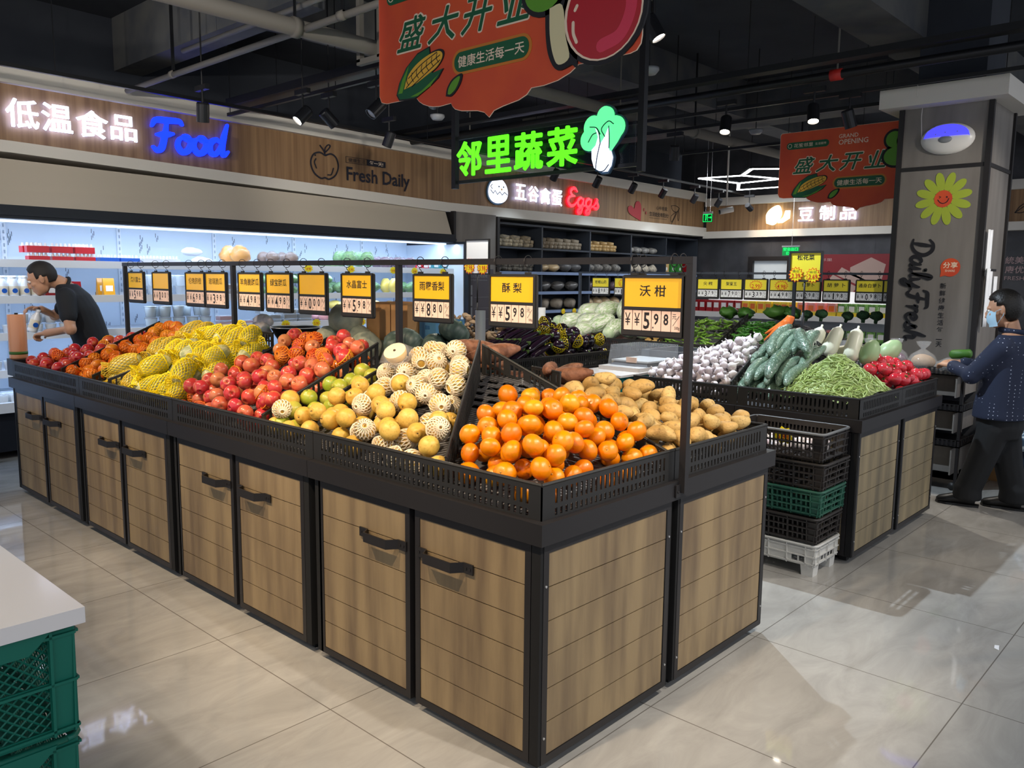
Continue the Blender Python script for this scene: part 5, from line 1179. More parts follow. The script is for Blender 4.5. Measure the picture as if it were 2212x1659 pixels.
# orange opening banners: the same print twice
def banner(x, dx, dz, sc, label, wires):
    F = Fr((x, 0, 0), (0, -1, 0)); T = lambda p: (dx+p[0]*sc, dz+(p[1]-2.568)*sc+2.568)
    TT = lambda ps: [T(p) for p in ps]; S = lambda ps, per=4: [tuple(q) for q in spline(ps+[ps[0]], per)[:-1]]
    t = thing('hanging_banner', label, 'banner', (x, -T((-1.1, 2.2))[0], T((-1.1, 2.2))[1]))
    out = [(-1.86, 2.956), (-1.873, 2.94), (-1.873, 2.39), (-1.857, 2.36), (-1.819, 2.35), (-1.596, 2.349), (-1.575, 2.328), (-1.546, 2.312), (-1.51, 2.30), (-1.478, 2.293), (-1.431, 2.289), (-1.356, 2.293), (-1.345, 2.277), (-1.328, 2.263), (-1.288, 2.251), (-1.186, 2.239), (-1.143, 2.227), (-1.113, 2.203), (-1.085, 2.227), (-1.03, 2.239), (-.94, 2.252), (-.895, 2.268), (-.87, 2.291), (-.80, 2.291), (-.728, 2.30), (-.664, 2.32), (-.623, 2.345), (-.379, 2.345), (-.349, 2.352), (-.331, 2.373), (-.326, 2.402), (-.326, 2.93), (-.34, 2.95), (-.36, 2.956)]
    mb = MB(); mb.prism(TT(out), F, -.006, 0); bd = mb.build('board', 'banner_orange', t)
    mb = MB(); mb.prism(TT([(-1.1+(a+1.1)*1.004, 2.58+(b-2.58)*1.008) for a, b in out]), F, -.005, -.002); mb.build('board_edge', 'banner_pale', t)
    k = [.0006]
    def layer(name, mat, polys=(), strokes=(), texts=()):
        m_ = MB()
        for p in polys: m_.prism(TT(p), F, 0, k[0])
        for p, w_ in strokes: stroke(m_, F, TT(p), w_*sc, 0, k[0])
        for body, bx, by, bw, bh, bold, sh in texts: q = T((bx, by)); text(m_, F, body, q[0], q[1], bw*sc, bh*sc, n=k[0], shear=sh, fat=bold)
        k[0] += .0008; m_.build(name, mat, t)
    layer('lettering_outline', 'banner_pale', texts=[(c, -1.742+i*.222, 2.563, .225, .165, .05, .28) for i, c in enumerate('盛大开业')])
    layer('big_lettering', 'banner_green', texts=[(c, -1.735+i*.222, 2.57, .21, .15, .02, .28) for i, c in enumerate('盛大开业')])
    layer('pill_rim', 'banner_rim', polys=[rrect(-1.345, 2.405, -.865, 2.515, .054, 6)])
    layer('brand_pill', 'banner_green', polys=[rrect(-1.807, 2.80, -1.40, 2.865, .032, 6)]); layer('slogan_pill', 'banner_green', polys=[rrect(-1.33, 2.417, -.88, 2.503, .042, 6)])
    layer('pill_lettering', 'banner_pale', texts=[('健康生活每一天', -1.305, 2.435, .40, .05, .012, 0), ('花笙邻里', -1.735, 2.815, .185, .036, .004, 0), ('生活超市', -1.53, 2.822, .105, .022, 0, 0), ('GRAND', -1.31, 2.858, .175, .036, .012, 0), ('OPENING', -1.31, 2.80, .265, .046, .016, 0)], strokes=[([(-1.775+.018*cos(a*.7), 2.833+.018*sin(a*.7)) for a in range(10)], .004)])
    husk = [(-1.50, 2.556), (-1.58, 2.54), (-1.66, 2.49), (-1.71, 2.43), (-1.73, 2.38), (-1.71, 2.353), (-1.60, 2.347), (-1.50, 2.385), (-1.44, 2.415), (-1.407, 2.45), (-1.478, 2.441)]
    cob = [(-1.676, 2.395), (-1.65, 2.449), (-1.595, 2.491), (-1.516, 2.521), (-1.44, 2.532), (-1.408, 2.519), (-1.412, 2.492), (-1.449, 2.461), (-1.516, 2.435), (-1.595, 2.409)]
    layer('corn_outline', 'ink', polys=[[(-1.57+(a+1.57)*1.04, 2.44+(b-2.44)*1.06) for a, b in husk], S([(-1.54+(a+1.54)*1.06, 2.46+(b-2.46)*1.12) for a, b in cob]), S([(-1.385, 2.325), (-1.375, 2.36), (-1.34, 2.395), (-1.28, 2.41), (-1.285, 2.375), (-1.315, 2.34), (-1.35, 2.32)])])
    layer('corn_husk', 'banner_green', polys=[husk])
    layer('corn_leaf', 'banner_lime', polys=[S([(-1.37, 2.332), (-1.363, 2.358), (-1.335, 2.386), (-1.293, 2.40), (-1.297, 2.377), (-1.32, 2.347), (-1.352, 2.329)]), [(-1.63, 2.355), (-1.55, 2.372), (-1.48, 2.405), (-1.43, 2.43), (-1.49, 2.385), (-1.58, 2.352)], [(-1.72, 2.38), (-1.69, 2.44), (-1.64, 2.50), (-1.67, 2.43), (-1.69, 2.38)]])
    layer('corn_cob', 'banner_corn', polys=[S(cob)])
    layer('corn_lines', 'ink', strokes=[([(-1.66, 2.40), (-1.55, 2.462), (-1.42, 2.512)], .004), ([(-1.645, 2.44), (-1.55, 2.49), (-1.44, 2.528)], .004), ([(-1.62, 2.40), (-1.53, 2.44), (-1.42, 2.49)], .004)]+[([(-1.64+.035*i, 2.408+.012*i), (-1.655+.035*i, 2.43+.012*i), (-1.65+.035*i, 2.452+.012*i)], .0035) for i in range(7)])
    # green leaves and stem, red tomato
    layer('vegetable_outline', 'ink', polys=[disc(-.80, 2.655, .12, .10), disc(-.70, 2.78, .12, .11), disc(-.82, 2.80, .09, .09), S([(-.79, 2.63), (-.785, 2.48), (-.765, 2.39), (-.72, 2.335), (-.65, 2.345), (-.62, 2.36), (-.62, 2.7)]), disc(-.50, 2.515, .205, .195, 30)])
    layer('green_leaves', 'banner_lime', polys=[disc(-.80, 2.655, .10, .08), disc(-.70, 2.78, .10, .09), disc(-.82, 2.80, .07, .07)])
    layer('pale_stem', 'banner_stem', polys=[S([(-.765, 2.58), (-.762, 2.48), (-.744, 2.40), (-.714, 2.355), (-.66, 2.375), (-.68, 2.46), (-.70, 2.58)])])
    layer('tomato_outline', 'banner_pale', polys=[disc(-.50, 2.515, .186, .178, 30)])
    layer('tomato', 'banner_red', polys=[disc(-.497, 2.513, .176, .170, 30)])
    layer('tomato_sheen', 'banner_pink', strokes=[([(-.40, 2.62), (-.365, 2.52), (-.41, 2.42), (-.50, 2.39)], .05)])
    layer('tomato_highlight', 'banner_pale', strokes=[([(-.64, 2.50), (-.638, 2.46), (-.622, 2.425)], .014), ([(-.632, 2.545), (-.622, 2.56)], .013)])
    for yy in wires:
        MB().tube([F.P(T((yy, 2.95))[0], T((yy, 2.94))[1], -.003), (x-.003*0, -T((yy, 2.95))[0], 4.0)], .0025, 5).build('hanging_wire', 'ink', t)
    return t
banner(.9, 0, 0, 1.0, 'big orange grand opening banner with corn drawing, cut by the top of the photo', (-1.7, -.5))
banner(6.2, -.345, -.026, 1.03, 'orange grand opening banner hanging far back beside the pillar', (-1.6, -.6, -1.1))
# pillar lettering
Fp = FW(PX0-.002)
t = thing('pillar_lettering', 'black script words Daily Fresh running down the grey pillar', 'lettering', (PX0, .7, .95))
mb = MB(); L_ = script(mb, Fp, 'Daily', -.82, 1.865, .165, .17, 0, .002, rot=-pi/2, kx=1.02); script(mb, Fp, 'Fresh', -.83, 1.865-L_-.01, .165, .17, 0, .002, rot=-pi/2, kx=1.02); mb.build('script_lettering', 'ink', t)
t = thing('pillar_lettering', 'small vertical chinese line 新鲜健康生活每一天 on the grey pillar', 'lettering', (PX0, .55, 1.2))
mb = MB()
for i, c in enumerate('新鲜健康生活每一天'): text(mb, Fp, c, -.578, 1.455-i*.0605, .046, .046 if c != '一' else .006, n=.002, bold=.01)
mb.build('lettering', 'ink', t)
t = thing('pillar_sticker', 'round orange share sticker on the grey pillar', 'sticker', (PX0, .51, 1.62))
mb = MB(); mb.prism(disc(-.512, 1.628, .075), Fp, 0, .002); mb.prism([(-.58, 1.60), (-.585, 1.55), (-.54, 1.565)], Fp, 0, .0019); mb.build('disc', 'banner_orange', t)
mb = MB(); text(mb, Fp, '分享', -.567, 1.622, .11, .05, n=.003, bold=.02); text(mb, Fp, 'SHARE', -.55, 1.592, .075, .018, n=.003, bold=.01); mb.build('lettering', 'banner_pale', t)
t = thing('pillar_sticker', 'big lime flower sticker with a smiling orange centre on the grey pillar', 'sticker', (PX0, .6, 2.2))
mb = MB()
for k in range(12):
    a = 2*pi*k/12+.22; ca, sa = cos(a), sin(a)
    mb.prism([(-.605+(.135+.082*cos(b))*ca-(.033+.006*cos(b))*sin(b)*sa, 2.185+(.135+.082*cos(b))*sa+(.033+.006*cos(b))*sin(b)*ca) for b in [2*pi*i/16 for i in range(16)]], Fp, 0, .0015+.0001*(k % 2))
mb.build('petals', M('lime_flower', '#a3b43a', .6), t)
mb = MB(); mb.prism(disc(-.605, 2.185, .069), Fp, 0, .003); mb.build('flower_centre', 'banner_orange', t)
mb = MB(); stroke(mb, Fp, [(-.645, 2.178), (-.625, 2.155), (-.60, 2.148), (-.575, 2.16), (-.562, 2.185)], .006, .003, .0045); mb.prism(disc(-.578, 2.198, .007, n=8), Fp, .003, .0045); stroke(mb, Fp, [(-.635, 2.205), (-.622, 2.20), (-.635, 2.192)], .005, .003, .0045, per=1); mb.build('smile', 'ink', t)
# far-right wall lettering and leaf print
Fd2 = FW(13.044)
t = thing('wall_lettering', 'pinkish chinese lettering on the dark tiled wall at the right edge', 'lettering', (13.04, 1.6, 1.7))
mb = MB(); text(mb, Fd2, '传統美食', -1.84, 1.80, .52, .115, n=.004, bold=.01); text(mb, Fd2, '健康优选', -1.83, 1.655, .52, .115, n=.004, bold=.01); text(mb, Fd2, 'FRESH', -1.70, 1.55, .27, .06, n=.004); mb.build('lettering', M('rose_letter', '#b59a9a', .6), t)
t = thing('wall_lettering', 'dark leaf sketch printed on the wood fascia at the right edge', 'lettering', (12.97, 1.55, 2.6)); mb = MB(); Ff = FW(12.978)
for dx in (0, .16): 
    for s in ([(-1.62+dx, 2.58), (-1.55+dx, 2.68), (-1.45+dx, 2.73), (-1.44+dx, 2.64), (-1.52+dx, 2.58), (-1.62+dx, 2.58)], [(-1.62+dx, 2.58), (-1.44+dx, 2.72)]): stroke(mb, Ff, s, .012, 0, .003)
mb.build('leaf_sketch', 'ink', t)
# tofu poster on the tiled wall
t = thing('wall_poster', 'dark red poster with pale tofu blocks on the far tiled wall', 'poster', (13.04, 4.0, 1.4))
mb = MB(); mb.fbox(Fd2, -4.95, -3.41, 1.25, 1.98, 0, .006); mb.build('sheet', M('poster_red', '#7c1f26', .5), t)
mb = MB()
for p in ([(-4.1, 1.75), (-3.75, 1.92), (-3.5, 1.8), (-3.55, 1.55), (-3.8, 1.5), (-4.1, 1.62)], [(-4.35, 1.62), (-4.25, 1.75), (-3.8, 1.52), (-3.9, 1.42)], [(-4.5, 1.5), (-4.4, 1.62), (-3.95, 1.4), (-4.05, 1.3)]): mb.prism(p, Fd2, .006, .008)
mb.build('tofu_print', M('tofu_pale', '#a98f86', .6), t)
mb = MB(); text(mb, Fd2, '花笙邻里', -4.85, 1.86, .42, .05, n=.008); mb.build('lettering', 'rose_letter', t)
# ------------------------------------------------------------ open fridge along the back wall with its goods
fr = thing('open_fridge', 'long white open display fridge with dark canopy along the left back wall', 'fridge', FB.P(2.5, 0, -.2))
S0, S1 = -3.5, 5.17
mb = MB(); mb.fbox(FB, S0, S1, .43, 2.05, -.80, -.76); mb.fbox(FB, S0, S1, .40, .44, -.76, .33); mb.build('back_panel', 'fridge_inner', fr)
mb = MB(); mb.fbox(FB, S0, S1, .06, .38, -.7, .36); mb.build('base', 'fridge_dark', fr)
mb = MB(); mb.fbox(FB, S0, S1, .38, .46, .33, .40); mb.build('front_lip', 'fridge_white', fr)
mb = MB(); mb.hexa([FB.P(S0, 2.05, .15), FB.P(5.12, 2.05, .15), FB.P(5.12, 2.05, -.8), FB.P(S0, 2.05, -.8), FB.P(S0, 2.49, .03), FB.P(5.12, 2.36, .03), FB.P(5.12, 2.36, -.8), FB.P(S0, 2.49, -.8)]); mb.build('slanted_top', 'fascia_cream', fr)
mb = MB(); mb.fbox(FB, S0, S1, 1.945, 2.055, .0, .17); mb.fbox(FB, S0, S1, 1.97, 2.0, .17, .19); mb.build('canopy', 'fridge_dark', fr)
for s in (S1,): mb = MB(); mb.fbox(FB, s, s+.045, 0, 1.96, -.8, .40); mb.build('end_panel', 'fridge_dark', fr); mb = MB(); mb.fbox(FB, s-.012, s, .44, 1.93, -.76, .32); mb.build('end_liner', 'fridge_inner', fr)
LV = [1.62, 1.32, 1.015, .705]
for z in LV:
    mb = MB(); mb.fbox(FB, S0, S1, z-.055, z-.03, -.76, .13); mb.fbox(FB, S0, S1, z-.07, z-.005, .13, .15); mb.build('shelf', 'fridge_white', fr)
for k in range(6):
    s = -.9+k*1.05; mb = MB(); mb.perf(lambda u, v, n: FB.P(s+u, v, n), [0, .012, .028, .04], [.45+.03*i for i in range(52)], lambda i, j: i == 1 and j % 2 == 1, -.758, -.745); mb.build('slotted_upright', 'fridge_white', fr)
mb = MB()
rf = random.Random(5)
for i in range(150):   # little printed brush marks of the back panel
    s, z = rf.uniform(-1.8, 5.1), rf.uniform(.5, 1.9)
    for a in range(4):
        if rf.random() < .85: mb.fbox(FB, s+.012*(a % 3)-.012, s+.012*(a % 3)-.008, z+.022*a-.03, z+.022*a+.012, -.76, -.757)
mb.build('back_pattern', 'label_dark', fr)
mb = MB(); mb.fbox(FB, S0, S1, 1.925, 1.945, -.04, .0); mb.build('light_strip', 'led_cool', fr)
for s in (-1.2, 1.6, 4.1):
    arealight(FB.P(s, 1.93, -.06), FB.P(s, 1.3, -.5), 7, (.52, .70, 1), 2.4, .06, fr)
    arealight(FB.P(s, 1.925, .20), FB.P(s, 1.0, .17), 7, (.6, .76, 1), 2.4, .02, fr)  # added light before the canopy, to brighten the shelf lips
    for z in (1.54, 1.24, .935, .625): arealight(FB.P(s, z, .10), FB.P(s, z-.3, -.35), 4.5, (.52, .70, 1), 2.4, .05, fr)  # added lights below each shelf, to even out the interior

def hued(n, h, **k): 
    if n not in MATS: M(n, h, **k)
    return n
for nm, h in (('pk_red', '#c8222e'), ('pk_blue', '#1f5fc0'), ('pk_white', '#eef0f2'), ('pk_green', '#3f8f3f'), ('pk_gold', '#e39a1e'), ('pk_brown', '#6b4a34'), ('pk_purple', '#5a2f4a'), ('pk_yellow', '#efd23a'), ('pk_pink', '#e79a9a'), ('pk_dark', '#2e2a2c'), ('pk_orange', '#e8722a'), ('pk_tan', '#cfae76'), ('pk_teal', '#3c8f9a'), ('pk_crimson', '#a01c24')):
    M(nm, h, .3, coat=.3)
M('clear_plastic', '#eef4f6', .12, alpha=.35, spec=.6); M('leafy', '#5f9a44', .5, col2='#3b7030', nscale=30); M('pk_greens', '#8fb86a', .45, col2='#4f8a3c', nscale=25)
M('rice_paper', '#b9a98c', .7, col2='#8d8270', nscale=30); M('dark_goods', '#4a4540', .6, col2='#7d776c', nscale=28); M('lotus', '#a89a86', .6, col2='#8a7c68', nscale=12)
M('clear_jar', '#b9c2c4', .25, coat=.5)
M('cream_label', '#e6dcc6', .5)
# masters; every item stands with its base at z = 0, front towards -y
def item_multipack(col):
    o = tag(MB().box(-.085, -.035, .0, .085, .035, .055).build('drink_multipack', col, world=False), None, 'drinks')
    for i in range(5):
        MB().lathe([(0, .0), (.015, .0), (.0155, .055), (.009, .072), (.010, .08), (0, .08)], 8, Matrix.Translation((-.068+.034*i, 0, .003))).build('bottle', 'pk_white', o, True, world=False)
    return o
def item_bottle(cap='pk_white', lab='cream_label'):
    o = tag(MB().lathe([(0, 0), (.036, 0), (.038, .01), (.038, .12), (.018, .155), (.018, .17), (0, .17)], 14).build('milk_bottle', 'pk_white', smooth=True, world=False), None, 'bottle')
    MB().lathe([(.0385, .03), (.039, .031), (.039, .10), (.0385, .101)], 14, cap=False).build('label_band', lab, o, True, world=False); mbx = MB(); mbx.lathe([(0, -.0025), (.020, -.0025), (.020, .002), (0, .002)], 16, Matrix.Translation((0, -.0385, .062)) @ Matrix.Rotation(pi/2, 4, 'X')); mbx.build('blue_emblem', 'pk_blue', o, world=False); MB().lathe([(0, .165), (.020, .165), (.020, .188), (0, .188)], 12).build('cap', cap, o, True, world=False); return o
def item_pouch(col, w_=.11, h_=.15):
    mb = MB(); mb.hexa([(-w_/2, -.03, 0), (w_/2, -.03, 0), (w_/2, .03, 0), (-w_/2, .03, 0), (-w_/2, -.004, h_), (w_/2, -.004, h_), (w_/2, .004, h_), (-w_/2, .004, h_)])
    o = tag(mb.build('food_pouch', col, world=False), None, 'pouch'); MB().box(-w_*.3, -.027, h_*.3, w_*.3, -.017, h_*.6).build('label', 'pk_white', o, world=False); return o
def item_tub(col='pk_white', lid='clear_plastic'):
    o = tag(MB().lathe([(0, 0), (.035, 0), (.044, .075), (.046, .078), (0, .078)], 14).build('yogurt_tub', col, smooth=True, world=False), None, 'tub'); MB().lathe([(0, .078), (.047, .078), (.047, .085), (0, .085)], 14).build('lid', lid, o, True, world=False); return o
def item_box(col, w_=.15, d_=.11, h_=.05):
    o = tag(MB().box(-w_/2+.006, -d_/2+.006, .004, w_/2-.006, d_/2-.006, h_*.8).build('deli_box', col, world=False), None, 'box'); mb = MB(); mb.hexa([(-w_/2+.004, -d_/2+.004, 0), (w_/2-.004, -d_/2+.004, 0), (w_/2-.004, d_/2-.004, 0), (-w_/2+.004, d_/2-.004, 0), (-w_/2, -d_/2, h_), (w_/2, -d_/2, h_), (w_/2, d_/2, h_), (-w_/2, d_/2, h_)]); mb.build('clear_lid', 'clear_plastic', o, world=False); return o
def item_bag(col, seed=0, w_=.11, h_=.07, name='food_bag', film=True):
    off = Vector((seed*2.3, seed, 0)); f = lambda v: Vector((v.x*(1+.25*noise.noise(v*14+off)), v.y*(1+.25*noise.noise(v*14+off)), v.z*(1+.35*noise.noise(v*18+off))+h_*.5))
    o = tag(MB().ball((0, 0, 0), (w_/2*1.1, w_*.42, h_*.52), 14, 8, fn=f).build(name, col, smooth=True, world=False), None, 'bag')
    if film: g = lambda v: f(v*1.0)*1.0+Vector((v.x, v.y, v.z))*.10; MB().ball((0, 0, 0), (w_/2*1.16, w_*.46, h_*.56), 12, 7, fn=f).build('film', 'film_clear', o, True, world=False)
    return o
RA = random.Random(17)
def row(make, F, s0, s1, z, n_back, pitch, label, group, depth=(.0, .25), rows=2, stack=1, sh=.08, jit=.006, size=1.0, rz=0):
    """rows of one product on a shelf; make() builds the master"""
    o0 = make(); o0['label'] = label; o0['group'] = group; first = True
    bb = [Vector(c) for q in [o0]+list(o0.children) for c in q.bound_box]; ext_ = [size*(max(b[i] for b in bb)-min(b[i] for b in bb)) for i in range(3)]; zmin = size*min(b.z for b in bb)
    pitch = max(pitch, ext_[0]*1.06+jit); sh = max(sh, ext_[2]*1.02); dstep = max(depth[1]/max(1, rows), ext_[1]*1.08)
    k = max(1, int((s1-s0)/pitch+.35)); stack = max(1, min(stack, int((.255 if z < 1.5 or F is not FB or n_back < 0 else .33)/sh))); rows = min(rows, 1+int((.62-ext_[1]/2 if F is FB and n_back > 0 else .4)/dstep))
    ang = atan2(F.R.y, F.R.x)
    for st in range(stack):
        for r in range(rows):
            if r and st < stack-1: continue
            for i in range(k):
                if st and RA.random() < .15: continue
                p = F.P(s0+(i+.5)*(s1-s0)/k+RA.uniform(-jit, jit)*.5, z+.003-zmin+st*sh, n_back+.04-ext_[1]/2-dstep*r)
                o = o0 if first else dup(o0); first = False
                o.location = p; o.rotation_euler = Euler((0, 0, ang+rz+RA.uniform(-.08, .08))); o.scale = (size,)*3
z1, z2, z3, z4, z5 = [z-.03 for z in LV]+[.44]
nf = .06
row(lambda: item_multipack('pk_red'), FB, .05, .62, z1, nf, .19, 'red shrink-wrapped drink multipack on the top fridge shelf', 'red drink packs', rows=2, stack=2, sh=.082)
row(lambda: item_multipack('pk_blue'), FB, .64, 1.02, z1, nf, .19, 'blue shrink-wrapped drink multipack on the top fridge shelf', 'blue drink packs', rows=2)
row(lambda: item_multipack('pk_white'), FB, 1.04, 1.42, z1, nf, .19, 'white drink multipack between blue and pink-capped ones on the top fridge shelf', 'white drink packs', rows=2)
row(lambda: item_bag('pk_white', 1, .2, .08), FB, 1.48, 1.9, z1, nf, .2, 'white and green food bag on the top fridge shelf', 'white food bags', rows=2, stack=2, sh=.05)
row(lambda: item_bag('pk_gold', 2, .20, .19), FB, 1.9, 2.35, z1, nf, .22, 'orange-gold bulging snack bag on the top fridge shelf', 'gold snack bags', rows=2)
row(lambda: item_bag('pk_brown', 3, .15, .14), FB, 2.38, 2.85, z1, nf, .16, 'clear bag of dark brown nuts on the top fridge shelf', 'nut bags', rows=2)
row(lambda: item_bag('pk_greens', 4, .2, .07), FB, 2.86, 3.4, z1, nf, .18, 'flat wrapped pale vegetable tray on the top fridge shelf', 'pale vegetable trays', rows=2)
row(lambda: item_bag('leafy', 5, .17, .19), FB, 3.4, 3.95, z1, nf, .18, 'leafy lettuce bag on the top fridge shelf', 'lettuce bags', rows=2)
row(lambda: item_bag('pk_purple', 6, .15, .15), FB, 3.98, 4.6, z1, nf, .15, 'dark purple leaf bag on the top fridge shelf', 'purple leaf bags', rows=2)
row(lambda: item_pouch('pk_red', .1, .1), FB, 4.62, 4.8, z1, nf, .09, 'small red pouch at the right end of the top fridge shelf', 'small red pouches')
row(lambda: item_pouch('pk_teal', .11, .12), FB, 4.82, 5.12, z1, nf, .1, 'pale blue and red pouch at the right end of the top fridge shelf', 'teal pouches')
row(lambda: item_bottle(), FB, -.35, .16, z2, nf, .083, 'white milk bottle with a blue label, left on the second fridge shelf', 'white milk bottles', rows=3)
row(lambda: item_pouch('pk_crimson', .13, .14), FB, .16, .5, z2, nf, .14, 'red pouch behind the man on the second fridge shelf', 'red pouches', rows=2)
row(lambda: item_pouch('pk_gold', .1, .17), FB, .74, .84, z2, nf-.15, .11, 'yellow-orange pouch by the man on the second fridge shelf', 'yellow pouches')
row(lambda: item_tub('clear_plastic'), FB, .95, 1.5, z2, nf, .1, 'clear stacked tub on the second fridge shelf', 'clear tubs', rows=3, stack=2, sh=.1, size=1.2)
row(lambda: item_box('pk_brown', .17, .12, .06), FB, 1.6, 2.3, z2, nf, .18, 'clear box of brown cooked food on the second fridge shelf', 'brown food boxes', rows=2, stack=2, sh=.055)
row(lambda: item_bag('pk_greens', 7, .18, .10), FB, 2.35, 3.3, z2, nf, .16, 'wrapped green vegetable pack on the second fridge shelf behind the tags', 'wrapped greens', rows=2, stack=2, sh=.06)
row(lambda: item_bag('leafy', 8, .2, .12), FB, 3.3, 4.0, z2, nf, .16, 'dark leafy bundle on the second fridge shelf', 'leafy bundles', rows=2, stack=2, sh=.07)
row(lambda: item_bag('pk_yellow', 9, .16, .16), FB, 4.05, 4.4, z2, nf, .13, 'bag of yellow corn cobs on the second fridge shelf', 'yellow corn bags', rows=2)
row(lambda: item_bag('leafy', 10, .2, .13), FB, 4.42, 5.1, z2, nf, .15, 'green stalk pack at the right end of the second fridge shelf', 'green stalk packs', rows=2)
row(lambda: item_tub('pk_white'), FB, -.5, .5, z3, nf, .1, 'white yogurt tub on the third fridge shelf by the man', 'yogurt tubs', rows=2, stack=2, sh=.09)
row(lambda: item_tub('clear_jar', 'lamp_off'), FB, 1.05, 1.75, z3, nf, .105, 'see-through jar with a foil lid stacked on the third fridge shelf', 'stacked jars', rows=2, stack=2, sh=.1, size=1.25)
row(lambda: item_box('pk_crimson', .17, .1, .05), FB, 1.78, 2.25, z3, nf, .18, 'tray of red meat on the third fridge shelf', 'red meat trays', rows=2, stack=2, sh=.055)
row(lambda: item_box('pk_dark', .17, .12, .05), FB, 2.35, 2.95, z3, nf, .17, 'stacked clear box with dark food on the third fridge shelf', 'dark food boxes', rows=2, stack=3, sh=.05)
row(lambda: item_bag('pk_pink', 11, .17, .09), FB, 3.0, 3.35, z3, nf, .16, 'wrapped tray of pinkish fruit on the third fridge shelf', 'pinkish trays', rows=2)
row(lambda: item_bag('pk_yellow', 12, .18, .10), FB, 3.35, 4.0, z3, nf, .16, 'tray of yellow fruit on the third fridge shelf', 'yellow fruit trays', rows=2, stack=2, sh=.08)
row(lambda: item_bag('pk_tan', 13, .18, .09), FB, 4.0, 4.45, z3, nf, .16, 'tan mushroom tray on the third fridge shelf', 'tan mushroom trays', rows=2, stack=2, sh=.06)
row(lambda: item_bag('pk_purple', 14, .16, .1), FB, 4.45, 5.1, z3, nf, .15, 'dark red fruit tray at the right of the third fridge shelf', 'dark fruit trays', rows=2)
row(lambda: item_tub('pk_white'), FB, -.4, 1.9, z4, nf, .1, 'white cup on the fourth fridge shelf behind the fruit island', 'white cups', rows=1, size=1.1)
row(lambda: item_box('pk_teal', .17, .12, .06), FB, 2.0, 5.0, z4, nf, .19, 'clear vegetable box on the fourth fridge shelf', 'fourth shelf boxes', rows=1)
row(lambda: item_box('pk_white', .18, .14, .06), FB, -.6, .4, z5, .2, .2, 'white tray on the fridge floor', 'fridge floor trays', rows=2)
# yellow starburst prices on the fridge
def star_card(p, F, lab, grp, text_='9.9', s=.06):
    t = thing('starburst_card', lab, 'price card', p, 0, grp); G = Fr(p, F.R, F.U)
    MB().prism(starburst(0, 0, s, s*.8, 9, .74), G, .004, .006).build('card', 'star_yellow', t)
    mb = MB(); text(mb, G, text_, -s*.5, -s*.35, s*1.0, s*.5, n=.0065, bold=.01); mb.build('ink_price', 'red_ink', t)
for i, (s, z) in enumerate([(2.86, 1.585), (3.45, 1.585), (4.1, 1.58), (4.45, 1.575), (4.95, 1.57), (2.95, .985), (3.2, .98), (3.6, .975), (3.95, .975), (4.5, .98), (4.9, .98), (4.62, 1.28), (5.0, 1.28), (2.55, .985)]):
    star_card(FB.P(s, z, .15), FB, 'yellow starburst price on the %s fridge shelf edge' % ('top' if z > 1.4 else 'second' if z > 1.1 else 'third'), 'starburst prices on the %s fridge shelf' % ('top' if z > 1.4 else 'second' if z > 1.1 else 'third'), ['4.98', '5.90', '9.90', '3.98'][i % 4])

# ------------------------------------------------------------ black shelving under the far fascia
sh = thing('storage_shelving', 'tall blue-black shelving with bagged dry goods under the far fascia', 'shelving', FB.P(9, 0, -.3))
PS = [6.2, 7.36, 8.65, 9.92, 11.16, 12.40]; LZ = [1.955, 1.60, 1.30, 1.01, .66, .2]
mb = MB(); mb.fbox(FB, 6.1, 12.4, 0, 2.30, -.62, -.58); mb.build('back_board', 'shelf_steel', sh)
for s in PS: MB().fbox(FB, s-.015, s+.015, 0, 2.28, -.58, -.10).build('upright', 'shelf_steel', sh)
for z in LZ:
    mb = MB(); mb.fbox(FB, 6.1, 12.4, z-.025, z, -.58, -.1); shf = mb.build('shelf', 'shelf_steel', sh)
    if z < 1.8: mb = MB(); mb.fbox(FB, 6.1, 12.4, z-.045, z+.0, -.1, -.085); mb.build('price_strip', M('strip_blue', '#7f93b8', .4) if 'strip_blue' not in MATS else 'strip_blue', shf)
mb = MB(); mb.fbox(FB, 6.1, 12.4, 2.27, 2.30, -.6, -.1); mb.build('top_board', 'shelf_steel', sh)
def roll(col):
    mb = MB()
    for i in range(5): mb.tube([(-.04+.08*(i % 2)+.01*i, -.10, .03+.045*(i//2)), (-.04+.08*(i % 2), -.02, .035+.045*(i//2)), (-.04+.08*(i % 2), .10, .03+.045*(i//2))], [.022, .034, .03], 8)
    return tag(mb.build('bagged_roots', col, smooth=True, world=False), None, 'bagged roots')
def fill(z, s0, s1, kinds, lname):
    s = s0; k = 0
    while s < s1-.1:
        col, mk, lb, w_ = kinds[k % len(kinds)]; e = min(s1, s+w_)
        row(mk, FB, s, e, z, -.22, .21 if mk is not roll else .22, lb+' on the %s of the black shelving' % lname, lb+', '+lname, rows=2, stack=2, sh=.07, size=1.15, jit=.02); s = e+.06; k += 1
fill(1.955, 6.3, 7.3, [(0, lambda: roll('rice_paper'), 'pale rolled roots in bags', 1.0)], 'top row, first bay'); fill(1.955, 7.45, 8.6, [(0, lambda: roll('lotus'), 'fat pale lotus roots in bags', 1.1)], 'top row, second bay')
fill(1.955, 8.72, 9.6, [(0, lambda: roll('pk_tan'), 'white-ended yam sticks', .9)], 'top row, third bay'); fill(1.955, 9.98, 11.1, [(0, lambda: item_bag('dark_goods', 21, .2, .1), 'dark dry goods bag', 1.1)], 'top row, fourth bay')
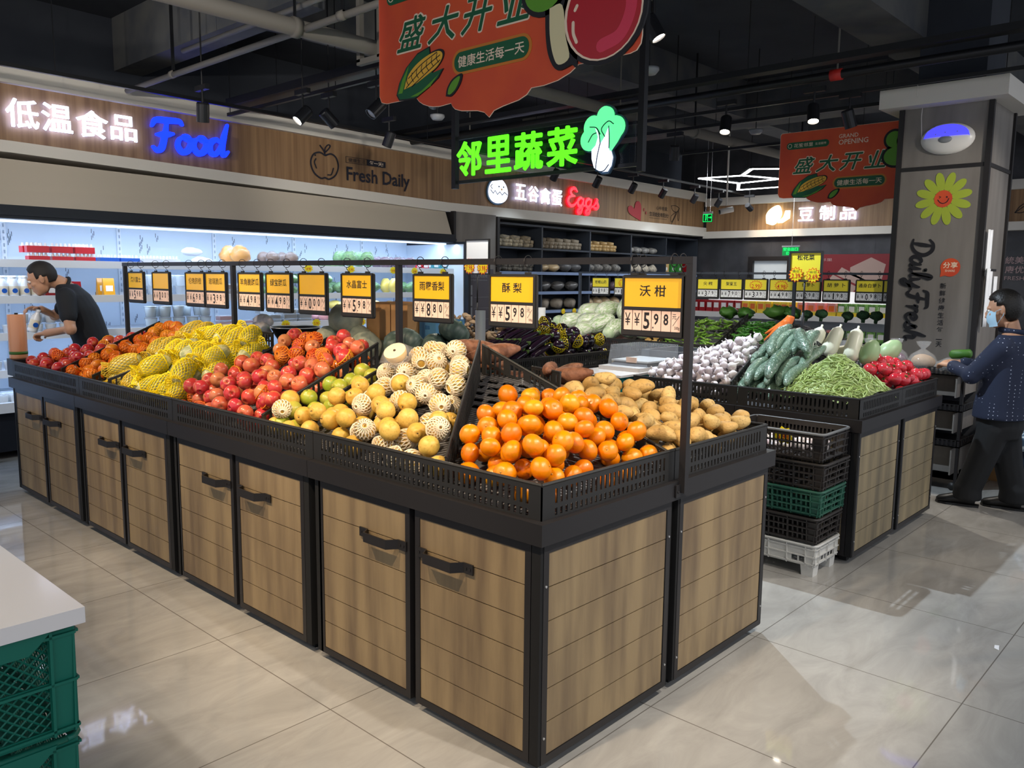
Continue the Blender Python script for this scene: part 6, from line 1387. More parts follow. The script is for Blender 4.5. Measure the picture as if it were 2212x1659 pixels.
fill(1.60, 6.3, 7.3, [(0, lambda: roll('dark_goods'), 'grey vermicelli roll', 1.0)], 'second row, first bay'); fill(1.60, 7.45, 8.6, [(0, lambda: item_bag('pk_tan', 22, .22, .1), 'tan noodle bag', .55), (0, lambda: item_bag('pk_dark', 23, .2, .11), 'glossy black seaweed bag', .55)], 'second row, second bay')
fill(1.60, 8.72, 9.85, [(0, lambda: item_bag('dark_goods', 24, .2, .12), 'silvery dry mushroom bag', 1.1)], 'second row, third bay'); fill(1.60, 9.98, 11.1, [(0, lambda: item_bag('rice_paper', 25, .2, .12), 'beige dry fungus bag', 1.1)], 'second row, fourth bay')
fill(1.30, 7.45, 8.6, [(0, lambda: item_bag('pk_dark', 26, .2, .12), 'black wood-ear bag', 1.1)], 'third row, second bay'); fill(1.30, 8.72, 9.85, [(0, lambda: item_bag('pk_purple', 27, .2, .12), 'dark red bean bag', 1.1)], 'third row, third bay'); fill(1.30, 6.3, 7.3, [(0, lambda: item_bag('dark_goods', 28, .2, .12), 'grey dry goods bag', 1.0)], 'third row, first bay')
fill(1.01, 7.45, 8.6, [(0, lambda: item_bag('lotus', 29, .2, .14), 'clear bag of pale mushrooms', 1.1)], 'fourth row, second bay'); fill(1.01, 8.72, 9.85, [(0, lambda: item_bag('pk_tan', 30, .2, .14), 'clear bag of tan mushrooms', 1.1)], 'fourth row, third bay')
def carton(col, lab):
    o = tag(MB().box(-.09, -.06, 0, .09, .06, .2).build('gift_carton', col, world=False), None, 'carton'); MB().add([(-.09, -.06, .2), (.09, -.06, .2), (.09, .06, .2), (-.09, .06, .2), (-.09, 0, .25), (.09, 0, .25)], [(0, 1, 5, 4), (3, 4, 5, 2), (0, 4, 3), (1, 2, 5)]).build('folded_top', col, o, world=False)
    MB().lathe([(0, 0), (.032, 0), (.032, .003), (0, .003)], 16, Matrix.Translation((0, -.06, .1)) @ Matrix.Rotation(pi/2, 4, 'X')).build('emblem', lab, o, world=False); return o
row(lambda: carton('pk_tan', 'pk_white'), FB, 11.22, 11.45, 1.60, -.22, .21, 'tan gift carton on the corner shelf', 'tan gift cartons', rows=1); row(lambda: carton('pk_green', 'pk_white'), FB, 11.46, 12.0, 1.60, -.22, .22, 'green and cream gift carton on the corner shelf', 'green gift cartons', rows=1)
row(lambda: carton('pk_crimson', 'pk_white'), FB, 12.02, 12.4, 1.60, -.16, .19, 'red gift carton at the corner end of the black shelving', 'red gift cartons', rows=1, size=1.2)
for s, z in ((7.9, .985), (8.2, .985)): star_card(FB.P(s, z, -.08), FB, 'small yellow starburst price on the black shelving', 'starburst prices on the black shelving', '6.8')

# ------------------------------------------------------------ low chilled counter beyond the far island (boxes with yellow trays)
CX = 9.0
cc = thing('chilled_counter', 'low lit counter with red and yellow packets beyond the far tag rail', 'counter', (CX+.4, 3.4, 0))
MB().box(CX, 1.2, 0, CX+.8, 5.0, .42).build('base', 'fridge_dark', cc); MB().box(CX+.74, 1.2, .42, CX+.8, 5.0, 1.36).build('back_panel', 'fridge_white', cc)
for z in (.72, 1.05): MB().box(CX+.05, 1.2, z-.03, CX+.74, 5.0, z).build('shelf', 'fridge_white', cc); MB().box(CX+.03, 1.2, z-.075, CX+.05, 5.0, z+.0).build('price_strip', 'card_white', cc)
for y in (2, 3.1, 4.2): arealight((CX+.3, y, 1.9), (CX+.3, y, 1.0), 6, (1, .95, .88), 1.0, .1, cc)
Fc = FW(CX)
def packet(col, lab='pk_white', h_=.16):
    o = tag(MB().box(-.05, -.03, 0, .05, .03, h_).build('food_packet', col, world=False), None, 'packet'); MB().box(-.035, -.032, h_*.35, .035, -.03, h_*.8).build('label', lab, o, world=False); return o
segs = [(-4.9, -4.1, 'pk_crimson', 'pk_white', 'red packet'), (-4.1, -3.3, 'pk_yellow', 'pk_orange', 'yellow packet'), (-3.3, -2.75, 'pk_pink', 'pk_orange', 'pale pack with round orange food'), (-2.75, -2.1, 'pk_greens', 'pk_white', 'greenish pack'), (-2.1, -1.5, 'pk_orange', 'pk_brown', 'orange pack with brown food'), (-1.5, -1.25, 'pk_pink', 'pk_crimson', 'pinkish pack')]
for a, b, c, l, nm in segs:
    row(lambda: packet(c, l), Fc, a, b, 1.05, -.12, .12, nm+' on the upper shelf of the lit counter', nm+'s on the lit counter', rows=2)
    row(lambda: packet('pk_orange' if c == 'pk_crimson' else c, l, .14), Fc, a, b, .72, -.12, .13, nm+' on the lower shelf of the lit counter', nm+'s lower on the lit counter', rows=1)
for i in range(7): tag(MB().box(CX+.055, 1.45+.26*i, 1.05, CX+.115, 1.69+.26*i, 1.10).build('shelf_tray', 'pk_yellow', loc=(CX+.08, 1.57+.26*i, 1.05)), 'yellow shelf-front tray on the lit counter', 'tray', 'yellow shelf-front trays')
# ------------------------------------------------------------ people
def remesh(mb, name, mat, parent, voxel=.009, smooth=4, label=None):
    """weld overlapping closed shapes into one continuous skin"""
    me = mb.mesh(name); tmp = bpy.data.objects.new(name, me); COL.objects.link(tmp)
    m = tmp.modifiers.new('r', 'REMESH'); m.mode = 'VOXEL'; m.voxel_size = voxel
    s = tmp.modifiers.new('s', 'SMOOTH'); s.iterations = smooth; s.factor = .5
    ev = tmp.evaluated_get(bpy.context.evaluated_depsgraph_get()); out = bpy.data.meshes.new_from_object(ev)
    bpy.data.objects.remove(tmp); bpy.data.meshes.remove(me)
    base = wabs(parent); out.transform(Matrix.Translation(-base)); out.name = name
    out.materials.clear(); out.materials.append(mt(mat)); out.polygons.foreach_set('use_smooth', [True]*len(out.polygons))
    o = bpy.data.objects.new(name, out); COL.objects.link(o); o.parent = parent
    if label: o['label'] = label
    return o
def loft(mb, secs, n=20):
    """closed loft through elliptical sections (centre, half-axis vector, half-axis vector)"""
    vs = []
    for c, u, v in secs:
        c, u, v = Vector(c), Vector(u), Vector(v); vs += [c+u*cos(2*pi*j/n)+v*sin(2*pi*j/n) for j in range(n)]
    K = len(secs); fs = [(i*n+j, i*n+(j+1) % n, (i+1)*n+(j+1) % n, (i+1)*n+j) for i in range(K-1) for j in range(n)]
    return mb.add(vs, fs+[tuple(range(n-1, -1, -1)), tuple(range((K-1)*n, K*n))])
def limb(mb, pts, rs): 
    mb.tube(pts, rs, 12)
    for p, r in zip(pts, rs): mb.ball(p, r, 10, 7)
def hand(mb, wrist, d, nrm, thumb_side, curl=.8, L=.165):
    """palm, four unequal bent fingers and a thumb from the side of the palm; curl bends towards -nrm"""
    d, nrm = Vector(d).normalized(), Vector(nrm).normalized(); nrm = (nrm-d*nrm.dot(d)).normalized(); sd = d.cross(nrm)*thumb_side; w_ = Vector(wrist)
    loft(mb, [(w_-d*.01, sd*.024, nrm*.018), (w_+d*.03, sd*.034, nrm*.017), (w_+d*L*.5, sd*.040, nrm*.014), (w_+d*L*.54, sd*.036, nrm*.010)], 12)
    for k, (o_, ln) in enumerate(((.029, .068), (.010, .078), (-.010, .072), (-.028, .056))):
        p = w_+d*L*.5+sd*o_; pts = [p]; a = 0
        for seg in (.42, .33, .25):
            a += curl*(.55 if seg == .42 else .75); p = p+(d*cos(a)-nrm*sin(a))*ln*seg; pts.append(p)
        mb.tube(pts, [.0095, .009, .0085, .0075], 8); mb.ball(pts[-1], .0075, 8, 6)
    p = w_+d*.035+sd*.03; q = p+(d*.6+sd*.75-nrm*.25).normalized()*.035; r_ = q+(d*.85+sd*.1-nrm*.5*curl).normalized()*.03
    mb.tube([p, q, r_], [.013, .011, .009], 8); mb.ball(r_, .009, 8, 6)
def head(mb, c, f, up, s=1.0, nose=1.0):
    """skull, face, nose, lips, chin, ears in the direction f"""
    f, up = Vector(f).normalized(), Vector(up).normalized(); up = (up-f*up.dot(f)).normalized(); l = up.cross(f); c = Vector(c)
    P = lambda x, y, z: c+(f*x+l*y+up*z)*s
    q = Matrix((f, l, up)).transposed().to_4x4(); q.translation = c
    def ell(x, y, z, rx, ry, rz):
        t = MB().ball((0, 0, 0), (rx*s, ry*s, rz*s), 16, 12); mb.add([q @ (Vector(v)+Vector((x, y, z))*s) for v in t.v], t.f)
    ell(-.012, 0, .02, .096, .075, .098); ell(.025, 0, -.045, .062, .058, .072); ell(.052, 0, -.098, .028, .032, .022); ell(.075, 0, .018, .018, .05, .018)
    ell(.094, 0, -.022*nose, .016, .012, .026); ell(.100, 0, -.038, .014, .015, .011); ell(.082, 0, -.068, .012, .023, .009); ell(.079, 0, -.079, .011, .02, .008)
    for k in (-1, 1): ell(-.008, k*.074, -.012, .018, .010, .032); ell(-.012, k*.080, .0, .016, .007, .024); ell(.060, k*.040, -.028, .022, .02, .02)
    return P, q
def hairdo(parent, q, s, mat, keep, name='hair', k=1.06):
    t = MB().ball((-.012, 0, .02), (.098, .077, .101), 30, 22); vs = []
    for v in t.v:
        w_ = Vector(v); c = Vector((-.012, 0, .02)); m_ = keep(w_)
        w_ = c+(w_-c)*((k+m_*.06+.02*noise.noise(w_*60)) if m_ > 0 else .86); vs.append(q @ (w_*s))
    return MB().add(vs, t.f).build(name, mat, parent, True)
def eyes(parent, P, s):
    for k in (-1, 1):
        e = MB().ball(P(.078, k*.031, .002), .0115*s, 10, 8).build('eye', 'eye_white', parent, True); MB().ball(P(.0865, k*.031, .002), .0055*s, 8, 6).build('iris', 'eye_dark', e, True)
def shoe(parent, heel, d, L=.24):
    d = Vector(d).normalized(); sd = d.cross(Vector((0, 0, 1))); h = Vector(heel); up = Vector((0, 0, 1)); mb = MB()
    loft(mb, [(h-d*.03+up*.045, sd*.028, up*.04), (h+d*.01+up*.052, sd*.036, up*.05), (h+d*.08+up*.045, sd*.038, up*.042), (h+d*(L-.09)+up*.034, sd*.046, up*.032), (h+d*(L-.04)+up*.026, sd*.036, up*.024), (h+d*(L-.025)+up*.02, sd*.016, up*.014)], 16)
    o = mb.build('shoe', 'shoe_black', parent, True); s = MB()
    poly = [(-.055, -.03), (-.055, .03), (0, .036), (.08, .034), (L-.09, .048), (L-.04, .036), (L-.02, 0), (L-.04, -.036), (L-.09, -.044), (.08, -.036), (0, -.036)]
    s.prism([(a, b) for a, b in poly], Fr(h, d, sd*-1 if (d.cross(sd)).z < 0 else sd), .0, .014); s.build('sole', 'shoe_black', o)
V3 = Vector
# --- the man at the fridge
mn = thing('person', 'man in a black polo shirt reaching for a white bottle at the open fridge', 'person', (.74, 5.35, 0))
f, s = V3((-.82, .57, 0)), V3((.57, .82, 0)); hip = V3((.76, 5.36, .90))
body = MB()
tors = lambda k: [(hip+V3((0, 0, -.06)), s*.165*k, f*.115*k), (hip+V3((0, 0, .08)), s*.17*k, f*.125*k), (V3((.72, 5.36, 1.10)), s*.175*k, f*.13*k), (V3((.675, 5.36, 1.24)), s*.195*k, f*.128*k), (V3((.64, 5.36, 1.34)), s*.20*k, f*.105*k), (V3((.605, 5.36, 1.405)), s*.13*k, f*.075*k), (V3((.585, 5.36, 1.43)), s*.07*k, f*.06*k)]
loft(body, tors(.92)); body.tube([(.60, 5.36, 1.40), (.53, 5.36, 1.44), (.46, 5.36, 1.46)], [.062, .056, .055], 12)
hf = V3((-.83, .42, -.36)); hc = V3((.425, 5.37, 1.465)); P, q = head(body, hc, hf, (-.30, .15, 1), 1.0)
shL, elL, wrL = V3((.53, 5.20, 1.33)), V3((.525, 5.125, 1.09)), V3((.42, 5.31, 1.055)); shR, elR, wrR = V3((.72, 5.51, 1.33)), V3((.60, 5.66, 1.17)), V3((.475, 5.575, 1.225))
limb(body, [shL, elL, wrL], [.052, .046, .031]); limb(body, [shR, elR, wrR], [.052, .044, .029])
hand(body, wrL, (wrL-elL), (0, 0, 1), 1, 1.5); hand(body, wrR, V3((-.9, -.1, .12)), V3((0, .3, 1)), -1, .75)
for k, ft in ((-1, V3((.74, 5.26, .08))), (1, V3((.80, 5.50, .08)))): limb(body, [hip+s*k*.09+V3((0, 0, -.05)), (hip+s*k*.09+ft)/2+f*.02+V3((0, 0, -.02)), ft], [.085, .058, .04])
bd = remesh(body, 'body', 'skin', mn, .0065, 3)
sh_ = MB(); loft(sh_, tors(1.07)[:-1]+[(V3((.595, 5.36, 1.425)), s*.085, f*.075)]); limb(sh_, [shL, shL+(elL-shL)*.60], [.072, .064]); limb(sh_, [shR, shR+(elR-shR)*.65], [.072, .064]); remesh(sh_, 'polo_shirt', 'polo_black', mn, .011, 5)
co = MB(); cc_ = V3((.578, 5.36, 1.418)); ax = V3((-.55, 0, .35)).normalized(); u2 = ax.cross(V3((0, 1, 0))).normalized()
co.tube([cc_+(u2*.060*cos(a)+V3((0, 1, 0))*.070*sin(a)) for a in [2*pi*i/20 for i in range(21)]], .013, 8); co.build('collar', 'polo_black', mn, True)
tr = MB(); loft(tr, [(hip+V3((0, 0, .03)), s*.178, f*.13), (hip+V3((0, 0, -.12)), s*.175, f*.13), (hip+V3((0, 0, -.2)), s*.15, f*.11)])
for k, ft in ((-1, V3((.74, 5.26, .03))), (1, V3((.80, 5.50, .03)))): limb(tr, [hip+s*k*.085+V3((0, 0, -.1)), (hip+s*k*.09+ft)/2+f*.02, ft+V3((0, 0, .05))], [.095, .075, .062])
remesh(tr, 'trousers', 'trouser_black', mn, .012, 5)
for k, ft in ((-1, (.75, 5.26, 0)), (1, (.81, 5.50, 0))): shoe(mn, ft, f, .27)
hairdo(mn, q, 1.0, 'hair_short', lambda v: 1 if (v.z > .055 or (v.x < .03 and v.z > -.0) or (v.x < -.045 and v.z > -.05)) and not (v.x > .06 and v.z < .085) else 0, k=1.02)
eyes(mn, P, 1.0)
hb = item_bottle(); hb['label'] = 'white milk bottle with blue label held in the hand of the man'; hb.location = (.395, 5.555, 1.055); hb.rotation_euler = Euler((radians(8), radians(16), 0)); hb.scale = (.95,)*3

# --- the woman in the dotted jacket
wn = thing('person', 'woman in a navy dotted jacket and face mask choosing vegetables by the pillar', 'person', (4.46, -.2, 0))
f, s = V3((.16, .987, 0)), V3((-.987, .16, 0)); c0 = V3((4.46, -.20, 0))
body = MB(); T = lambda k, dz=0: [(c0+V3((0, 0, .60)), s*.165*k, f*.13*k), (c0+V3((0, -.01, .74)), s*.165*k, f*.125*k), (c0+V3((0, -.025, .88)), s*.165*k, f*.12*k), (c0+V3((0, -.04, 1.02)), s*.175*k, f*.12*k), (c0+V3((0, -.04, 1.11)), s*.175*k, f*.10*k), (c0+V3((0, -.035, 1.17)), s*.11*k, f*.075*k), (c0+V3((0, -.03, 1.20)), s*.06*k, f*.055*k)]
loft(body, T(.88)); body.tube([c0+V3((0, -.035, 1.16)), c0+V3((-.02, -.01, 1.26))], [.052, .05], 12)
hf = V3((-.12, .97, -.18)); hc = V3((4.435, -.165, 1.335)); P, q = head(body, hc, hf, (0, .1, 1), .98)
shL, elL, wrL = c0+V3((-.165, -.01, 1.09)), c0+V3((-.19, .15, .90)), c0+V3((-.06, .31, .945)); shR, elR, wrR = c0+V3((.17, -.05, 1.09)), c0+V3((.22, .12, .91)), c0+V3((.12, .30, .95))
limb(body, [shL, elL, wrL], [.044, .036, .025]); limb(body, [shR, elR, wrR], [.044, .036, .025])
hand(body, wrL, V3((.55, .75, .12)), V3((-.3, .2, 1)), 1, .7, .15); hand(body, wrR, V3((-.2, .9, .1)), V3((.2, .2, 1)), -1, .7, .15)
ftL, ftR = V3((4.37, -.05, 0)), V3((4.49, -.30, 0))
for k, ft in ((1, ftL), (-1, ftR)): limb(body, [c0+s*k*.08+V3((0, 0, .62)), (c0+s*k*.08+V3((0, 0, .62))+ft)/2, ft+V3((0, 0, .06))], [.085, .055, .036])
remesh(body, 'body', 'skin', wn, .0065, 3)
ja = MB(); J = T(1.0); loft(ja, [(c0+V3((0, .0, .615)), s*.205, f*.165), (c0+V3((0, 0, .70)), s*.20, f*.16), (c0+V3((0, -.015, .84)), s*.195, f*.15)]+[(c, u*1.10, v*1.12) for c, u, v in J[3:5]]+[(J[5][0], s*.115, f*.085)]); limb(ja, [shL, elL, elL+(wrL-elL)*.86], [.075, .062, .047]); limb(ja, [shR, elR, elR+(wrR-elR)*.86], [.075, .062, .047]); remesh(ja, 'dotted_jacket', 'dot_cloth', wn, .011, 5)
co = MB(); cc_ = c0+V3((0, -.025, 1.195)); co.tube([cc_+V3((.062*cos(a), .066*sin(a), .008*sin(a))) for a in [2*pi*i/20 for i in range(21)]], .019, 8); co.build('collar', 'dot_cloth', wn, True)
tr = MB(); loft(tr, [(c0+V3((0, 0, .70)), s*.165, f*.135), (c0+V3((0, 0, .55)), s*.17, f*.14), (c0+V3((0, 0, .48)), s*.15, f*.12)])
for k, ft in ((1, ftL), (-1, ftR)): limb(tr, [c0+s*k*.08+V3((0, 0, .55)), (c0+s*k*.085+V3((0, 0, .6))+ft)/2, ft+V3((0, -.01, .115))], [.10, .088, .083]); loft(tr, [(ft+V3((0, -.01, .14)), V3((.083, 0, 0)), V3((0, .085, 0))), (ft+V3((0, -.01, .045)), V3((.085, 0, 0)), V3((0, .092, 0)))])
remesh(tr, 'trousers', 'trouser_black', wn, .011, 4)
shoe(wn, ftL+V3((0, -.03, 0)), (-.15, 1, 0), .23); shoe(wn, ftR+V3((0, -.03, 0)), (-.10, 1, 0), .23)
hairdo(wn, q, .98, 'hair_black', lambda v: (1.4 if v.x < .03 else .9) if (v.z > .065 or (v.x < .035 and v.z > .02) or (v.x < -.018 and v.z > -.075)) and not (v.x > .068 and v.z < .08) else 0, k=1.08)
eyes(wn, P, .98)
mk = MB()
rows_ = []
for i in range(7):
    z = .0-.108*i/6; row_ = []
    for j in range(13):
        a = (j-6)/6*1.15; rx = (.108 if 1 < i < 5 else .098)*(1 if i else .95); row_.append(P(-.005+rx*cos(a), .078*sin(a)*1.05, z+(-.012 if abs(a) > .9 and i == 0 else 0)))
    rows_.append(row_)
vs = [p for r_ in rows_ for p in r_]; mk.add(vs, [(i*13+j, (i+1)*13+j, (i+1)*13+j+1, i*13+j+1) for i in range(6) for j in range(12)]); mo = mk.build('face_mask', 'mask_blue', wn, True)
for k in (-1, 1): MB().tube([P(.04, k*.074, -.01), P(.01, k*.08, .0), P(-.02, k*.082, -.002), P(-.005, k*.08, -.04), P(.035, k*.072, -.09)], .0018, 5).build('ear_loop', 'mask_blue', mo, True)
# --- somebody crouching behind her, cut by the frame
cn = thing('person', 'crouching person in a blue patterned top behind the woman at the right edge', 'person', (5.12, -.40, 0))
f, s = V3((-.25, .97, 0)), V3((-.97, -.25, 0)); b0 = V3((5.14, -.46, .24)); body = MB()
TS = lambda k: [(b0, s*.16*k, f*.13*k), (b0+V3((-.01, .05, .14)), s*.155*k, f*.12*k), (b0+V3((-.02, .10, .27)), s*.175*k, f*.115*k), (b0+V3((-.025, .14, .34)), s*.12*k, f*.08*k)]
loft(body, TS(.9)); body.tube([b0+V3((-.025, .13, .33)), b0+V3((-.03, .2, .42))], [.052, .05], 12); P, q = head(body, b0+V3((-.03, .235, .49)), (-.2, .85, -.48), (-.1, .45, 1), .95)
shL, elL, wrL = b0+V3((-.19, .08, .27)), b0+V3((-.20, .22, .12)), b0+V3((-.14, .40, .18)); shR, elR, wrR = b0+V3((.15, .16, .27)), b0+V3((.14, .28, .13)), b0+V3((.02, .42, .18))
limb(body, [shL, elL, wrL], [.044, .037, .026]); limb(body, [shR, elR, wrR], [.044, .037, .026]); hand(body, wrL, (.3, .9, .15), (0, -.2, 1), 1, .8, .15); hand(body, wrR, (0, 1, .1), (0, -.2, 1), -1, .8, .15)
kn = [b0+s*k*.10+V3((-.04, .34, .08)) for k in (1, -1)]; an = [b0+s*k*.10+V3((-.03, .08, -.18)) for k in (1, -1)]
for k in (0, 1): limb(body, [b0+s*(.09 if k == 0 else -.09), kn[k], an[k]], [.085, .055, .038])
remesh(body, 'body', 'skin', cn, .007, 3)
tp = MB(); loft(tp, [(c, u*1.12/.9*.9, v*1.15) for c, u, v in TS(1.0)]); limb(tp, [shL, elL+(shL-elL)*.1], [.068, .058]); limb(tp, [shR, elR+(shR-elR)*.1], [.068, .058]); remesh(tp, 'patterned_top', 'shirt_pattern', cn, .011, 4)
tr = MB(); M('navy_cloth', '#1c2434', .85)
limb(tr, [b0+V3((0, 0, -.02)), b0+V3((0, .04, .02))], [.15, .14])
for k in (0, 1): limb(tr, [b0+s*(.08 if k == 0 else -.08), kn[k], an[k]+V3((0, 0, .05))], [.10, .075, .06])
remesh(tr, 'trousers', 'navy_cloth', cn, .011, 4)
for a in an: shoe(cn, V3((a.x, a.y-.02, 0)), f, .23)
hairdo(cn, q, .95, 'hair_black', lambda v: 1.2 if (v.z > .06 or (v.x < .03 and v.z > .0) or (v.x < -.02 and v.z > -.07)) and not (v.x > .065 and v.z < .08) else 0, k=1.08); eyes(cn, P, .95)
# ------------------------------------------------------------ crates
def crate(name, x0, y0, z0, W, L, H, mat, label, group=None, nx=6, ny=10, bands=3, lattice=False, taper=.012, foot=0, closed_mid=False):
    """plastic crate, long side along y: four perforated walls with ribs, rim, slotted floor"""
    t = thing(name, label, 'crate', (x0+W/2, y0+L/2, z0), 0, group)
    cr = MB(); zt = z0+H
    def wall(A, B, inn, n):
        A, B, inn = Vector(A), Vector(B), Vector(inn); d = (B-A); Ln = d.length; d /= Ln
        P = lambda u, v, k: A+d*u+inn*(taper*(1-(v-z0)/H)+k)+Vector((0, 0, v))
        post = .05; us = [0, post]; 
        for i in range(n): a = post+(Ln-2*post)*i/n; us += [a+.004, a+(Ln-2*post)/n-.004]
        us += [Ln-post, Ln]; us = sorted(set(round(u, 5) for u in us)); h = H-foot
        vs = [z0+foot, z0+foot+.012]
        for b in range(bands): a = .012+(h-.035)*b/bands; vs += [z0+foot+a+.005, z0+foot+a+(h-.035)/bands-.004]
        vs += [zt-.02, zt]; vs = sorted(set(round(v, 5) for v in vs))
        hole = lambda i, j: 1 <= i < len(us)-2 and (us[i+1]-us[i]) > .0085 and (vs[j+1]-vs[j]) > .014 and 0 < j < len(vs)-2 and not (closed_mid and us[i] < Ln*.72 and n > 5) and not (closed_mid and vs[j] > zt-.06)
        cr.perf(P, us, vs, hole, 0, .004)
        # outer ribs
        for b in range(bands+1):
            v = z0+foot+.012+(h-.035)*b/bands; cr.hexa([P(0, v-.003, -.008), P(Ln, v-.003, -.008), P(Ln, v-.003, 0), P(0, v-.003, 0), P(0, v+.003, -.008), P(Ln, v+.003, -.008), P(Ln, v+.003, 0), P(0, v+.003, 0)])
        for u in [post]+[post+(Ln-2*post)*k/(2 if n < 8 else 4) for k in range(1, 2 if n < 8 else 4)]+[Ln-post]:
            cr.hexa([P(u-.003, z0+foot, -.008), P(u+.003, z0+foot, -.008), P(u+.003, z0+foot, 0), P(u-.003, z0+foot, 0), P(u-.003, zt-.01, -.008), P(u+.003, zt-.01, -.008), P(u+.003, zt-.01, 0), P(u-.003, zt-.01, 0)])
        if lattice:
            for i in range(n):
                a0 = post+(Ln-2*post)*i/n; a1 = post+(Ln-2*post)*(i+1)/n
                for b in range(bands):
                    v0 = z0+foot+.012+(h-.035)*b/bands; v1 = z0+foot+.012+(h-.035)*(b+1)/bands
                    k = 5
                    for q in range(-k, k):
                        for sg in (1, -1):
                            aa, bb = (q/k, 0), ((q+k)/k, 1)
                            lo = max(0, -aa[0]); hi = min(1, 1-aa[0])
                            if hi <= lo: continue
                            p, r = aa[0]+lo, aa[0]+hi
                            if sg < 0: p, r = 1-p, 1-r
                            cr.tube([P(a0+(a1-a0)*p, v0+(v1-v0)*lo, .010), P(a0+(a1-a0)*r, v0+(v1-v0)*hi, .010)], .0022, 4)
    x1, y1 = x0+W, y0+L
    wall((x0, y1, 0), (x0, y0, 0), (1, 0, 0), ny); wall((x0, y0, 0), (x1, y0, 0), (0, 1, 0), nx); wall((x1, y0, 0), (x1, y1, 0), (-1, 0, 0), ny); wall((x1, y1, 0), (x0, y1, 0), (0, -1, 0), nx)
    cr.build('wall_panel', mat, t)
    rm = MB(); pts = [(x0, y0), (x1, y0), (x1, y1), (x0, y1)]
    q = rrect(x0-.006, y0-.006, x1+.006, y1+.006, .03, 4); rm.tube([(a, b, zt-.004) for a, b in q]+[(q[0][0], q[0][1], zt-.004)], .007, 6); rm.build('rim', mat, t, True)
    fl = MB(); fl.perf(lambda u, v, n: Vector((u, v, z0+foot+.003+n)), [x0+taper+.008+(W-2*taper-.016)*i/16 for i in range(17)], [y0+taper+.008+(L-2*taper-.016)*i/22 for i in range(23)], lambda i, j: i % 2 == 1 and j % 2 == 1, 0, .005); fl.build('floor_grid', mat, t)
    if foot:
        ft = MB()
        for x in (x0+.012, x1-.075):
            for y in (y0+.012, y1-.075): ft.hexa([(x, y, z0), (x+.06, y, z0), (x+.06, y+.06, z0), (x, y+.06, z0), (x-.003, y-.003, z0+foot+.002), (x+.066, y-.003, z0+foot+.002), (x+.066, y+.066, z0+foot+.002), (x-.003, y+.066, z0+foot+.002)])
        ft.build('foot', mat, t)
    return t
CXs, CYs = 2.25, .10
GS = 'crates stacked between the two islands'
crate('plastic_crate', CXs+.02, CYs+.015, 0, .30, .50, .17, 'crate_white', 'pale grey plastic crate on the floor, bottom of the stack between the islands', GS, 5, 10, 2, foot=.055, closed_mid=True)
crate('plastic_crate', CXs+.005, CYs+.01, .178, .32, .51, .135, 'crate_black', 'brown-black crate directly on the pale bottom crate', GS, 4, 16)
crate('plastic_crate', CXs+.008, CYs, .321, .32, .51, .135, 'crate_dkgreen', 'dark green crate in the middle of the stack', GS, 4, 16)
crate('plastic_crate', CXs-.002, CYs-.012, .464, .33, .52, .135, 'crate_black', 'brown-black crate directly under the grey-rimmed top crate', GS, 4, 16)
tc = crate('plastic_crate', CXs, CYs, .607, .33, .52, .145, 'crate_black', 'open top crate with a grey rim and pale goods inside', GS, 4, 20)
for ch in tc.children:
    if ch.name.startswith('rim'): ch.data.materials[0] = mt('crate_grey'); ch['label'] = 'worn grey rim'
rq = random.Random(4)
g0 = garlic(0); first = True
for i in range(26):
    o = g0 if first else dup(g0); first = False
    o.location = (CXs+.07+.048*(i % 5), CYs+.08+.07*(i//5)+rq.uniform(-.01, .01), .645+.012*(i % 3)); o.scale = (.025,)*3; o.rotation_euler = rrot(rq, 1); o['label'] = 'garlic bulb lying in the open top crate'; o['group'] = 'garlic in the top crate'
star_card(Vector((CXs+.03, CYs+.22, .715)), FW(0), 'red-edged starburst card sticking out of the open top crate', None, '5.98', .06)
# green crates with the white board at the lower left
GG = 'green crates under the white board'
for k, (z, nm) in enumerate(((0.0, 'lowest'), (.255, 'middle'), (.51, 'upper'))):
    crate('lattice_crate', -1.62+.006*k, .36, z, .47, .62, .25, 'crate_green', '%s green lattice crate under the white board at the left edge' % nm, GG, 3, 4, 2, True, .006)
for y0, y1 in ((.38, .96),):
    bd_ = MB(); bd_.box(-1.72, .32, .765, -1.128, 1.06, .80); b_ = bd_.build('white_board', 'table_white', loc=(-1.4, .7, .765)); tag(b_, 'thick white board lying on the green crates at the left edge', 'board')
for ch in [o for o in bpy.data.objects if o.name.startswith('lattice_crate') and o.get('group') == GG]:
    z = ch.location.z; hb_ = MB(); F = FS(.36); hb_.prism([(-1.60, z+.205), (-1.235, z+.205), (-1.215, z+.22), (-1.19, z+.245), (-1.60, z+.245)], F, -.004, .016); hb_.build('handle_band', 'crate_green', ch)
# white weighing table between the islands, on a teal crate
crate('lattice_crate', 2.60, 1.58, .60, .40, .32, .28, 'crate_teal', 'upper teal crate carrying the white weighing board', 'teal crates', 4, 3, 2, True, .006); crate('lattice_crate', 2.60, 1.58, .315, .40, .32, .28, 'crate_teal', 'middle teal crate below the weighing board', 'teal crates', 4, 3, 2, True, .006); crate('lattice_crate', 2.60, 1.58, .03, .40, .32, .28, 'crate_teal', 'lowest teal crate below the weighing board', 'teal crates', 4, 3, 2, True, .006)
tag(MB().box(2.60, 1.58, 0, 3.0, 1.9, .03).build('pallet_board', 'crate_black', loc=(2.8, 1.74, 0)), 'black board under the teal crates', 'board')
tag(MB().box(2.51, 1.515, .884, 3.25, 1.92, .898).build('weighing_board', 'table_white', loc=(2.9, 1.7, .884)), 'thin white board on the teal crate beside the garlic', 'board')
sc = thing('weighing_scale', 'grey clear-covered weighing scale on the white board behind the garlic', 'scale', (3.0, 1.7, .898))
MB().box(2.74, 1.53, .898, 3.22, 1.86, .925).build('base_plate', 'table_white', sc)
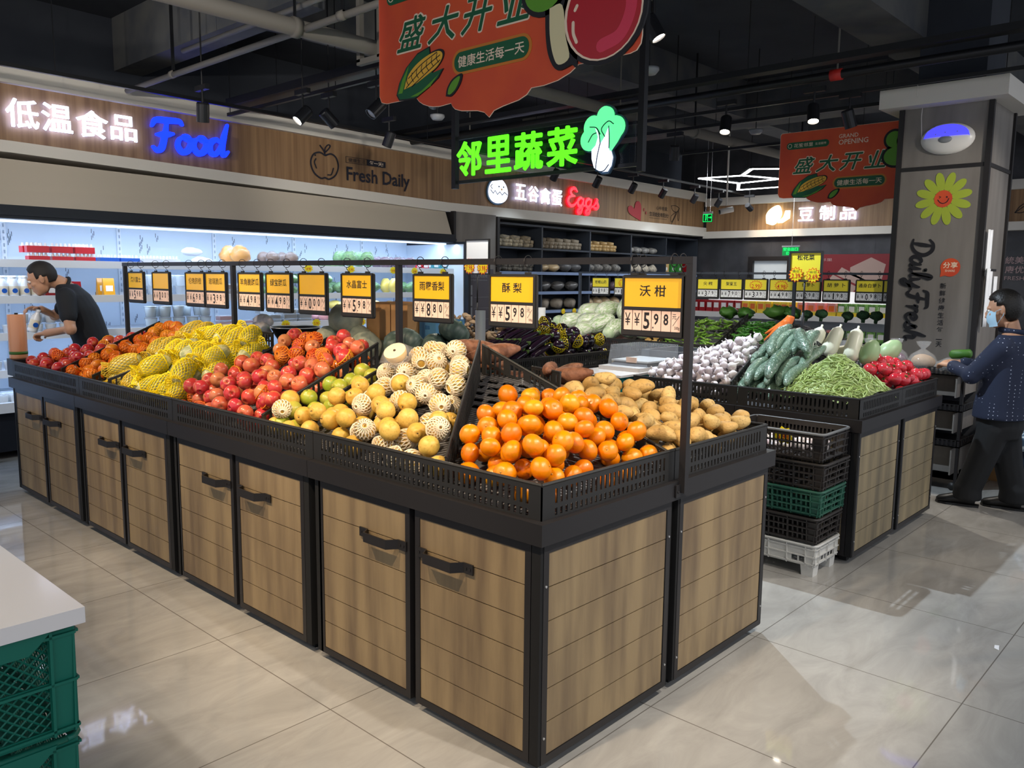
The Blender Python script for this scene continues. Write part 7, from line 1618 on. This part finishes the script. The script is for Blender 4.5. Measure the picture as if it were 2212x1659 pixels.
MB().hexa([(2.84, 1.54, .925), (3.2, 1.54, .925), (3.2, 1.84, .925), (2.84, 1.84, .925), (2.88, 1.56, .95), (3.2, 1.56, .95), (3.2, 1.82, .95), (2.88, 1.82, .95)]).build('scale_body', 'grey_plastic', sc)
MB().box(2.86, 1.54, .95, 3.2, 1.84, .96).build('weigh_pan', 'steel', sc)
MB().hexa([(2.83, 1.53, .926), (3.21, 1.53, .926), (3.21, 1.85, .926), (2.83, 1.85, .926), (2.86, 1.53, 1.06), (3.21, 1.53, 1.06), (3.21, 1.85, 1.06), (2.86, 1.85, 1.06)]).build('dust_cover', 'film_clear', sc)
MB().box(2.832, 1.62, .95, 2.842, 1.70, .985).build('red_label', 'card_pink', sc)
# shallow dark bin on the scale side
bn = thing('black_bin', 'shallow grey bin behind the garlic heap under the far peppers', 'bin', (3.45, 1.68, .0)); 
MB().perf(lambda u, v, n: Vector((u, v, 1.0+n)), [3.28, 3.3, 3.7, 3.72], [1.54, 1.56, 1.86, 1.88], lambda i, j: i == 1 and j == 1, -.14, 0).build('bin_walls', 'grey_plastic', bn); MB().box(3.3, 1.56, .86, 3.7, 1.86, .87).build('bin_floor', 'grey_plastic', bn); MB().box(3.3, 1.56, 0, 3.7, 1.86, .855).build('bin_stand', 'crate_black', bn)
# steel posts
for x, y, h, nm in ((2.46, 2.72, 1.27, 'shining steel post rising behind the dark pumpkins'), (4.6, 3.98, 1.21, 'shining steel post left of the long chinese cabbages')):
    t = thing('steel_post', nm, 'post', (x, y, 0), 0, None); MB().lathe([(0, 0), (.11, 0), (.11, .01), (.037, .02), (.037, h), (0, h)], 24, Matrix.Translation((x, y, 0))).build('tube', 'steel', t, True)
# cardboard boxes on the ridge
def carton_box(x0, y0, z0, x1, y1, z1, mat, label):
    t = thing('cardboard_box', label, 'box', ((x0+x1)/2, (y0+y1)/2, z0))
    MB().perf(lambda u, v, n: Vector((x0+n, u, v)), [y0, y0+(y1-y0)*.36, y0+(y1-y0)*.64, y1], [z0, z1-.05, z1-.03, z1], lambda i, j: i == 1 and j == 1, 0, .006).build('front_panel', mat, t)
    b = MB(); b.box(x0+.006, y0, z0, x1, y0+.006, z1); b.box(x0+.006, y1-.006, z0, x1, y1, z1); b.box(x1-.006, y0+.006, z0, x1, y1-.006, z1); b.box(x0+.006, y0+.006, z0, x1-.006, y1-.006, z0+.006); b.build('carton_body', mat, t); return t
carton_box(1.08, 2.03, 1.01, 1.32, 2.05+.19, 1.365, 'cardboard', 'tall brown carton standing on the ridge left of the second post')
carton_box(1.08, 1.885, 1.01, 1.32, 2.022, 1.36, 'cardboard', 'narrow brown carton standing on the ridge right of the second post')
carton_box(1.15, 1.74, 1.0, 1.36, 1.87, 1.28, 'cardboard_blue', 'blue carton with a slot half hidden behind a yellow price tag')
# white paper bags and a black bowl on the ridge above the melons
lay('b', None, None, lambda k: item_bag('garlic_skin', 60+k, 1.0, .7, 'wrapped_bundle', True), [(.95, 3.42, 1.10, .15, Euler((0, 0, .3))), (1.0, 3.24, 1.09, .17, Euler((0, 0, 1.3))), (1.08, 3.34, 1.16, .13, Euler((0, 0, 2)))], lambda i: ['white wrapped bundle on the ridge, nearest the third post', 'white wrapped bundle left of the black bowl', 'small white wrapped bundle behind the other two'][i], 'white wrapped bundles', 1)
t = thing('black_bowl', 'black bowl with a pale rim on the ridge above the upper apples', 'bowl', (1.12, 3.02, 1.03)); MB().lathe([(0, 0), (.08, 0), (.15, .13), (.155, .135), (.145, .13), (.075, .012), (0, .012)], 28, Matrix.Translation((1.12, 3.02, 1.05))).build('bowl_body', 'can_black', t, True); MB().tube([(1.12+.152*cos(a), 3.02+.152*sin(a), 1.185) for a in [2*pi*i/28 for i in range(29)]], .004, 5, caps=False).build('rim', 'steel', t, True)
divider(.80, 2.75, .80, 3.10, 'lattice piece lying on the ridge before the black bowl', D1, .09)
# orange-tinted bag roll and a hanging clear bag at the far left
t = thing('bag_roll', 'thick pinkish orange plastic bag roll standing at the far end of the island', 'bag roll', (.10, 4.89, .915)); MB().lathe([(.018, 0), (.056, 0), (.057, .01), (.057, .30), (.055, .305), (.018, .305)], 28, Matrix.Translation((.10, 4.89, .915)), cap=False).build('roll_body', M('roll_orange', '#e8a071', .3, alpha=.92, coat=.4), t, True)
MB().lathe([(.0575, .03), (.0578, .03), (.0578, .05), (.0575, .05)], 28, Matrix.Translation((.10, 4.89, .915)), cap=False).build('printed_band', 'leaf_green', t, True); MB().tube([(.10, 4.89, .80), (.10, 4.89, 1.23)], .012, 8).build('spindle', 'black_steel', t, True)
MB().box(.04, 4.80, .80, .16, 4.95, .914).build('holder', 'black_steel', t)
# fire hydrant notice on the grey boards and a framed notice on a stand
Fn = F_at(FB, .105)
t = thing('wall_notice', 'dark grey fire hydrant instruction notice on the boards beside the fridge', 'notice', FB.P(5.65, 1.3, .1))
mb = MB(); mb.fbox(Fn, 5.36, 5.99, .75, 1.62, 0, .006); mb.build('panel', M('notice_grey', '#4c4850', .5), t)
mb = MB(); text(mb, Fn, '消火栓使用说明', 5.50, 1.50, .36, .055, n=.007); text(mb, Fn, 'Fire Hydrant Instructions', 5.50, 1.455, .36, .025, n=.007)
for i in range(4): mb.fbox(Fn, 5.60, 5.95, 1.235-.15*i, 1.238-.15*i, .006, .0075)
mb.build('lettering', 'lamp_off', t)
for i in range(4): mb = MB(); mb.fbox(Fn, 5.44, 5.56, 1.27-.15*i, 1.40-.15*i, .006, .008); mb.build('picture_square', 'lamp_off', t)
def stand_sign(x, y, zb, zt, w_, h_, label, face, stars, F0=(0, -1, 0), name=None):
    t = thing('sign_stand', label, 'sign', (x, y, zb)); F = Fr((x, y, 0), F0)
    MB().tube([(x, y, zb), (x, y, zb+.2)], .009, 8).build('lower_pole', 'black_steel', t, True); MB().tube([(x, y, zb+.2), (x, y, zt-h_)], .006, 8).build('upper_pole', 'black_steel', t, True)
    MB().lathe([(0, 0), (.05, 0), (.045, .008), (.009, .02), (0, .02)], 20, Matrix.Translation((x, y, zb-.002))).build('foot', 'black_plastic', t, True)
    mb = MB(); mb.perf(F.P, [-w_/2, -w_/2+.012, w_/2-.012, w_/2], [zt-h_, zt-h_+.012, zt-.012, zt], lambda i, j: i == 1 and j == 1, -.008, .008); fr_ = mb.build('frame', 'black_plastic', t)
    mb = MB(); mb.fbox(F, -w_/2+.01, w_/2-.01, zt-h_+.01, zt-.01, -.004, .002); mb.build('card', face, t)
    if name: mb = MB(); text(mb, F, name, -.055, zt-.055, .11, .034, n=.003, bold=.01); mb.build('lettering', 'ink', t)
    for (sx, sz, r1, tx, hd) in stars:
        mb = MB(); mb.prism(starburst(sx, sz, r1, r1, 13, .76), F, .0085, .010); sb = mb.build('starburst', 'star_red', t); mb = MB(); mb.prism(starburst(sx, sz, r1*.88, r1*.88, 13, .74), F, .010, .011); mb.build('starburst_face', 'star_yellow', sb)
        mb = MB(); text(mb, F, tx, sx-r1*.55, sz-r1*.45, r1*1.1, r1*.6, n=.0125, bold=.008); mb.build('price_lettering', 'red_ink', sb)
        if hd: mb = MB(); text(mb, F, hd, sx-r1*.45, sz+r1*.28, r1*.9, r1*.3, n=.0125); mb.build('name_lettering', 'ink', sb)
stand_sign(3.29, .69, 1.11, 1.69, .215, .19, 'tall yellow price stand 松花菜 with two starbursts rising above the luffas', 'tag_lemon', [(-.055, 1.545, .05, '2.39', '黄瓜'), (.055, 1.54, .05, '2.69', '丝瓜')], name='松花菜')
stand_sign(3.265, 3.565, 1.09, 1.83, .29, .30, 'black framed pale sign with starbursts on a thin pole before the fire notice', 'card_white', [(-.09, 1.60, .07, '7.98', '木耳'), (.07, 1.595, .07, '3.98', '香菇')])
# exit signs and camera
t = thing('exit_sign', 'small hanging green exit sign with running figure at the far corner', 'exit sign', (9.0, 4.66, 2.38)); F = FW(9.0); mb = MB(); mb.fbox(F, -4.73, -4.58, 2.33, 2.445, -.02, 0); mb.build('box', 'exit_dark', t); mb = MB(); mb.fbox(F, -4.73, -4.58, 2.445, 2.48, -.02, .002); mb.build('top_case', 'white_paint', t)
mb = MB(); mb.perf(F.P, [-4.728, -4.72, -4.59, -4.582], [2.334, 2.342, 2.436, 2.444], lambda i, j: i == 1 and j == 1, .0005, .002); mb.perf(F.P, [-4.69, -4.683, -4.655, -4.648], [2.35, 2.425, 2.432, 2.44], lambda i, j: i == 1 and j == 0, .0005, .002); stroke(mb, F, [(-4.64, 2.395), (-4.60, 2.395)], .009, .0005, .002); mb.prism([(-4.612, 2.415), (-4.612, 2.375), (-4.592, 2.395)], F, .0005, .002); stroke(mb, F, [(-4.668, 2.42), (-4.672, 2.39), (-4.678, 2.36)], .008, .0005, .002); mb.build('pictogram', 'exit_green', t)
for y in (4.62, 4.69): MB().tube([(9.01, y, 2.48), (9.01, y, 4)], .003, 5).build('hanging_wire', 'chrome', t)
t = thing('exit_sign', 'lit green sign 安全出口 EXIT above the far doorway', 'exit sign', (12.6, 5.05, 2.0)); F = FW(12.6); mb = MB(); mb.fbox(F, -5.17, -4.86, 1.955, 2.105, -.02, 0); mb.build('box', M('exit_bright', '#0d7a3c', .4, emit=.35, ecol='#0a8a40'), t); mb = MB(); mb.fbox(F, -5.18, -4.85, 2.105, 2.13, -.022, .002); mb.build('top_case', 'lamp_off', t)
mb = MB(); text(mb, F, '安全出口', -5.15, 2.035, .27, .06, n=.002, bold=.015); text(mb, F, 'EXIT', -5.09, 1.968, .15, .05, n=.002, bold=.02); mb.build('lettering', 'exit_green', t); MB().tube([(12.61, 5.0, 2.13), (12.61, 5.0, 4)], .004, 5).build('hanging_wire', 'chrome', t)
t = thing('security_camera', 'white bullet camera on a drop pole in the far corner', 'camera', (9.0, 4.35, 2.48)); MB().tube([(9.0, 4.36, 2.55), (9.0, 4.36, 4)], .013, 8).build('pole', 'white_paint', t, True); MB().tube([(8.93, 4.42, 2.46), (9.06, 4.29, 2.50)], .04, 14).build('housing', 'white_paint', t, True); MB().tube([(8.92, 4.43, 2.457), (8.93, 4.42, 2.46)], .032, 12).build('lens', 'can_black', t, True)
# insect lamp on the pillar
t = thing('insect_lamp', 'white oval insect lamp glowing blue in its upper half on the pillar', 'lamp', (PX0-.05, .6, 2.66))
mb = MB(); c = Vector((PX0-.004, .605, 2.662)); mb.ball(c, (.075, .205, .125), 30, 18, fn=lambda v: Vector((min(v.x, 0), v.y, v.z))); mb.build('shell', M('lamp_shell', '#e6e3de', .3), t, True)
mb = MB()
ef = lambda y, z, k: Vector((c.x-.0765*k*sqrt(max(.02, 1-(y/.205)**2-(z/.125)**2))-.002, c.y+y, c.z+z))
mb.perf(lambda u, v, n: ef(-.172+.344*u, .012+v*(.104*sqrt(max(.0, 1-(abs(u-.5)*2)**2.2))-.010+.004), 1)+Vector((-n, 0, 0)), [i/28 for i in range(29)], [i/8 for i in range(9)], lambda i, j: False, 0, .003)
mb.build('blue_panel', M('lamp_blue', '#3a3cff', .3, emit=1.0, ecol='#4a48ff'), t, True)
mb = MB(); mb.ball(c+Vector((-.066, .0, -.012)), (.022, .055, .03), 16, 10); [mb.ball(c+Vector((-.082, dy, .03+dz)), .005, 8, 6) for dy, dz in ((-.09, .01), (0, .012), (.07, .0))]; mb.build('boss', 'lamp_off', t, True)
MB().tube([(PX0-.02, .80, 2.68), (PX0-.015, .815, 2.85), (PX0-.02, .81, 2.95), (PX0-.18, .81, 3.0), (PX0-.18, .81, 3.12)], .003, 5).build('power_cord', 'white_paint', t, True)
# white strips hanging on the pillar side
t = thing('plastic_strips', 'white plastic bags and strips hanging on the side of the pillar', 'bag', (5.85, .28, 1.5))
mb = MB()
for k, (x, z0, z1, w_) in enumerate(((5.80, 1.56, 1.93, .11), (5.78, 1.15, 1.62, .13), (5.92, 1.25, 1.6, .12), (6.05, 1.22, 1.56, .11))):
    mb.perf(lambda u, v, n: Vector((x-w_/2+u*w_, .268-.012*(k % 2)-.012*sin(u*9+k)-n, v)), [i/8 for i in range(9)], [z0+(z1-z0)*i/6 for i in range(7)], lambda i, j: False, 0, .003)
mb.build('strips', 'card_white', t, True); MB().box(5.72, .27, 1.60, 6.12, .285, 1.62).build('hook_rail', 'black_steel', t)
# rack in front of the pillar with bagged vegetables
t = thing('vegetable_rack', 'black wire rack on castors with grey sides before the pillar', 'rack', (5.1, .5, 0)); RX0, RX1, RY0, RY1 = 4.72, 5.30, .10, .94
for z in (.86, .60, .34):
    mb = MB(); mb.box(RX0, RY0, z-.02, RX1, RY1, z-.012); mb.perf(lambda u, v, n: Vector((RX0+n, u, v)), [RY0+(RY1-RY0)*i/56 for i in range(57)], [z-.02, z-.014, z+.005, z+.03, z+.035], lambda i, j: i % 2 == 0 and j in (1, 2), 0, .004); mb.perf(lambda u, v, n: Vector((u, RY0+n, v)), [RX0+(RX1-RX0)*i/40 for i in range(41)], [z-.02, z-.014, z+.005, z+.03, z+.035], lambda i, j: i % 2 == 0 and j in (1, 2), 0, .004); mb.build('basket_shelf', 'black_steel', t)
for x in (RX0, RX1-.02):
    for y in (RY0, RY1-.02): MB().box(x, y, .06, x+.02, y+.02, .85).build('upright', 'black_steel', t)
mb = MB(); mb.box(RX1-.03, RY0+.02, .1, RX1-.02, RY1-.02, .86); mb.build('back_sheet', 'grey_plastic', t)
for za, zb_ in ((.68, .83), (.42, .565), (.11, .305)): MB().box(RX0+.12, RY0+.02, za, RX0+.13, RY1-.02, zb_).build('grey_board', 'pillar_board', t); MB().box(RX0+.02, RY0+.05, za, RX1-.03, RY0+.06, zb_).build('grey_board', 'pillar_board', t); MB().box(RX0+.01, RY0, .08, RX1, RY1, .10).build('base_shelf', 'grey_plastic', t)
for x in (RX0+.03, RX1-.03):
    for y in (RY0+.03, RY1-.03): MB().tube([(x-.012, y, .03), (x+.012, y, .03)], .03, 14).build('castor', 'black_plastic', t, True)
def knotbag(x, y, z, w_, h_, fillmat, seed, label, knot=True):
    t = thing('clear_bag', label, 'bag', (x, y, z), 0, 'clear bags before the pillar'); off = Vector((seed, seed*2, 0)); f_ = lambda v: v*(1+.18*noise.noise(v*9+off))
    MB().ball((x, y, z+h_*.30), (w_*.42, w_*.42, h_*.28), 14, 9, fn=f_).build('contents', fillmat, t, True)
    mb = MB(); n = 16; prof = [(.30, 0), (.50, .05), (.52, .3), (.40, .55), (.16, .72), (.07, .78)]+([(.20, .92), (.26, 1.05)] if knot else [(.0, .79)])
    sk = random.Random(seed); mb.lathe([(r*w_, zz*h_) for r, zz in prof], 18, Matrix.Translation((x, y, z)), ribs=7, ramp=.12, cap=False); mb.build('film', 'film_clear', t, True)
for a in ((4.80, .80, .86, .18, .20, 'eggplant_skin', 1, 'knotted clear bag with dark vegetables, left end of the rack'), (4.80, .60, .86, .18, .21, 'pk_purple', 2, 'knotted clear bag with red onions beside the dark one'), (4.80, .41, .86, .20, .20, 'ginger_skin', 3, 'knotted clear bag with pale roots in the middle of the rack'), (4.80, .235, .86, .17, .13, 'dark_goods', 4, 'rounded clear bag with mushrooms right of the pale roots')): knotbag(*a, knot=a[3] != .17)
lay('cu', None, None, lambda k: single('cucumber_pack', MB().tube([(-1.2, 0, 0), (-1, 0, 0), (1, .05, 0), (1.2, 0, 0)], [.3, .55, .55, .3], 12), 'leaf_green', 'vegetable'), [(4.86, .17, .99, .06, Euler((0, .1, 1.6))), (4.95, .16, .90, .06, Euler((0, 0, 1.5))), (4.84, .15, .90, .055, Euler((0, 0, 1.7)))], lambda i: ['green wrapped vegetable held above the rack by the woman', 'green wrapped vegetable lying at the back by the woman', 'green wrapped vegetable lying at the rack front edge by the woman'][i], 'green wrapped vegetables', 1)
knotbag(4.85, .38, .60, .14, .16, 'garlic_skin', 7, 'small knotted clear bag with garlic on the middle rack shelf')
# parcels behind the woman's legs
tag(MB().box(5.3, -.25, .0, 5.6, .06, .38).build('cardboard_box', 'cardboard', loc=(5.4, -.1, 0)), 'brown carton on the floor behind the legs of the woman', 'box')
# bags on island 2's back part
knotbag(3.74, .62, D2(3.74, .62)+.005, .17, .22, 'gourd_skin', 9, 'clear knotted bag with pale gourd at the back of the tomato tray'); knotbag(3.62, .84, D2(3.62, .84)+.005, .17, .2, 'daikon_skin', 10, 'clear knotted bag with white roots behind the white gourds')
lay('br', None, None, lambda k: single('broccoli', MB().ball((0, 0, .2), (.8, .8, .6), 14, 9, fn=lambda v: v*(1+.2*noise.noise(v*3))).tube([(0, 0, .1), (0, 0, -.8)], [.3, .22], 8), 'broccoli', 'broccoli'), [(5.85, 1.62, 1.19, .07, Euler((0, .2, 0))), (5.90, 1.78, 1.18, .065, Euler((.2, 0, 1))), (5.88, 1.25, 1.19, .07, Euler((.1, 0, 2))), (5.84, 1.12, 1.19, .07, Euler((0, .3, 0))), (5.9, 1.4, 1.18, .065, Euler((.3, 0, 0)))], lambda i: 'dark broccoli head on the far ridge under the tag rail', 'broccoli heads', 1)
lay('lf', None, None, lambda k: single('leafy_bunch', MB().ball((0, 0, 0), (1.1, .8, .6), 16, 10, fn=lambda v: v*(1+.5*noise.noise(v*3.2+Vector((k, 0, 0))))), 'leaf_green', 'greens'), [(5.9, 2.6, 1.18, .10, Euler((0, 0, 0))), (5.92, 2.42, 1.18, .09, Euler((0, 0, 1))), (5.88, 2.06, 1.2, .11, Euler((0, 0, 2))), (5.9, 1.92, 1.2, .09, Euler((.5, 0, 0)))], lambda i: 'leafy green bunch on the far ridge behind the peppers', 'leafy bunches on the far ridge', 1)
# bright floor reflections, laid as flat white patches
for i, (x, y, sx) in enumerate(((2.0, -.78, .05), (1.95, -.90, .03), (2.35, -1.05, .04))):
    tag(MB().add([(x, y, .002), (x+sx, y+.01, .003), (x+sx*.8, y+sx*.5, .004), (x+.01, y+sx*.4, .002)], [(0, 1, 2, 3)]).build('reflection_patch', 'card_white', loc=(x, y, 0)), ['white patch for a floor reflection, left of the two others', 'smallest white patch for a floor reflection before the crates', 'white patch for a floor reflection nearest the right edge'][i], 'reflection', 'floor reflection patches')
